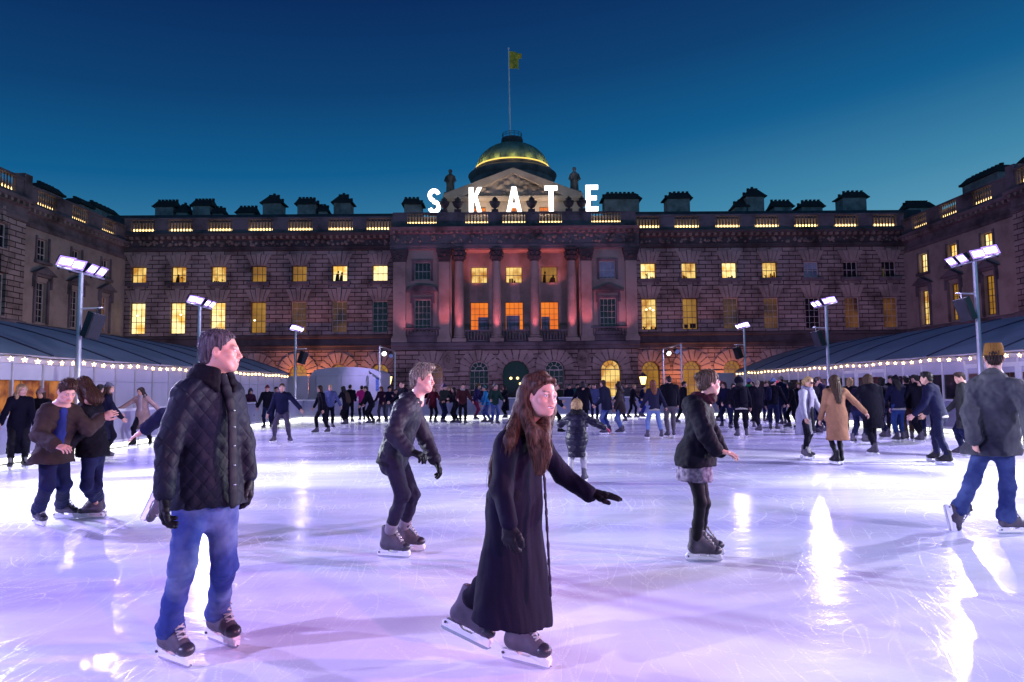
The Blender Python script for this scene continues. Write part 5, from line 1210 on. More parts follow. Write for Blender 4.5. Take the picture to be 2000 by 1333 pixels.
def fuzz(V, F, seed, n, ln):
    """fine loose hairs over the hair's surface"""
    r = np.random.RandomState(seed); fn = np.cross(V[F[:, 1]] - V[F[:, 0]], V[F[:, 2]] - V[F[:, 0]]); fn /= np.linalg.norm(fn, axis=1)[:, None] + 1e-12
    I = r.randint(0, len(F), n); N = fn[I]; c = V[F[I]].mean(1); top = np.clip((c[:, 2:] - .07) / .05, 0, 1)
    d = N * .55 + np.array([0, -.35, -.55]) * (1 - top) + np.array([.1, -.35, .45]) * top + r.normal(size=(n, 3)) * .28; d /= np.linalg.norm(d, axis=1)[:, None]
    w = np.cross(d, N); w /= np.linalg.norm(w, axis=1)[:, None] + 1e-9; L = ln * r.uniform(.5, 1.3, (n, 1)); b = len(V)
    Q = np.stack([c - N * .002 - w * .0011, c - N * .002 + w * .0011, c + d * L + w * .0003 - N * .1 * L, c + d * L - w * .0003 - N * .1 * L], 1).reshape(-1, 3)
    return np.concatenate([V, Q]), np.concatenate([F, b + np.arange(4 * n).reshape(-1, 4)])
def strands(seed, amp, fr=260): 
    r = np.random.RandomState(seed); ph = r.uniform(0, 6, 4)
    def f(P):
        a = np.arctan2(P[:, 0], P[:, 1] + .02); return amp * (np.sin(a * 23 + P[:, 2] * 30 + ph[0]) + .7 * np.sin(a * 41 - P[:, 2] * 22 + ph[1]) + .6 * np.sin(P[:, 0] * fr + P[:, 2] * 60 + ph[2]) + .5 * np.sin(P[:, 1] * fr * .8 + P[:, 0] * 90 + ph[3]))
    return f
def cached(key, fn):
    if key not in CACHE: CACHE[key] = fn()
    return CACHE[key]
def nrmz(v): return v / max(1e-9, np.linalg.norm(v))
# ---------------------------------------------------------------- a whole person from joints
def person(label, J, S, group=None):
    """J: joints in world space (sh/el/wr/hip/kn per side, neck, head, face, up, feet); S: clothes, hair, size"""
    hi = S.get('hi', False); sc = S.get('sc', 1.0); male = S.get('male', True)
    fR, fL = J['footR'], J['footL']
    g0 = (Vector(fR[0]) + Vector(fL[0])) / 2; root = thing('person', label, 'person', (g0.x, g0.y, 0.0), group)
    dark = S.get('dark_boots', False)
    anR = V3(skate(root, fR[0], fR[1], fR[2] if len(fR) > 2 else (0, 0, 1), dark, hi)); anL = V3(skate(root, fL[0], fL[1], fL[2] if len(fL) > 2 else (0, 0, 1), dark, hi))
    if sc < .8:
        for ch in root.children:
            if ch.name.startswith('skate'): ch.scale = (sc * 1.15,) * 3
    g = {k: V3(J[k]) for k in ('shR', 'shL', 'elR', 'elL', 'wrR', 'wrL', 'hipR', 'hipL', 'knR', 'knL', 'neck', 'head')}
    side = nrmz(g['shR'] - g['shL']); hside = nrmz(g['hipR'] - g['hipL']); P = (g['hipR'] + g['hipL']) / 2; N = g['neck']; spine = nrmz(N - P); dep = nrmz(np.cross(side, spine)); hdep = nrmz(np.cross(hside, spine))
    vox = S.get('vox', .008 if hi else .019); w = sc * (1.0 if male else .88); seed = S.get('seed', 1)
    skin = np.array(SKIN[S.get('skin', 'fair')])
    # body: one surface of trunk, limbs, neck and head, hands
    b = SDF(); bv = .014 if hi else .028
    def torso(s, o, k=.06):
        ch, wa = P + (N - P) * .70, P + (N - P) * .36
        s.cap(ch, wa, .162 * w + o, (.142 if male else .128) * w + o, k=k, w=dep, q=.66); s.cap(wa, P, (.142 if male else .13) * w + o, .162 * sc + o, k=k, w=hdep, q=.70)
        s.cap(g['shR'] - side * .02, g['shL'] + side * .02, .062 * w + o * .8, k=k); s.cap(N + spine * .0, ch, .060 * w + o * .8, .13 * w + o, k=k, w=dep, q=.75)
    torso(b, -.012)
    for q in 'RL':
        b.cap(g['sh' + q], g['el' + q], .048 * w, .040 * w, k=.03); b.cap(g['el' + q], g['wr' + q], .040 * w, .027 * w, k=.02)
        b.cap(g['hip' + q], g['kn' + q], .058 * sc, .036 * sc, k=.04); b.cap(g['kn' + q], anR if q == 'R' else anL, .036 * sc, .026 * sc, k=.03)
    V, F = b.mesh(bv); parts = [(V, F, np.tile(skin, (len(V), 1)))]
    hsc = S.get('headsc', 1.0 if male else .95); R3 = frame(J['face'], J.get('up', (0, 0, 1)))
    hv, hf, hc = head(male, S.get('smile', 0), hi, skin, S.get('beard', 0), S.get('brow', (.05, .03, .02)), S.get('nose', 1.0)); parts.append((g['head'] + (hv * hsc) @ R3, hf, hc))
    b2 = SDF(); b2.cap(g['head'] + (np.array([0, -.035, -.13]) * hsc) @ R3, N - spine * .06, .052 * w if male else .044 * w, .07 * w, k=.02); V, F = b2.mesh(bv * .7); parts.append((V, F, np.tile(skin, (len(V), 1))))
    gl = []
    for q in 'RL':
        hd = J.get('hand' + q, {}); dirv = hd.get('dir', g['wr' + q] - g['el' + q]); palm = hd.get('palm', -side if q == 'R' else side); kind = hd.get('kind', 'rest'); glv = S.get('gloves')
        if glv and not kind.startswith('glove'): kind = 'glove'
        V, F = place_hand(kind, hi, g['wr' + q] + nrmz(V3(dirv)) * .03 * sc, dirv, palm, q == 'R', sc * (1.0 if male else .9))
        (gl if glv else parts).append((V, F, np.tile(skin, (len(V), 1))))
    def join(pp):
        o = 0; vs, fs, cs = [], [], []
        for V, F, c in pp: vs.append(V); fs.append(F + o); cs.append(c); o += len(V)
        return np.concatenate(vs), np.concatenate(fs), np.concatenate(cs)
    V, F, c = join(parts); tomesh('body', V, F, m_skin, root, c)
    for pp in gl: tomesh('glove', pp[0], pp[1], S['gloves'], root)
    # trousers
    tr = S['trousers']; s = SDF(); o = S.get('loose', .012)
    if not S.get('bare', False):
        s.cap(P + spine * .04, P - spine * .03, .150 * sc + o * .5, .155 * sc + o * .5, k=.06, w=hdep, q=.70)
        for q, an in (('R', anR), ('L', anL)):
            k_ = g['kn' + q]; s.cap(g['hip' + q], k_, .080 * sc + o, .054 * sc + o, k=.035)
        for q, an in (('R', anR), ('L', anL)):
            k_ = g['kn' + q]; low = an + (k_ - an) * S.get('cuff', .24); s2 = S.get('flare', .0) * sc
            mid = low + (k_ - low) * .45; s.cap(k_, mid, .054 * sc + o, .051 * sc + o, k=.03); s.cap(mid, low, .051 * sc + o, .044 * sc + o + s2, k=.03)
            if S.get('bunch'): s.cap(low + (k_ - an) * .05, low, .050 * sc + o + s2, .053 * sc + o + s2, k=.015)
        f1 = wob(seed, 17, .009 * sc if hi else .006, 8, (1, 1, 1.3)); f2 = wob(seed + 5, 46, .0048 if hi else 0.0, 6, (.8, .8, 1.2)); ctr = [(g['knR'], .12), (g['knL'], .12), (anR, .13), (anL, .13), (g['hipR'], .14), (g['hipL'], .14)]; kf = S.get('loose', .012) > 0
        def ff(Q):
            wgt = .35 + sum(np.exp(-(((Q - c) ** 2).sum(1)) / r_ ** 2) for c, r_ in ctr); return (f1(Q) + f2(Q)) * np.clip(wgt, 0, 1.25) * (1 if kf else .2)
        V, F = s.mesh(vox, ff); tomesh(S.get('leg_name', 'trousers'), V, F, tr, root)
    if S.get('socks') is not None:
        for q, an in (('R', anR), ('L', anL)):
            s = SDF(); u = nrmz(g['kn' + q] - an); s.cap(an + u * .10, an + u * .17, .052 * sc, .058 * sc); V, F = s.mesh(vox); tomesh('sock', V, F, S['socks'], root)
    # jacket or coat
    s = SDF(); o = S.get('puff', .022); torso(s, o)
    if S.get('hood'): s.cap(N - dep * 0 + V3(J['face']) * -.085 - spine * .0 + side * .055, N + V3(J['face']) * -.085 - side * .055, .055 * sc, k=.05); s.ell(N + V3(J['face']) * -.10 - spine * .06, (.08 * sc, .06 * sc, .09 * sc), k=.05)
    hem = S.get('hem')
    if hem is not None:
        hc, hr = V3(hem[0]), hem[1]; q_ = hem[2] if len(hem) > 2 else .75; up_ = nrmz(P - hc)
        s.cap(P + spine * .05, hc - up_ * .05, .150 * sc + o, hr, k=.08, w=hdep, q=q_); s.cut(hc, hem[3] if len(hem) > 3 else -up_)
    else: s.cut(P - spine * .06, -spine)
    ar = S.get('sleeve', .012)
    for q in 'RL':
        e_, w_ = g['el' + q], g['wr' + q]
        s.cap(g['sh' + q], e_, .060 * w + ar, .050 * w + ar, k=.04); s.cap(e_, w_ + nrmz(w_ - e_) * S.get('cuffext', .0), .050 * w + ar, .040 * w + ar, k=.025)
        if S.get('ribcuff'): s.cap(w_ - nrmz(w_ - e_) * .03, w_ + nrmz(w_ - e_) * .01, .038 * w, .034 * w, k=.01)
    if S.get('collar_up'):
        cn = N + spine * .015; fv = nrmz(V3(J['face']))
        for i in range(14):
            a0, a1 = 2 * math.pi * i / 14, 2 * math.pi * (i + 1) / 14
            p0 = cn + side * .075 * w * math.cos(a0) + dep * .075 * w * math.sin(a0); p1 = cn + side * .075 * w * math.cos(a1) + dep * .075 * w * math.sin(a1); s.cap(p0, p1, .024, k=.02)
    fs_ = S.get('foldst', (1, 1, 1)); f1 = wob(seed + 11, 17, S.get('fold', .008), 8, fs_); f2 = wob(seed + 12, 48, S.get('fold', .008) * S.get('fine', .6), 7, fs_)
    V, F = s.mesh(vox, lambda Q: f1(Q) + f2(Q)); V = smoothv(V, F, 1, .3) if hi else V; tomesh(S.get('top_name', 'jacket'), V, F, S['jacket'], root)
    # hair, hats and extras
    hs = S.get('hair')
    if hs:
        st, colr = hs[0], hs[1]; L_ = hs[2] if len(hs) > 2 else .25
        def mk():
            V, F = hair_sdf(st, L_).mesh(.0042 if hi else .011, strands(seed if hi else 3, .0020 if st in ('short', 'recede', 'buzz') else .0026)); return fuzz(V, F, seed, 2600, {'buzz': .006, 'recede': .012, 'quiff': .020}.get(st, .015)) if hi else (V, F)
        V, F = cached((st, L_, hi, seed if hi else 0), mk); tomesh('hair', g['head'] + (V * hsc) @ R3, F, HAIR[colr], root)
    if S.get('hat'):
        kd, mt = S['hat']; V, F = cached(('hat', kd, hi), lambda: hat_sdf(kd).mesh(.0045 if hi else .011, (lambda Q: .0016 * np.sin(np.arctan2(Q[:, 0], Q[:, 1]) * 34)) if kd in ('beanie', 'docker', 'pompom') else None)); tomesh('hat', g['head'] + (V * hsc) @ R3, F, mt, root)
    if S.get('scarf'):
        s = SDF(); cn = N + spine * .035
        for i in range(12):
            a0, a1 = 2 * math.pi * i / 12, 2 * math.pi * (i + 1) / 12
            s.cap(cn + side * .07 * math.cos(a0) + dep * .075 * math.sin(a0) + spine * .012 * math.sin(3 * a0), cn + side * .07 * math.cos(a1) + dep * .075 * math.sin(a1) + spine * .012 * math.sin(3 * a1), .036, k=.02)
        if S.get('scarf_tail'): fv = nrmz(np.cross(spine, side)) * S['scarf_tail']; s.cap(cn + fv * .09, cn + fv * .13 - spine * .36, .045, .05, k=.03, w=dep, q=.5)
        f = wob(seed + 3, 60, .006); V, F = s.mesh(.007 if hi else .014, f); tomesh('scarf', V, F, S['scarf'], root)
    if S.get('backpack'):
        s = SDF(); bd = -V3(J['face']); bd = nrmz(bd - spine * (bd @ spine)); c0 = P + (N - P) * .78 + bd * (.17 * w + .03); c1 = P + (N - P) * .28 + bd * (.17 * w + .04); s.cap(c0, c1, .10, .12, k=.03, w=bd, q=.65)
        V, F = s.mesh(.014 if hi else .02, wob(seed + 4, 30, .006)); tomesh('backpack', V, F, S['backpack'], root)
    if S.get('waistband') is not None:
        s = SDF(); s.cap(P - spine * .045, P - spine * .085, .162 * sc + o * .75, .165 * sc + o * .75, w=hdep, q=.72); s.cut(P - spine * .10, -spine); V, F = s.mesh(.015); tomesh('shirt_hem', V, F, S['waistband'], root)
    return root, g, dict(P=P, N=N, spine=spine, side=side, dep=dep, R3=R3, hsc=hsc, anR=anR, anL=anL, vox=vox)
def ik(h, a, l1, l2, pole):
    h, a, pole = V3(h), V3(a), V3(pole); d = a - h; D = min(np.linalg.norm(d), (l1 + l2) * .999); u = d / np.linalg.norm(d); pole = nrmz(pole - u * (pole @ u)); x = (l1 * l1 - l2 * l2 + D * D) / (2 * D); y = math.sqrt(max(0, l1 * l1 - x * x)); return h + u * x + pole * y
def skater(label, px, py, S, H=1.72, yaw=0.0, step=.15, wide=.12, crouch=.03, lean=6, arms=((12, 8, 20), (12, 8, 20)), head_yaw=0, head_pitch=0, lift=(0, 0), toe=12, Y=None, group=None, twist=0):
    """a standing or gliding figure with both blades on the ice, at the picture point of its feet"""
    p = atZ(px, py) if Y is None else atY(px, py, Y); x0, y0 = p.x, p.y; a = R(yaw); f = np.array([math.cos(a), math.sin(a), 0]); r = np.array([math.sin(a), -math.cos(a), 0]); up = np.array([0, 0, 1.0]); sc = H / 1.75
    l1, l2 = .245 * H, .225 * H; o = np.array([x0, y0, 0])
    hz = .175 + (l1 + l2) * .985 - crouch; P = o + up * hz - f * .03 * (1 + crouch * 5)
    sp = nrmz(up + f * math.tan(R(lean))); a2 = a + R(twist); f2 = np.array([math.cos(a2), math.sin(a2), 0]); r2 = np.array([math.sin(a2), -math.cos(a2), 0])
    N = P + sp * .335 * H * .94; J = {}
    for q, sg, ar in (('R', 1, arms[0]), ('L', -1, arms[1])):
        J['hip' + q] = P + r * sg * .088 * sc; fo = o + r * sg * wide + f * sg * step / 2 + up * lift[0 if sg > 0 else 1]
        ta = a - sg * R(toe); tv = (math.cos(ta), math.sin(ta), -.25 if lift[0 if sg > 0 else 1] > .03 else 0); J['foot' + q] = (fo, tv)
        t_ = nrmz(np.array(tv)); an = fo + up * .175 - t_ * .055; J['kn' + q] = ik(J['hip' + q], an, l1, l2, f + r * sg * .15)
        wS = (.185 if S.get('male', True) else .16) * sc; sh = N - sp * .055 * sc + r2 * sg * wS; J['sh' + q] = sh
        ab, fw, be = R(ar[0]), R(ar[1]), R(ar[2]); d1 = nrmz(-up * math.cos(ab) * math.cos(fw) + r2 * sg * math.sin(ab) + f2 * math.sin(fw) * math.cos(ab)); el = sh + d1 * .170 * H
        pr = nrmz(f2 - d1 * (f2 @ d1)) if abs(f2 @ d1) < .98 else up; d2 = nrmz(d1 * math.cos(be) + pr * math.sin(be)); J['el' + q] = el; J['wr' + q] = el + d2 * .145 * H
        J['hand' + q] = dict(palm=-r2 * sg + f2 * .2 * (1 if ab < .6 else 0) - up * (1.5 if ab > .6 else 0), kind='rest')
    ah = a2 + R(head_yaw); fv = np.array([math.cos(ah), math.sin(ah), -math.tan(R(head_pitch))]); J['neck'] = N; J['head'] = N + sp * .155 * (.6 + .4 * sc) + nrmz(fv) * .03 + up * .01; J['face'] = fv; J['up'] = nrmz(up + f * .05)
    hemd = S.get('hemdrop')
    if hemd is not None:
        hc = P - sp * hemd * sc * .3 - up * hemd * sc * .7; S = dict(S); S['hem'] = (hc, S.get('hemr', .19) * sc, .8, (0, 0, -1))
    S = dict(S); S['sc'] = S.get('sc', sc)
    return person(label, J, S, group)
# ================================================================ the skaters
def jp(px, py, Y): return V3(atY(px, py, Y))
def gf(hx, hy, tx, ty, z=0.0):
    a, b = atZ(hx, hy, z), atZ(tx, ty, z); return ((a + b) / 2, (b - a).normalized())
K = {}
def ck(name, col, **kw):
    key = (name, tuple(col), tuple(sorted((a, str(b)) for a, b in kw.items())))
    if key not in K: K[key] = cloth(name, col, **kw)
    return K[key]
BLACK, NAVY, INK = (.006, .005, .016), (.010, .011, .050), (.0035, .003, .014)
c_black = ck('black_cloth', BLACK); c_navy = ck('navy_cloth', NAVY); c_ink = ck('ink_cloth', INK)
c_jean = ck('blue_jeans', (.36, .46, .66), col2=(.036, .066, .27), lohi=(.44, .92), vs=3.2, bs=260, bump=.35); c_djean = ck('dark_jeans', (.016, .022, .085), col2=(.010, .013, .05), vs=4, bs=260)
c_ljean = ck('light_jeans', (.24, .33, .62), col2=(.15, .22, .48), vs=4, bs=260); c_grey = ck('grey_trousers', (.10, .085, .13)); c_tight = ck('black_tights', (.009, .008, .014), rough=.6)
c_glove = ck('black_glove', (.011, .010, .016), rough=.5, bs=60, bump=.4); c_white = ck('white_trousers', (.62, .58, .62)); c_camel = ck('camel_wool', (.44, .215, .12), bump=.4, bs=90)
c_lgrey = ck('pale_grey_wool', (.40, .38, .52), bs=90, bump=.4); c_pink = ck('blush_wool', (.55, .36, .34), bs=90); c_olive = ck('olive_cloth', (.030, .042, .036)); c_brown = ck('brown_wax', (.055, .036, .034))
c_plum = ck('plum_cloth', (.07, .020, .055)); c_red = ck('dark_red_cloth', (.16, .015, .035)); c_hot = ck('hot_pink_vest', (.85, .03, .30)); c_cyan = ck('bright_blue_cloth', (.03, .30, .62)); c_greyblue = ck('blue_grey_hoodie', (.13, .15, .34))
c_green = ck('green_cloth', (.02, .30, .09)); c_cobalt = ck('cobalt_cloth', (.02, .06, .42)); c_cream = ck('cream_cloth', (.55, .50, .46)); c_maroon = ck('maroon_scarf', (.055, .010, .022), vs=12)
c_beige = ck('beige_cloth', (.42, .33, .26)); c_lilac = ck('lilac_knit', (.30, .27, .42), bs=60, bump=.5)

# ---- man in the quilted jacket
quilt = ck('quilted_navy', (.010, .013, .032), rough=.62, pat=('quilt', .076, .010), var=.35, vs=4)
root, g, B = person('man in dark quilted jacket, blue jeans and black gloves gliding at the front left', dict(
    neck=jp(415, 738, 3.80), head=jp(431, 687, 3.80), face=(1, .20, .02), up=(-.02, 0, 1),
    shR=jp(365, 768, 3.66), shL=jp(451, 770, 3.93), elR=jp(329, 868, 3.58), elL=jp(474, 866, 3.98), wrR=jp(322, 962, 3.55), wrL=jp(485, 928, 3.95),
    hipR=jp(374, 972, 3.74), hipL=jp(432, 972, 3.88), knR=jp(356, 1102, 3.66), knL=jp(437, 1106, 3.84), footR=gf(306, 1284, 374, 1309), footL=gf(400, 1246, 468, 1271),
    handR=dict(dir=(.02, -.05, -1), palm=(.9, .2, 0)), handL=dict(dir=(.12, -.05, -1), palm=(-.8, -.3, 0))),
    dict(hi=True, vox=.0065, jacket=quilt, trousers=c_jean, gloves=c_glove, hair=('recede', 'grey'), beard=.22, nose=1.05, skin='fair', seed=3, loose=.006, flare=.010, bunch=True, cuff=.02, puff=.012, sleeve=.008, fold=.007,
         hem=(jp(409, 984, 3.82), .192, .78, (0, 0, -1)), brow=(.10, .08, .08)))
def ringpart(name, B, g, mat, r, t, lift, open_, parent, drop=0.0, tilt=0.0, n=22, vox=.0065):
    """a turned-down collar: a band round the neck, open at the throat, falling to two points"""
    s = SDF(); N, sp, side, dep = B['N'], B['spine'], B['side'], B['dep']; fd = np.cross(sp, side); fd = nrmz(fd)
    for i in range(n):
        a0, a1 = -math.pi + open_ + (2 * math.pi - 2 * open_) * i / n, -math.pi + open_ + (2 * math.pi - 2 * open_) * (i + 1) / n
        def pt(a, rr, z): return N + sp * (lift + z + tilt * -math.cos(a)) + side * rr * math.sin(a) - fd * -1 * rr * -math.cos(a) * 1.0
        p0, p1 = pt(a0, r, 0), pt(a1, r, 0); s.cap(p0, p1, t, k=.012)
        q0, q1 = pt(a0, r * 1.32, -.035 - drop * abs(a0 / math.pi) ** 3), pt(a1, r * 1.32, -.035 - drop * abs(a1 / math.pi) ** 3); s.cap(p0, q0, t, t * .8, k=.012); s.cap(q0, q1, t * .8, k=.012)
    V, F = s.mesh(vox, wob(4, 60, .002)); return tomesh(name, V, F, mat, parent)
fdA = nrmz(np.cross(B['spine'], B['side'])); fdA = fdA if fdA[0] > 0 else -fdA
def collar(B, mat, root, r=.078, t=.017, lift=.035, fd=None, drop=.06, gap=.35, name='collar'):
    s = SDF(); N, sp, side = B['N'], B['spine'], B['side']; n = 26; P0 = []
    for i in range(n + 1):
        a = gap + (2 * math.pi - 2 * gap) * i / n; e = abs(i / n - .5) * 2
        top = N + sp * (lift - .025 * e ** 2) + fd * r * math.cos(a) * 1.05 + side * r * math.sin(a); low = N + sp * (lift - .050 - drop * e ** 4) + fd * r * 1.45 * math.cos(a) + side * r * 1.5 * math.sin(a); P0.append((top, low))
    for (a, b), (c, d) in zip(P0, P0[1:]):
        s.cap(a, c, t, k=.01); s.cap(a, b, t, t * .75, k=.01); s.cap(b, d, t * .75, k=.01); s.cap((a + b) / 2, (c + d) / 2, t * .85, k=.01)
    V, F = s.mesh(.0065, wob(8, 70, .0015)); return tomesh(name, V, F, mat, root)
collar(B, ck('corduroy_collar', (.006, .005, .012), bs=90, bump=.5), root, r=.078, fd=fdA, drop=.07, gap=.50, lift=.055, t=.020)
s = SDF(); 
for sg in (-1, 1): s.cap(B['N'] + fdA * .062 + B['side'] * .03 * sg + B['spine'] * .035, B['N'] + fdA * .085 - B['spine'] * .03, .014, .012, k=.01)
V, F = s.mesh(.005); tomesh('shirt_collar', V, F, ck('white_shirt', (.7, .66, .68)), root)
def front_strip(name, B, fd, w0, top, bot, mat, root, rad=(.145, .155), hw=.022, xo=0.0, vox=.0065):
    """placket or open front laid along the body's front, from neck towards the hem"""
    s = SDF(); n = 10; prev = None
    for i in range(n + 1):
        t = i / n; base = B['N'] * (1 - t) + np.array(bot) * t; r_ = (rad[0] * (1 - t) + rad[1] * t) * (.55 + .45 * min(1, t * 4)); p = base + fd * r_ * w0 + B['side'] * xo
        if prev is not None: s.cap(prev, p, hw, k=.01, w=fd, q=.35)
        prev = p
    V, F = s.mesh(vox); return tomesh(name, V, F, mat, root)
front_strip('placket', B, fdA, .98, 0, jp(412, 978, 3.80), ck('jacket_binding', (.010, .010, .022), rough=.6), root, rad=(.150, .168), hw=.030)
q = MB()
for py in (800, 832, 868, 905, 942):
    t = (py - 738) / 240; c = Vector(B['N'] * (1 - t) + jp(412, 978, 3.80) * t + fdA * (.150 * (1 - t) + .168 * t + .008) * (.55 + .45 * min(1, t * 4))); q.lathe([(0, -.006), (.008, -.003), (.008, .003), (0, .006)], c, 10, cap=False)
q.build('buttons', m_bladest, root)
s = SDF()   # flap pockets
for px, py, Y in ((372, 930, 3.60), (452, 925, 3.74)): s.cap(jp(px - 20, py, Y), jp(px + 20, py + 2, Y), .013, k=.005)
# ---- woman in the long coat
coatB = ck('long_black_coat', (.0055, .0035, .022), rough=.8, bs=120, bump=.35, var=.25)
th, tt = V3(atY(866, 1229, 4.02)), V3(atY(944, 1268, 3.94)); bt_ = tt - th
rootB, gB, BB = person('smiling woman with long auburn hair in ankle-length black coat, arm stretched out', dict(
    neck=jp(1022, 842, 3.73), head=jp(1056, 774, 3.66), face=(.64, -.77, -.03), up=(.10, .02, 1),
    shR=jp(990, 868, 3.60), shL=jp(1056, 872, 3.86), elR=jp(980, 955, 3.50), elL=jp(1098, 928, 3.88), wrR=jp(994, 1014, 3.40), wrL=jp(1146, 962, 3.82),
    hipR=jp(985, 975, 3.64), hipL=jp(1022, 975, 3.80), knR=jp(1012, 1110, 3.68), knL=jp(975, 1118, 3.82), footR=gf(984, 1288, 1068, 1309), footL=(Vector((th + tt) / 2), Vector(bt_), Vector((.45, 0, 1))),
    handR=dict(dir=(.0, -.05, -1), palm=(.6, .8, 0)), handL=dict(dir=(1, -.12, -.14), palm=(0, .1, -1), kind='gloveopen')),
    dict(hi=True, vox=.0065, male=False, smile=1, jacket=coatB, trousers=c_black, gloves=c_glove, top_name='coat', seed=8, puff=.008, sleeve=.004, fold=.010, fine=.25, foldst=(1.2, 1.2, .16), hem=(jp(1000, 1206, 3.74), .295, .62, (-.24, 0, -1)), skin='fair', cuffext=.015, brow=(.06, .03, .02), headsc=.945))
# hair: fine locks swept back over the shoulder and down the front
def locks(B, g, root, guides, mat, seed, n=60, r=.008, spread=.03):
    rr = random.Random(seed); mb = MB()
    for _ in range(n):
        G = rr.choice(guides); o1 = Vector((rr.gauss(0, 1), rr.gauss(0, 1), rr.gauss(0, 1))) * spread; o2 = Vector((rr.gauss(0, 1), rr.gauss(0, 1), rr.gauss(0, .6))) * spread * 1.5; ph = rr.uniform(0, 6); path = []
        m = len(G)
        for i in range(m * 3 - 2):
            a, f = i // 3, (i % 3) / 3; p = Vector(G[a]) if f == 0 else Vector(G[a]) * (1 - f) + Vector(G[min(m - 1, a + 1)]) * f; t = i / (m * 3 - 3)
            path.append(p + o1 * (1 - t) * min(1, .35 + t) + o2 * t + Vector((math.sin(t * 7 + ph), math.cos(t * 6 + ph), 0)) * .006)
        mb.tube(path, lambda t: r * (1.0 - .75 * t ** 2) * (.6 + .4 * min(1, t * 5)), 5)
    return mb.build('hair', mat, root, smooth=80)
hw = lambda p: g_head + (np.array(p) * .945) @ R3B
g_head, R3B = gB['head'], BB['R3']
V, F = SDF().ell((0, -.018, .036), (.080, .100, .081)).cut((0, .064, .058), (0, .80, -.60)).ell((0, -.045, -.03), (.070, .065, .07), k=.04).mesh(.0042, strands(5, .0006)); V = g_head + (V * .945) @ R3B
side_r, side_l = [], []
guides = []
for sx, tgt in ((1, [(985, 860, 3.62), (968, 905, 3.62), (958, 950, 3.64)]), (1, [(995, 862, 3.56), (985, 910, 3.54), (972, 960, 3.56)]), (1, [(1008, 850, 3.62), (990, 885, 3.57), (980, 930, 3.56)])):
    guides.append([hw((.012, .0, .116)), hw((.058, -.045, .080)), hw((.076, -.058, .0)), hw((.082, -.065, -.08)), *[jp(*t) for t in tgt]])
for tgt in ([(1050, 850, 3.60), (1054, 890, 3.55), (1052, 925, 3.53)], [(1062, 850, 3.58), (1066, 885, 3.54), (1060, 920, 3.53)]):
    guides.append([hw((-.012, .005, .116)), hw((-.066, -.01, .07)), hw((-.076, -.01, .0)), hw((-.070, .0, -.08)), *[jp(*t) for t in tgt]])
for tgt in ([(1040, 845, 3.56), (1046, 880, 3.54), (1050, 915, 3.53)],): guides.append([hw((.014, .012, .114)), hw((.064, -.030, .072)), hw((.080, -.038, .0)), hw((.084, -.030, -.09)), *[jp(*t) for t in tgt]])
hs_ = SDF()
for sx in (1, -1):
    for k in range(4):
        pts = [hw((sx * .004, .058 - .022 * k, .098 + .006 * k)), hw((sx * .034, .060 - .026 * k, .092 + .004 * k)), hw((sx * .062, .034 - .026 * k, .070 + .003 * k)), hw((sx * .078, -.012 - .020 * k, .024))]
        for a_, b_ in zip(pts, pts[1:]): hs_.cap(a_, b_, .0125, .0125, k=.012)
for gi, G in enumerate(guides):
    m = len(G)
    for i in range(m - 1):
        ra, rb = [(.013, .016, .022, .028, .031, .027, .012)[min(6, int(round(q * 6 / (m - 1))))] for q in (i, i + 1)]
        hs_.cap(G[i], G[i + 1], ra, rb, k=.03)
V2, F2 = hs_.mesh(.0045, wob(3, 55, .003, 6, (1, 1, .15)))
mbh = MB(); rr = random.Random(9)
for _ in range(900):
    G = rr.choice(guides); m = len(G); an = rr.uniform(0, 6.28); rad = rr.uniform(.75, 1.12); ph = rr.uniform(0, 6); st0 = rr.uniform(0, .55); en = rr.uniform(.75, 1.08); path = []
    for i in range(12):
        t = st0 + (en - st0) * i / 11; f = min(t, 1.0) * (m - 1); a = min(int(f), m - 2); f -= a; p = Vector(G[a]) * (1 - f) + Vector(G[a + 1]) * f; R_ = (.014 + .022 * min(1, t * 1.3)) * (1 - .5 * max(0, t - .8) / .2 if t < 1 else .5) * rad
        if t > 1: p = p + (Vector(G[-1]) - Vector(G[-2])) * (t - 1)
        path.append(p + Vector((math.cos(an), math.sin(an), .2 * math.sin(an * 2))) * R_ + Vector((math.sin(t * 11 + ph), math.cos(t * 9 + ph), 0)) * .005)
    mbh.tube(path, lambda t: .0022 * (1 - .7 * t), 4)
fq = np.array([q for q in mbh.f if len(q) == 4]); Vt = np.array([tuple(v) for v in mbh.v])
Va = np.concatenate([V, V2, Vt]); Fa = np.concatenate([F, F2 + len(V), fq + len(V) + len(V2)])
tomesh('hair', Va, Fa, HAIR['chestnut'], rootB)
fdB = np.array([.8, -.6, 0]); collar(BB, coatB, rootB, r=.066, t=.014, lift=.02, fd=fdB, drop=.10, gap=.6)
front_strip('coat_front', BB, fdB, 1.0, 0, jp(1018, 1150, 3.72), ck('coat_edge', (.020, .016, .040), rough=.7), rootB, rad=(.135, .20), hw=.012, xo=.02)
s = SDF(); 
for i in range(16):
    a0, a1 = R(20 + 140 * i / 16), R(20 + 140 * (i + 1) / 16); s.cap(hw((.088 * math.cos(a0), -.030, .03 + .098 * math.sin(a0))), hw((.088 * math.cos(a1), -.030, .03 + .098 * math.sin(a1))), .0055, k=.006)
s.ell(hw((.074, -.02, .03)), (.020, .020, .028), k=.008); V, F = s.mesh(.005); tomesh('headband', V, F, ck('pink_headband', (.42, .02, .14)), rootB)
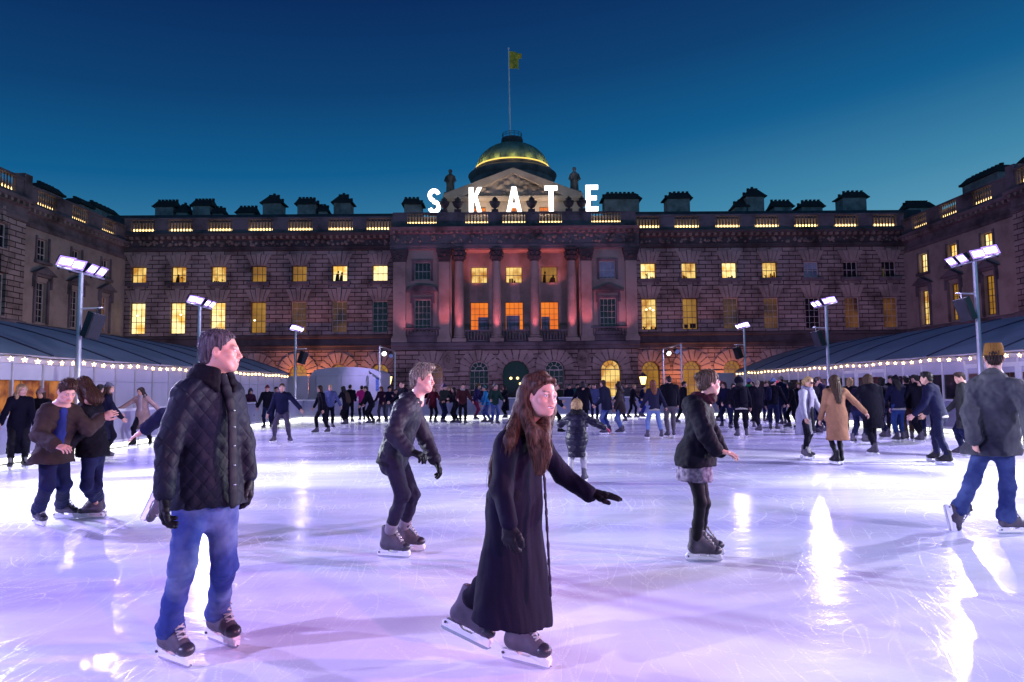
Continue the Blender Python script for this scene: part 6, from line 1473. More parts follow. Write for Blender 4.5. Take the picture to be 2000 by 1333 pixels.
# ---- young man with the quiff
jC = ck('charcoal_bomber', (.030, .027, .048), rough=.6, vs=4)
rC, gC, BC = person('young man with ash-blond quiff in charcoal bomber jacket gliding to the right', dict(
    neck=jp(803, 783, 6.2), head=jp(825, 742, 6.2), face=(1, -.12, -.04), up=(.06, 0, 1), shR=jp(787, 800, 6.02), shL=jp(804, 799, 6.38), elR=jp(766, 846, 5.92), elL=jp(832, 860, 6.48), wrR=jp(796, 880, 5.88), wrL=jp(849, 896, 6.36),
    hipR=jp(764, 890, 6.08), hipL=jp(774, 890, 6.28), knR=jp(786, 966, 6.04), knL=jp(806, 966, 6.24), footR=gf(740, 1088, 796, 1091), footL=gf(772, 1077, 822, 1078), handR=dict(dir=(1, -.2, -.35), palm=(0, .3, -1)), handL=dict(dir=(.45, -.1, -1), palm=(-.8, -.3, 0))),
    dict(hi=True, vox=.0085, jacket=jC, trousers=ck('charcoal_jeans', (.030, .024, .055), vs=4, bs=260), gloves=c_glove, hair=('quiff', 'ash'), skin='fair', seed=14, loose=.004, cuff=.26, waistband=ck('rib_hem', (.020, .018, .030)), puff=.026, sleeve=.016, fold=.009, collar_up=True, ribcuff=True, socks=ck('pale_sock', (.35, .30, .36)), brow=(.10, .07, .05)))
# ---- woman in black coat and patterned skirt
skirt = ck('patterned_skirt', (.38, .34, .42), col2=(.06, .05, .09), vs=26)
rD, gD, BD = person('woman in short black coat, patterned grey skirt and black tights gliding right', dict(
    neck=jp(1372, 786, 5.95), head=jp(1385, 749, 5.95), face=(1, .22, -.06), up=(0, 0, 1), shR=jp(1362, 803, 5.79), shL=jp(1374, 802, 6.1), elR=jp(1378, 848, 5.70), elL=jp(1392, 850, 6.16), wrR=jp(1398, 879, 5.72), wrL=jp(1408, 880, 6.1),
    hipR=jp(1353, 905, 5.84), hipL=jp(1360, 905, 6.02), knR=jp(1368, 982, 5.86), knL=jp(1376, 984, 6.04), footR=gf(1342, 1097, 1404, 1098), footL=gf(1350, 1086, 1408, 1086), handR=dict(dir=(1, -.1, -.25), palm=(0, .2, -1), kind='open'), handL=dict(dir=(1, 0, -.3), palm=(0, 0, -1))),
    dict(hi=True, vox=.0085, male=False, jacket=ck('black_parka', (.005, .0045, .014), rough=.8), trousers=c_tight, leg_name='tights', loose=-.006, hair=('bun', 'mouse'), skin='fair', seed=21, puff=.022, sleeve=.018, fold=.010, hood=True, scarf=c_maroon, top_name='coat', cuff=.0, hem=(jp(1357, 908, 5.93), .165, .95, (.0, 0, -1))))
s = SDF(); s.cap(jp(1357, 893, 5.93), jp(1356, 928, 5.93), .165, .178, w=(1, 0, 0), q=.84); s.cut(jp(1356, 938, 5.93), (0, 0, -1)); f = wob(5, 40, .008, 7, (1, 1, .2)); V, F = s.mesh(.0085, f); tomesh('skirt', V, F, skirt, rD)
# ---- man in the mustard cap, seen from behind
jE = ck('olive_grey_coat', (.125, .130, .135), col2=(.050, .050, .075), rough=.8, vs=3)
person('man in mustard cap, olive-grey coat and jeans skating away at the right edge', dict(
    neck=jp(1940, 738, 6.85), head=jp(1941, 700, 6.92), face=(.50, .86, -.06), up=(0, 0, 1), shR=jp(1982, 758, 6.74), shL=jp(1907, 756, 6.96), elR=jp(2012, 806, 6.62), elL=jp(1896, 808, 6.92), wrR=jp(2016, 856, 6.55), wrL=jp(1902, 858, 6.86),
    hipR=jp(1960, 862, 6.92), hipL=jp(1924, 864, 7.0), knR=jp(1968, 952, 6.92), knL=jp(1899, 940, 6.98), footR=gf(1950, 1044, 2004, 1043), footL=(atY(1848, 1014, 7.12), (.28, .15, -.95), (.9, .1, .15)), handR=dict(dir=(.1, .1, -1), palm=(-1, 0, 0)), handL=dict(dir=(.2, .1, -1), palm=(1, 0, 0))),
    dict(hi=True, vox=.009, jacket=jE, trousers=ck('mid_blue_jeans', (.08, .12, .30), col2=(.022, .04, .16), vs=4.5, bs=260), hair=('short', 'dark'), hat=('docker', ck('mustard_knit', (.40, .20, .045), bump=.5, bs=70)), skin='fair', seed=31, loose=.009, flare=.018, bunch=True, cuff=.04, puff=.034, sleeve=.024, fold=.013, collar_up=True, top_name='coat', hem=(jp(1938, 886, 6.96), .28, .8, (0, 0, -1))))
# ---- couple leaning together at the left
rF, gF, BF = person('man in brown waxed jacket and blue shirt bending forward, hand on his partner', dict(
    neck=jp(120, 800, 7.52), head=jp(131, 765, 7.40), face=(.72, -.55, -.50), up=(.3, -.2, 1), shR=jp(94, 806, 7.40), shL=jp(140, 806, 7.62), elR=jp(76, 850, 7.30), elL=jp(172, 838, 7.66), wrR=jp(106, 870, 7.16), wrL=jp(196, 818, 7.80),
    hipR=jp(95, 888, 7.60), hipL=jp(116, 888, 7.80), knR=jp(92, 950, 7.42), knL=jp(125, 948, 7.72), footR=gf(66, 1024, 88, 1031), footL=gf(106, 1013, 150, 1013), handR=dict(dir=(1, -.2, -.2), palm=(0, .5, -1)), handL=dict(dir=(.8, .1, .4), palm=(0, 1, 0))),
    dict(hi=True, vox=.0095, jacket=c_brown, trousers=c_djean, hair=('quiff', 'brown'), skin='fair', seed=41, loose=.012, cuff=.02, flare=.014, puff=.036, sleeve=.022, fold=.012, hem=(jp(101, 902, 7.60), .25, .8, (0, 0, -1))))
fdF = np.array([.6, -.8, 0]); s = SDF(); s.cap(BF['N'] + fdF * .09 - BF['spine'] * .02, BF['N'] * .5 + BF['P'] * .5 + fdF * .135, .05, .06, k=.03); s.cap(BF['N'] * .5 + BF['P'] * .5 + fdF * .135, BF['P'] + fdF * .16, .06, .06, k=.03); V, F = s.mesh(.009, wob(6, 40, .006)); tomesh('shirt', V, F, ck('blue_shirt', (.03, .05, .26)), rF)
person('woman in black top and dark jeans bowing towards the man in the brown jacket', dict(
    neck=jp(168, 792, 7.98), head=jp(163, 757, 7.94), face=(-.75, .35, -.45), up=(-.2, 0, 1), shR=jp(186, 803, 8.12), shL=jp(162, 808, 7.84), elR=jp(196, 850, 8.12), elL=jp(148, 850, 7.74), wrR=jp(178, 886, 8.2), wrL=jp(132, 876, 7.66),
    hipR=jp(188, 882, 8.12), hipL=jp(176, 884, 7.92), knR=jp(188, 950, 8.0), knL=jp(168, 948, 7.82), footR=gf(206, 1009, 162, 1010), footL=gf(200, 1013, 157, 1014), handL=dict(dir=(-1, 0, -.3), palm=(0, 0, -1))),
    dict(hi=True, vox=.0095, male=False, jacket=ck('black_jumper', (.006, .005, .012)), trousers=c_djean, hair=('long', 'brown', .24), skin='fair', seed=43, loose=.002, cuff=.28, puff=.030, sleeve=.018, fold=.010, hem=(jp(182, 890, 8.0), .175, .85, (0, 0, -1))))
# ---- skater half hidden behind the man in the quilted jacket
person('skater in dark jacket half hidden behind the man in the quilted jacket, arm out', dict(
    neck=jp(402, 782, 6.5), head=jp(410, 748, 6.5), face=(.3, .95, 0), up=(0, 0, 1), shR=jp(436, 797, 6.44), shL=jp(370, 797, 6.56), elR=jp(452, 850, 6.4), elL=jp(318, 812, 6.6), wrR=jp(450, 900, 6.35), wrL=jp(285, 838, 6.55),
    hipR=jp(428, 888, 6.46), hipL=jp(392, 888, 6.54), knR=jp(436, 970, 6.45), knL=jp(366, 955, 6.52), footR=(atZ(438, 1069), (.12, 1, 0)), footL=(atY(287, 982, 6.62), (-.25, -.35, -.9), (.92, .05, .1)), handL=dict(dir=(-.8, 0, -.5), palm=(0, .3, -1), kind='open')),
    dict(hi=True, vox=.0105, jacket=c_navy, trousers=c_djean, hair=('short', 'brown'), seed=47))
# ================================================================ the other skaters, each with the picture point between its feet
def boxes(name, root, pts, mat):
    mb = MB()
    for p in pts: mb.box(*p)
    return mb.build(name, mat, root)
A0 = ((12, 8, 20), (12, 8, 20)); AOUT = ((50, 10, 15), (50, 10, 15)); AR = ((14, 10, 20), (46, 5, 12)); AL = ((46, 5, 12), (14, 10, 20)); AF = ((14, 35, 50), (14, 35, 50)); AP = ((10, 5, 60), (10, 5, 60)); AH = ((10, 20, 95), (10, 20, 95))
def sk(label, px, py, top, bot, hair, **kw):
    S = dict(jacket=top, trousers=bot, hair=hair, seed=int(px * 7 + py) % 997, skin='fair')
    P_ = {}
    for k, v in kw.items(): (P_ if k in ('H', 'yaw', 'step', 'wide', 'crouch', 'lean', 'arms', 'head_yaw', 'head_pitch', 'lift', 'toe', 'Y', 'group', 'twist') else S)[k] = v
    rr = random.Random(int(px * 13 + py))
    if 'hat' not in S and py < 862 and not any(k in label for k in ('hair', 'fair', 'blond', 'bald')) and rr.random() < .28: S['hat'] = (rr.choice(('beanie', 'pompom')), ck('knit_hat', rr.choice(((.30, .28, .40), (.32, .05, .07), (.05, .06, .20), (.45, .40, .36), (.10, .22, .24), (.30, .18, .06))), bump=.5, bs=60))
    if 'arms' not in P_: P_['arms'] = tuple((rr.uniform(6, 26), rr.uniform(-8, 30), rr.choice((12, 25, 45, 80)) * rr.uniform(.7, 1.2)) for _ in (0, 1))
    P_.setdefault('lean', rr.uniform(2, 12)); P_.setdefault('step', rr.uniform(-.12, .32)); P_.setdefault('head_yaw', rr.uniform(-30, 30)); P_.setdefault('head_pitch', rr.uniform(-2, 16)); P_.setdefault('crouch', rr.uniform(.02, .07)); P_.setdefault('twist', rr.uniform(-14, 14)); P_.setdefault('toe', rr.uniform(4, 24))
    return skater(label, px, py, S, **P_)
F_ = dict(male=False)
# middle distance
rN, gN, BN = sk('small girl with blond hair in belted dark puffer coat and white trousers', 1128, 944, ck('plum_puffer', (.020, .016, .040), rough=.4, pat=('rib', .10, .02), sheen=.1), c_white, ('bob', 'blond'), H=1.20, yaw=78, arms=((62, 12, 10), (48, 30, 70)), wide=.11, step=.10, hemdrop=.42, hemr=.185, puff=.034, sleeve=.022, hi=True, vox=.011, scarf=ck('fur_trim', (.008, .006, .012), bs=50, bump=.8), gloves=ck('pink_mitten', (.62, .10, .20)), male=False, headsc=.92, sc=.74, loose=.004)
s = SDF(); s.cap(BN['P'] + BN['spine'] * .05, BN['P'] + BN['spine'] * .07, .168 * .74, k=.01, w=BN['dep'], q=.78); V, F = s.mesh(.011); tomesh('belt', V * 1.0, F, ck('belt_dark', (.010, .008, .02), rough=.4), rN)
rO, gO, BO = sk('woman in pale grey coat and sunglasses holding hands with the camel-coated woman', 1577, 897, c_lgrey, c_black, ('pony', 'blond'), H=1.66, yaw=-62, arms=((10, 6, 12), (22, 10, 10)), hemdrop=.42, hemr=.205, scarf=c_lilac, hi=True, vox=.012, cuff=.16, loose=.002, skin='tan', **F_)
q = MB(); hd, R3 = gO['head'], BO['R3']
for x in (-.032, .032): q.hexa([tuple(hd + np.array((x + a, y, .002 + z)) @ R3) for a, y, z in ((-.025, .096, -.018), (.025, .092, -.018), (.025, .099, -.018), (-.025, .103, -.018), (-.025, .096, .018), (.025, .092, .018), (.025, .099, .018), (-.025, .103, .018))])
q.build('sunglasses', M('sunglass_lens', (.02, .005, .01), .1), rO)
front_strip('jumper', BO, V3(Vector((math.cos(R(-62)), math.sin(R(-62)), 0))), 1.0, 0, BO['P'], c_lilac, rO, rad=(.135, .155), hw=.065, vox=.012)
front_strip('trouser_front', BO, V3(Vector((math.cos(R(-62)), math.sin(R(-62)), 0))), 1.12, 0, BO['P'] - np.array([0, 0, .30]), c_black, rO, rad=(.07, .19), hw=.045, vox=.012)
sk('woman in camel coat with long brown hair seen from behind, arm held out', 1637, 908, c_camel, c_tight, ('long', 'brown', .42), H=1.70, yaw=86, arms=((44, 8, 10), (12, 5, 15)), hemdrop=.44, hemr=.215, leg_name='tights', loose=-.004, dark_boots=True, hi=True, vox=.012, wide=.07, **F_)
sk('person in hooded black parka seen from behind, right of the camel-coated woman', 1706, 889, c_ink, c_black, ('bob', 'brown'), H=1.72, yaw=95, hood=True, hemdrop=.36, hemr=.22, puff=.04, arms=((14, 5, 20), (34, 5, 15)), wide=.10, vox=.015)
sk('young man in navy jumper and trousers leaning into a wide stride', 1836, 906, c_navy, c_navy, ('short', 'black'), H=1.74, yaw=128, wide=.22, step=.34, lean=14, arms=((14, 10, 30), (14, 10, 30)), dark_boots=True, hi=True, vox=.012, cuff=.14, waistband=c_cream)
sk('man in long grey-brown coat standing behind the man in the mustard cap', 1886, 893, ck('grey_brown_coat', (.05, .05, .055)), c_djean, ('short', 'dark'), H=1.74, yaw=150, hemdrop=.35, hemr=.22, puff=.03, vox=.015, gloves=c_glove)
sk('woman in navy jumper with white shirt hem and blue jeans, hat on', 1757, 864, c_navy, ck('mid_jeans', (.03, .07, .26)), ('long', 'black', .28), H=1.72, yaw=84, waistband=c_cream, hat=('beanie', c_black), wide=.10, **F_)
sk('skater in black with brown trousers beside the woman with white shirt hem', 1776, 862, c_black, ck('brown_trousers', (.10, .055, .045)), ('short', 'black'), H=1.74, yaw=70, wide=.06)
sk('tall skater all in black left of the young man in navy', 1797, 864, c_black, c_black, ('short', 'black'), H=1.80, yaw=100, wide=.13, puff=.03)
# left edge
sk('blonde woman in long black coat and boots standing by the left barrier', 34, 917, c_ink, c_tight, ('long', 'blond', .22), H=1.68, yaw=-50, hemdrop=.62, hemr=.20, arms=((20, 10, 30), (10, 8, 20)), head_pitch=14, dark_boots=True, hi=True, vox=.013, waistband=None, **F_)
sk('person in pale pom-pom hat behind the blonde woman at the left edge', 78, 893, c_black, c_black, ('bob', 'brown'), H=1.62, yaw=-70, hat=('pompom', ck('blush_hat', (.42, .25, .28))), head_pitch=20, **F_)
sk('woman in grey beanie and dark flared coat behind the bowing couple', 208, 897, ck('dark_blue_coat', (.012, .012, .040)), c_black, ('long', 'brown', .22), H=1.72, yaw=30, hat=('beanie', ck('grey_knit', (.22, .22, .30), bump=.5, bs=60)), hemdrop=.46, hemr=.24, vox=.015, **F_)
sk('dark-haired woman in blush pink coat and scarf with both arms held out', 276, 873, c_pink, c_black, ('long', 'dark', .26), H=1.66, yaw=-85, arms=((58, 0, 14), (48, 0, 14)), hemdrop=.40, hemr=.20, scarf=ck('pale_scarf', (.52, .40, .46), bs=60), scarf_tail=1.0, step=.25, wide=.18, dark_boots=True, vox=.014, **F_)
sk('dark figure between the bowing couple and the woman in the grey beanie', 186, 882, c_black, c_black, ('short', 'black'), H=1.72, yaw=80)
# back left
sk('person in plum coat and grey beanie beside the left tent wall', 487, 835, c_plum, c_black, ('bob', 'brown'), H=1.62, yaw=-60, hat=('beanie', ck('slate_hat', (.12, .12, .20))), hemdrop=.25, lean=12, head_pitch=25, **F_)
sk('man in black jacket and jeans facing the camera, left of the boy in navy', 522, 838, c_black, c_djean, ('short', 'black'), H=1.76, yaw=-80, arms=((20, 5, 10), (26, 0, 10)), wide=.14)
sk('dark-haired person peeping out behind the man in black jacket', 538, 832, c_navy, c_djean, ('short', 'black'), H=1.72, yaw=-75)
sk('boy in navy jacket and grey trousers striding towards us, arms spread', 550, 866, c_navy, c_grey, ('short', 'brown'), H=1.74, yaw=-80, arms=((18, 5, 12), (44, 0, 10)), wide=.24, crouch=.07, toe=28, vox=.014)
sk('woman in black coat walking ahead of the person in blue-grey hoodie', 628, 848, c_ink, c_black, ('bob', 'brown'), H=1.68, yaw=-130, arms=((34, 0, 10), (14, 0, 10)), hemdrop=.2, wide=.10, step=.35, **F_)
sk('person in blue-grey hoodie and dark trousers near the pale kiosk', 644, 838, c_greyblue, c_black, ('short', 'blond'), H=1.70, yaw=-75, hood=True)
sk('long-haired person in black with backpack in front of the pale kiosk', 674, 832, c_black, c_black, ('long', 'black', .25), H=1.72, yaw=160, backpack=ck('brown_backpack', (.08, .05, .04)), arms=((10, 5, 15), (30, 20, 10)), **F_)
sk('second dark figure just behind the long-haired person with backpack', 683, 826, c_ink, c_black, ('short', 'black'), H=1.78, yaw=100)
sk('skater in bright pink vest in front of the pale kiosk', 707, 822, c_hot, c_black, ('short', 'black'), H=1.74, yaw=120, wide=.16, sleeve=.008)
sk('bald man in black bending towards the skater in the pink vest', 724, 830, c_ink, c_black, ('buzz', 'dark'), H=1.78, yaw=170, lean=22, arms=((26, 20, 10), (14, 20, 10)), wide=.18, crouch=.08)
sk('red-haired person in plum jumper left of the lantern post', 746, 826, c_plum, c_grey, ('bob', 'auburn'), H=1.66, yaw=-100, **F_)
sk('boy in navy beanie and jacket with hands held in front', 760, 826, c_navy, ck('grey_jeans', (.20, .20, .28)), ('short', 'brown'), H=1.62, yaw=-90, hat=('beanie', c_navy), arms=AH)
sk('dark-haired man looking left behind the young man with the quiff', 788, 845, c_ink, c_djean, ('short', 'dark'), H=1.80, yaw=-140)
sk('small person in black under the yellow window by the lantern post', 772, 822, c_black, c_black, ('short', 'brown'), H=1.50, yaw=-60)
# back centre
sk('woman in dark red skirted jacket left of the man in olive jacket', 846, 828, c_red, c_black, ('bob', 'auburn'), H=1.66, yaw=-60, hemdrop=.2, **F_)
sk('man in olive jacket and dark jeans standing by the far barrier', 866, 828, c_olive, c_djean, ('short', 'brown'), H=1.72, yaw=-40, puff=.03)
sk('small person in black left of the man with the cream scarf', 889, 829, c_black, c_black, ('bob', 'dark'), H=1.58, yaw=-150, **F_)
sk('man with cream scarf and maroon jacket by the far barrier', 904, 830, ck('maroon_jacket', (.09, .022, .03)), c_black, ('short', 'dark'), H=1.76, yaw=-85, scarf=c_cream, scarf_tail=-1.0)
sk('tall slim skater in violet and navy leaning on the far barrier', 930, 821, ck('violet_cloth', (.03, .02, .11)), ck('red_leggings', (.25, .02, .08)), ('short', 'black'), H=1.82, yaw=-15, lean=12)
sk('person in bright blue jacket reaching out to the left', 951, 828, c_cyan, c_jean, ('short', 'dark'), H=1.66, yaw=-170, arms=((34, 25, 10), (14, 5, 20)), **F_)
sk('person in dark green jacket and jeans beside the bright blue jacket', 967, 831, ck('bottle_green', (.02, .06, .05)), c_jean, ('short', 'dark'), H=1.72, yaw=-75, wide=.14, scarf=ck('rose_scarf', (.45, .2, .2)))
sk('person in long black coat standing by the far barrier, arms raised to face', 987, 818, c_ink, c_black, ('bob', 'dark'), H=1.70, yaw=-160, hemdrop=.5, hemr=.22, arms=((16, 30, 120), (16, 30, 120)), **F_)
sk('person in black pushing off just right of the smiling woman, dark boots', 1080, 848, c_black, c_black, ('short', 'black'), H=1.70, yaw=10, step=.5, dark_boots=True)
sk('person in broad black coat seen from behind, left of the balding man', 1140, 838, c_ink, c_black, ('bob', 'black'), H=1.74, yaw=85, hemdrop=.25, hemr=.25, puff=.045)
sk('slim person in blue-grey jacket behind the balding man in navy', 1162, 826, c_greyblue, c_djean, ('short', 'brown'), H=1.72, yaw=-95)
sk('balding man in navy coat and bright blue jeans seen from the side', 1184, 849, ck('navy_coat', (.014, .015, .045)), c_jean, ('buzz', 'brown'), H=1.76, yaw=150, hemdrop=.14, hemr=.2, puff=.04, wide=.15, vox=.015)
sk('woman in olive-brown coat and pale jeans facing the balding man', 1212, 848, ck('olive_brown', (.075, .055, .055)), c_ljean, ('long', 'dark', .2), H=1.66, yaw=165, hemdrop=.22, hemr=.19, vox=.015, **F_)
sk('tall man in navy jacket just behind the woman in the olive-brown coat', 1214, 826, c_navy, c_djean, ('short', 'brown'), H=1.80, yaw=190)
sk('slender person in black with hair tied up, near the far barrier', 1236, 818, c_black, c_black, ('bun', 'blond'), H=1.66, yaw=10, lean=10, step=.3, **F_)
sk('person in dark jacket crouching a little by the far barrier with blue bag', 1254, 816, c_navy, c_cobalt, ('short', 'brown'), H=1.68, yaw=-20, lean=12, crouch=.08)
sk('woman in navy jacket and pale jeans with long dark red hair, from behind', 1278, 858, ck('navy_knit', (.022, .020, .055)), c_ljean, ('long', 'auburn', .30), H=1.70, yaw=95, arms=((30, 5, 10), (16, 15, 20)), wide=.22, waistband=c_cream, vox=.014, **F_)
sk('man in black jacket and grey trousers holding the hand of the red-haired woman', 1310, 855, c_black, ck('grey_chinos', (.17, .14, .17)), ('short', 'black'), H=1.82, yaw=90, puff=.04, vox=.014)
sk('dark figure walking right beyond the man in grey trousers', 1335, 828, c_black, c_black, ('short', 'black'), H=1.74, yaw=20, step=.4)
# crowd on the right, before the tent
CR = [
 ('skater in dark blue hoodie at the left end of the right-hand crowd', 1419, 836, c_navy, c_djean, ('bob', 'dark'), dict(H=1.68, yaw=-130, male=False)),
 ('skater in dark cardigan standing beside the one in dark blue hoodie', 1433, 840, c_black, c_djean, ('bob', 'black'), dict(H=1.62, yaw=-80, male=False)),
 ('person in brimmed black hat with backpack, frontmost of the right-hand crowd', 1449, 856, c_ink, c_black, ('bob', 'black'), dict(H=1.78, yaw=85, hat=('brim', c_black), backpack=c_black, waistband=c_cream, wide=.16, vox=.014)),
 ('person with bright green scarf behind the brimmed black hat', 1466, 838, c_black, c_black, ('short', 'black'), dict(H=1.76, yaw=70, scarf=c_green, hat=('beanie', ck('lilac_hat', (.25, .2, .4))))),
 ('fair-haired woman in black jacket with pale hood in the crowd', 1482, 845, c_black, c_black, ('pony', 'ash'), dict(H=1.70, yaw=110, male=False, step=.3)),
 ('person in black with pale blue cap carrying a backpack', 1512, 842, c_ink, c_djean, ('short', 'black'), dict(H=1.76, yaw=60, backpack=c_navy, hat=('beanie', ck('sky_hat', (.2, .3, .5))))),
 ('tall broad man in navy coat standing behind the backpack wearer', 1530, 832, ck('navy_parka', (.010, .014, .05)), c_djean, ('short', 'dark'), dict(H=1.88, yaw=95, puff=.05, hemdrop=.2)),
 ('person in bright red hat deep in the right-hand crowd', 1519, 822, c_black, c_black, ('bob', 'black'), dict(H=1.74, yaw=-100, hat=('beanie', ck('red_hat', (.5, .02, .04))), male=False)),
 ('dark-coated person left of the woman in sunglasses, further back', 1549, 838, c_black, c_black, ('bob', 'black'), dict(H=1.62, yaw=170, male=False)),
 ('man in navy jacket by the tent doors, right of the sunglasses woman', 1608, 846, c_navy, c_djean, ('short', 'brown'), dict(H=1.84, yaw=175)),
 ('short figure with dark curly hair right behind the sunglasses woman', 1592, 850, c_black, c_djean, ('bob', 'black'), dict(H=1.74, yaw=-60)),
 ('blond figure in black between the camel coat and the black parka', 1664, 856, c_ink, c_black, ('bob', 'blond'), dict(H=1.76, yaw=60, male=False, lean=10)),
 ('figure in dark purple left of the hooded black parka, bending', 1680, 868, ck('dark_purple', (.022, .012, .05)), c_djean, ('short', 'dark'), dict(H=1.70, yaw=20, lean=18)),
 ('dark skater partly hidden behind the hooded black parka', 1728, 858, c_black, c_djean, ('bob', 'black'), dict(H=1.72, yaw=120, male=False)),
 ('dark figure at the back between two green and red hats', 1497, 826, c_navy, c_djean, ('short', 'brown'), dict(H=1.74, yaw=-90)),
 ('shadowy skater at the back left of the crowd near the pale screen', 1407, 826, c_black, c_black, ('short', 'dark'), dict(H=1.72, yaw=-30)),
 ('skater in dark coat right behind the green scarf wearer', 1474, 826, c_navy, c_black, ('short', 'black'), dict(H=1.74, yaw=200)),
 ('woman in dark coat behind the tall broad man, by the tent', 1562, 828, c_black, c_black, ('bob', 'brown'), dict(H=1.66, yaw=-110, male=False)),
 ('man in dark jacket at the barrier near the middle mast', 1628, 842, c_black, c_djean, ('short', 'black'), dict(H=1.76, yaw=-160)),
 ('tall dark figure beside the tent doors behind the white shirt hem', 1744, 850, c_ink, c_black, ('short', 'black'), dict(H=1.82, yaw=-100)),
 ('dark-clad skater between the tall one in black and the navy strider', 1815, 858, c_black, c_djean, ('short', 'black'), dict(H=1.74, yaw=60)),
]
for l, px, py, t, b, h, kw in CR: sk(l, px, py, t, b, h, **kw)
# people watching from behind the far barrier
for i, (px, l, t, h, kw) in enumerate((
    (1092, 'spectator in bright red hat behind the far barrier', c_olive, ('bob', 'brown'), dict(hat=('beanie', ck('red_hat', (.5, .02, .04))))),
    (1112, 'spectator in dark coat behind the far barrier, right of the red hat', c_navy, ('short', 'brown'), {}),
    (1126, 'spectator in teal jacket behind the far barrier', ck('teal_cloth', (.03, .2, .22)), ('short', 'black'), {}),
    (832, 'spectator in dark coat behind the far barrier, beside the quiffed man', c_black, ('bob', 'brown'), {}),
    (877, 'fair spectator in dark coat leaning over the far barrier, behind the olive jacket', c_plum, ('bob', 'blond'), {}),
    (1150, 'dark-haired spectator behind the far barrier near the oval medallion', c_black, ('short', 'dark'), {}),
    (1224, 'spectator in grey coat behind the far barrier, near the lantern', ck('grey_coat', (.12, .11, .15)), ('short', 'dark'), {}))):
    sk(l, px, 800, t, c_black, h, Y=37.3 + .25 * (i % 3), H=1.68 + .03 * (i % 4), yaw=-90 + 25 * ((i % 3) - 1), arms=AP, group='spectators behind the far barrier', **kw)
# ---------------------------------------------------------------- lamps' own light
def spot(loc, tgt, power, col, size=110, blend=.6, rad=.15, gobo=None):
    l = bpy.data.lights.new('floodlight_beam', 'SPOT'); l.energy = power; l.color = col; l.spot_size = R(size); l.spot_blend = blend; l.shadow_soft_size = rad
    o = bpy.data.objects.new('floodlight_beam', l); C.objects.link(o); o.location = loc
    o.rotation_euler = (Vector(tgt) - Vector(loc)).to_track_quat('-Z', 'Y').to_euler()
    if gobo:
        l.use_nodes = True; nt = l.node_tree; em = nt.nodes['Emission']; L = nt.links.new
        tc = nt.nodes.new('ShaderNodeTexCoord'); mp = nt.nodes.new('ShaderNodeMapping'); mp.inputs['Scale'].default_value = gobo[0]; mp.inputs['Location'].default_value = gobo[2]
        L(tc.outputs['Normal'], mp.inputs[0]); n = nt.nodes.new('ShaderNodeTexNoise'); n.inputs['Scale'].default_value = gobo[1]; n.inputs['Detail'].default_value = 2.0; L(mp.outputs[0], n.inputs['Vector'])
        rp = nt.nodes.new('ShaderNodeValToRGB'); rp.color_ramp.elements[0].position = .40; rp.color_ramp.elements[0].color = (.06, .06, .06, 1); rp.color_ramp.elements[1].position = .62; rp.color_ramp.elements[1].color = (1, 1, 1, 1)
        L(n.outputs[0], rp.inputs[0]); L(rp.outputs[0], em.inputs['Strength'])
    return o
def area(loc, tgt, power, col, sx, sy):
    l = bpy.data.lights.new('uplight', 'AREA'); l.shape = 'RECTANGLE'; l.size = sx; l.size_y = sy; l.energy = power; l.color = col
    o = bpy.data.objects.new('uplight', l); C.objects.link(o); o.location = loc; o.rotation_euler = (Vector(tgt) - Vector(loc)).to_track_quat('-Z', 'Y').to_euler(); return o
VIO, PALE, PINK = (.50, .40, 1.0), (.80, .78, 1.0), (1.0, .35, .72)
for p, s in SPOTS:
    far = p.y
    spot(p, (p.x + s * 9, far - 2.5, 0), (2700 if s > 0 else 3300), (.58, .50, 1.0), 120, .7, .06)
# masts that stand beside and behind the camera
for x, y, s, e, c in ((-11.6, 9.0, 1, 4200, (.48, .40, 1.0)), (14.1, 10.5, -1, 5200, (.72, .70, 1.0)), (-11.6, -2.0, 1, 8000, (.50, .43, 1.0)), (14.1, -1.0, -1, 7000, (.70, .64, 1.0))):
    spot((x + s * .5, y, 4.8), (x + s * 10, y + 1.5, 0), e, c, 125, .7)
spot((13.2, 5.5, 3.2), (-3.5, 4.5, 1.4), 7500, PINK, 27, .8)
spot((6.5, -6.0, 4.4), (-.5, 4.2, 1.5), 3600, (1.0, .34, .66), 24, .8)
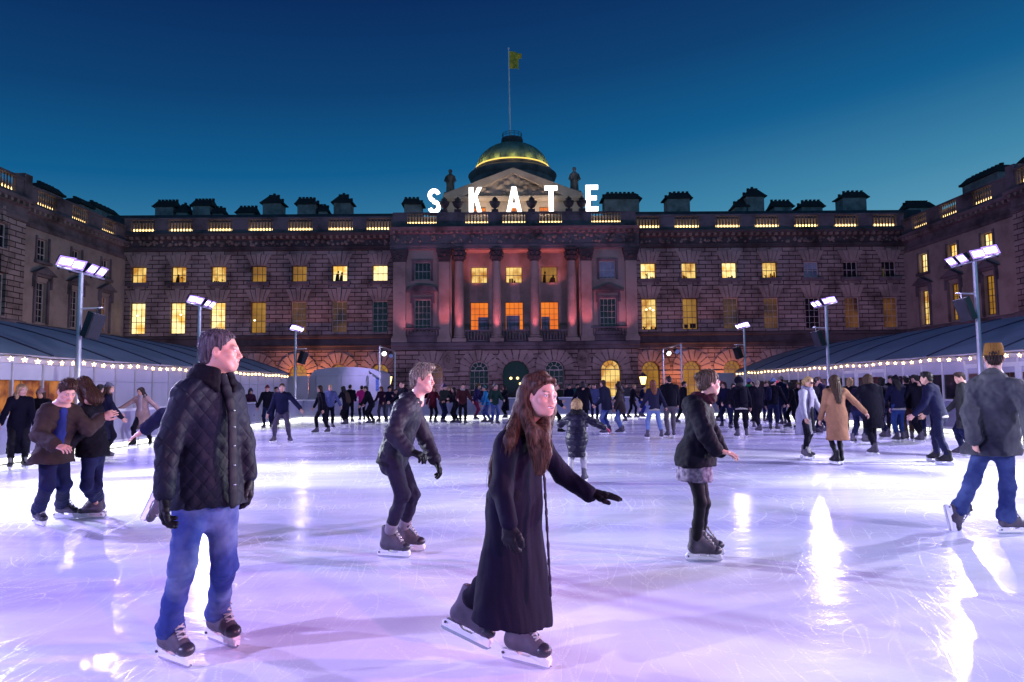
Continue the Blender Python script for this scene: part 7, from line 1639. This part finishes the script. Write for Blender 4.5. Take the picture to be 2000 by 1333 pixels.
# effect projectors that throw a broken pattern over the ice
spot((13.6, 12.5, 3.4), (-1, 7.5, 0), 15000, (.93, .97, .97), 90, .7, .30, ((1.0, 2.6, 1.0), 3.4, (3, 1, 0)))
spot((-10.6, 13.0, 3.4), (2, 8.0, 0), 11000, (.84, .93, 1.0), 90, .7, .30, ((1.0, 2.6, 1.0), 3.4, (8, 4, 2)))
# uplights of the palace front
ORG, RED = (1.0, .28, .06), (1.0, .16, .10)
for px in (868, 897, 970, 1044, 1116, 1145):
    x = FXp(px, Y0 - 1.6); z = FZp(663); spot((x, Y0 - 2.3, z), (x, Y0 - .9, z + 7), 700, (1.0, .17, .20), 60, .8, .1)
for px in (930, 1004, 1080): spot((FXp(px, Y0 + .4), Y0 + .4, FZp(568)), (FXp(px, Y0 + .4), Y0 + .5, 18), 300, (1.0, .20, .16), 110, .9, .1)
for px in (800, 1212): spot((FXp(px), Y0 - 2.4, FZp(668)), (FXp(px), Y0 - .9, 12), 380, (1.0, .22, .3), 80, .9, .1)
for px, e in ((600, 1500), (690, 600), (1330, 500), (1405, 800), (1290, 300)):
    spot((FXp(px), Y0 - 1.7, 1.0), (FXp(px), Y0 + .3, 6.5), e, ORG, 130, .9, .15)
# low violet wash on the whole front
for x in (-22, -6, 8, 24): spot((x, Y0 - 17, 1.5), (x, Y0, 7), 2500, (.70, .38, .80), 110, .9, .4)
spot((-20, 46, 2), (-34, 53, 9), 2600, (.85, .54, .60), 120, .9, .4); spot((22, 46, 2), (36, 53, 9), 1900, (.85, .36, .66), 120, .9, .4)
# warm floods on the pediment
for px in (930, 1080): spot((FXp(px), Y0 + .6, ZF['bal1'] - .3), (FXp(1004), Y0 + 3.2, ZF['bal1'] + 3.2), 800, (1.0, .74, .46), 120, .9, .2)

# lamps of the dome's light strip
YD_ = Y0 + 13.0
for k in range(7):
    a = math.pi + math.pi * (k + .5) / 7; rr_ = (FXp(1089, YD_) - FXp(917, YD_)) / 2 * .985 * .93
    l = bpy.data.lights.new('dome_lamp', 'POINT'); l.energy = 22; l.color = (1.0, .70, .16); l.shadow_soft_size = .15
    o = bpy.data.objects.new('dome_lamp', l); C.objects.link(o); o.location = (FXp(1003, YD_) + rr_ * math.cos(a), YD_ + rr_ * math.sin(a), FZp(333, YD_) + .35)
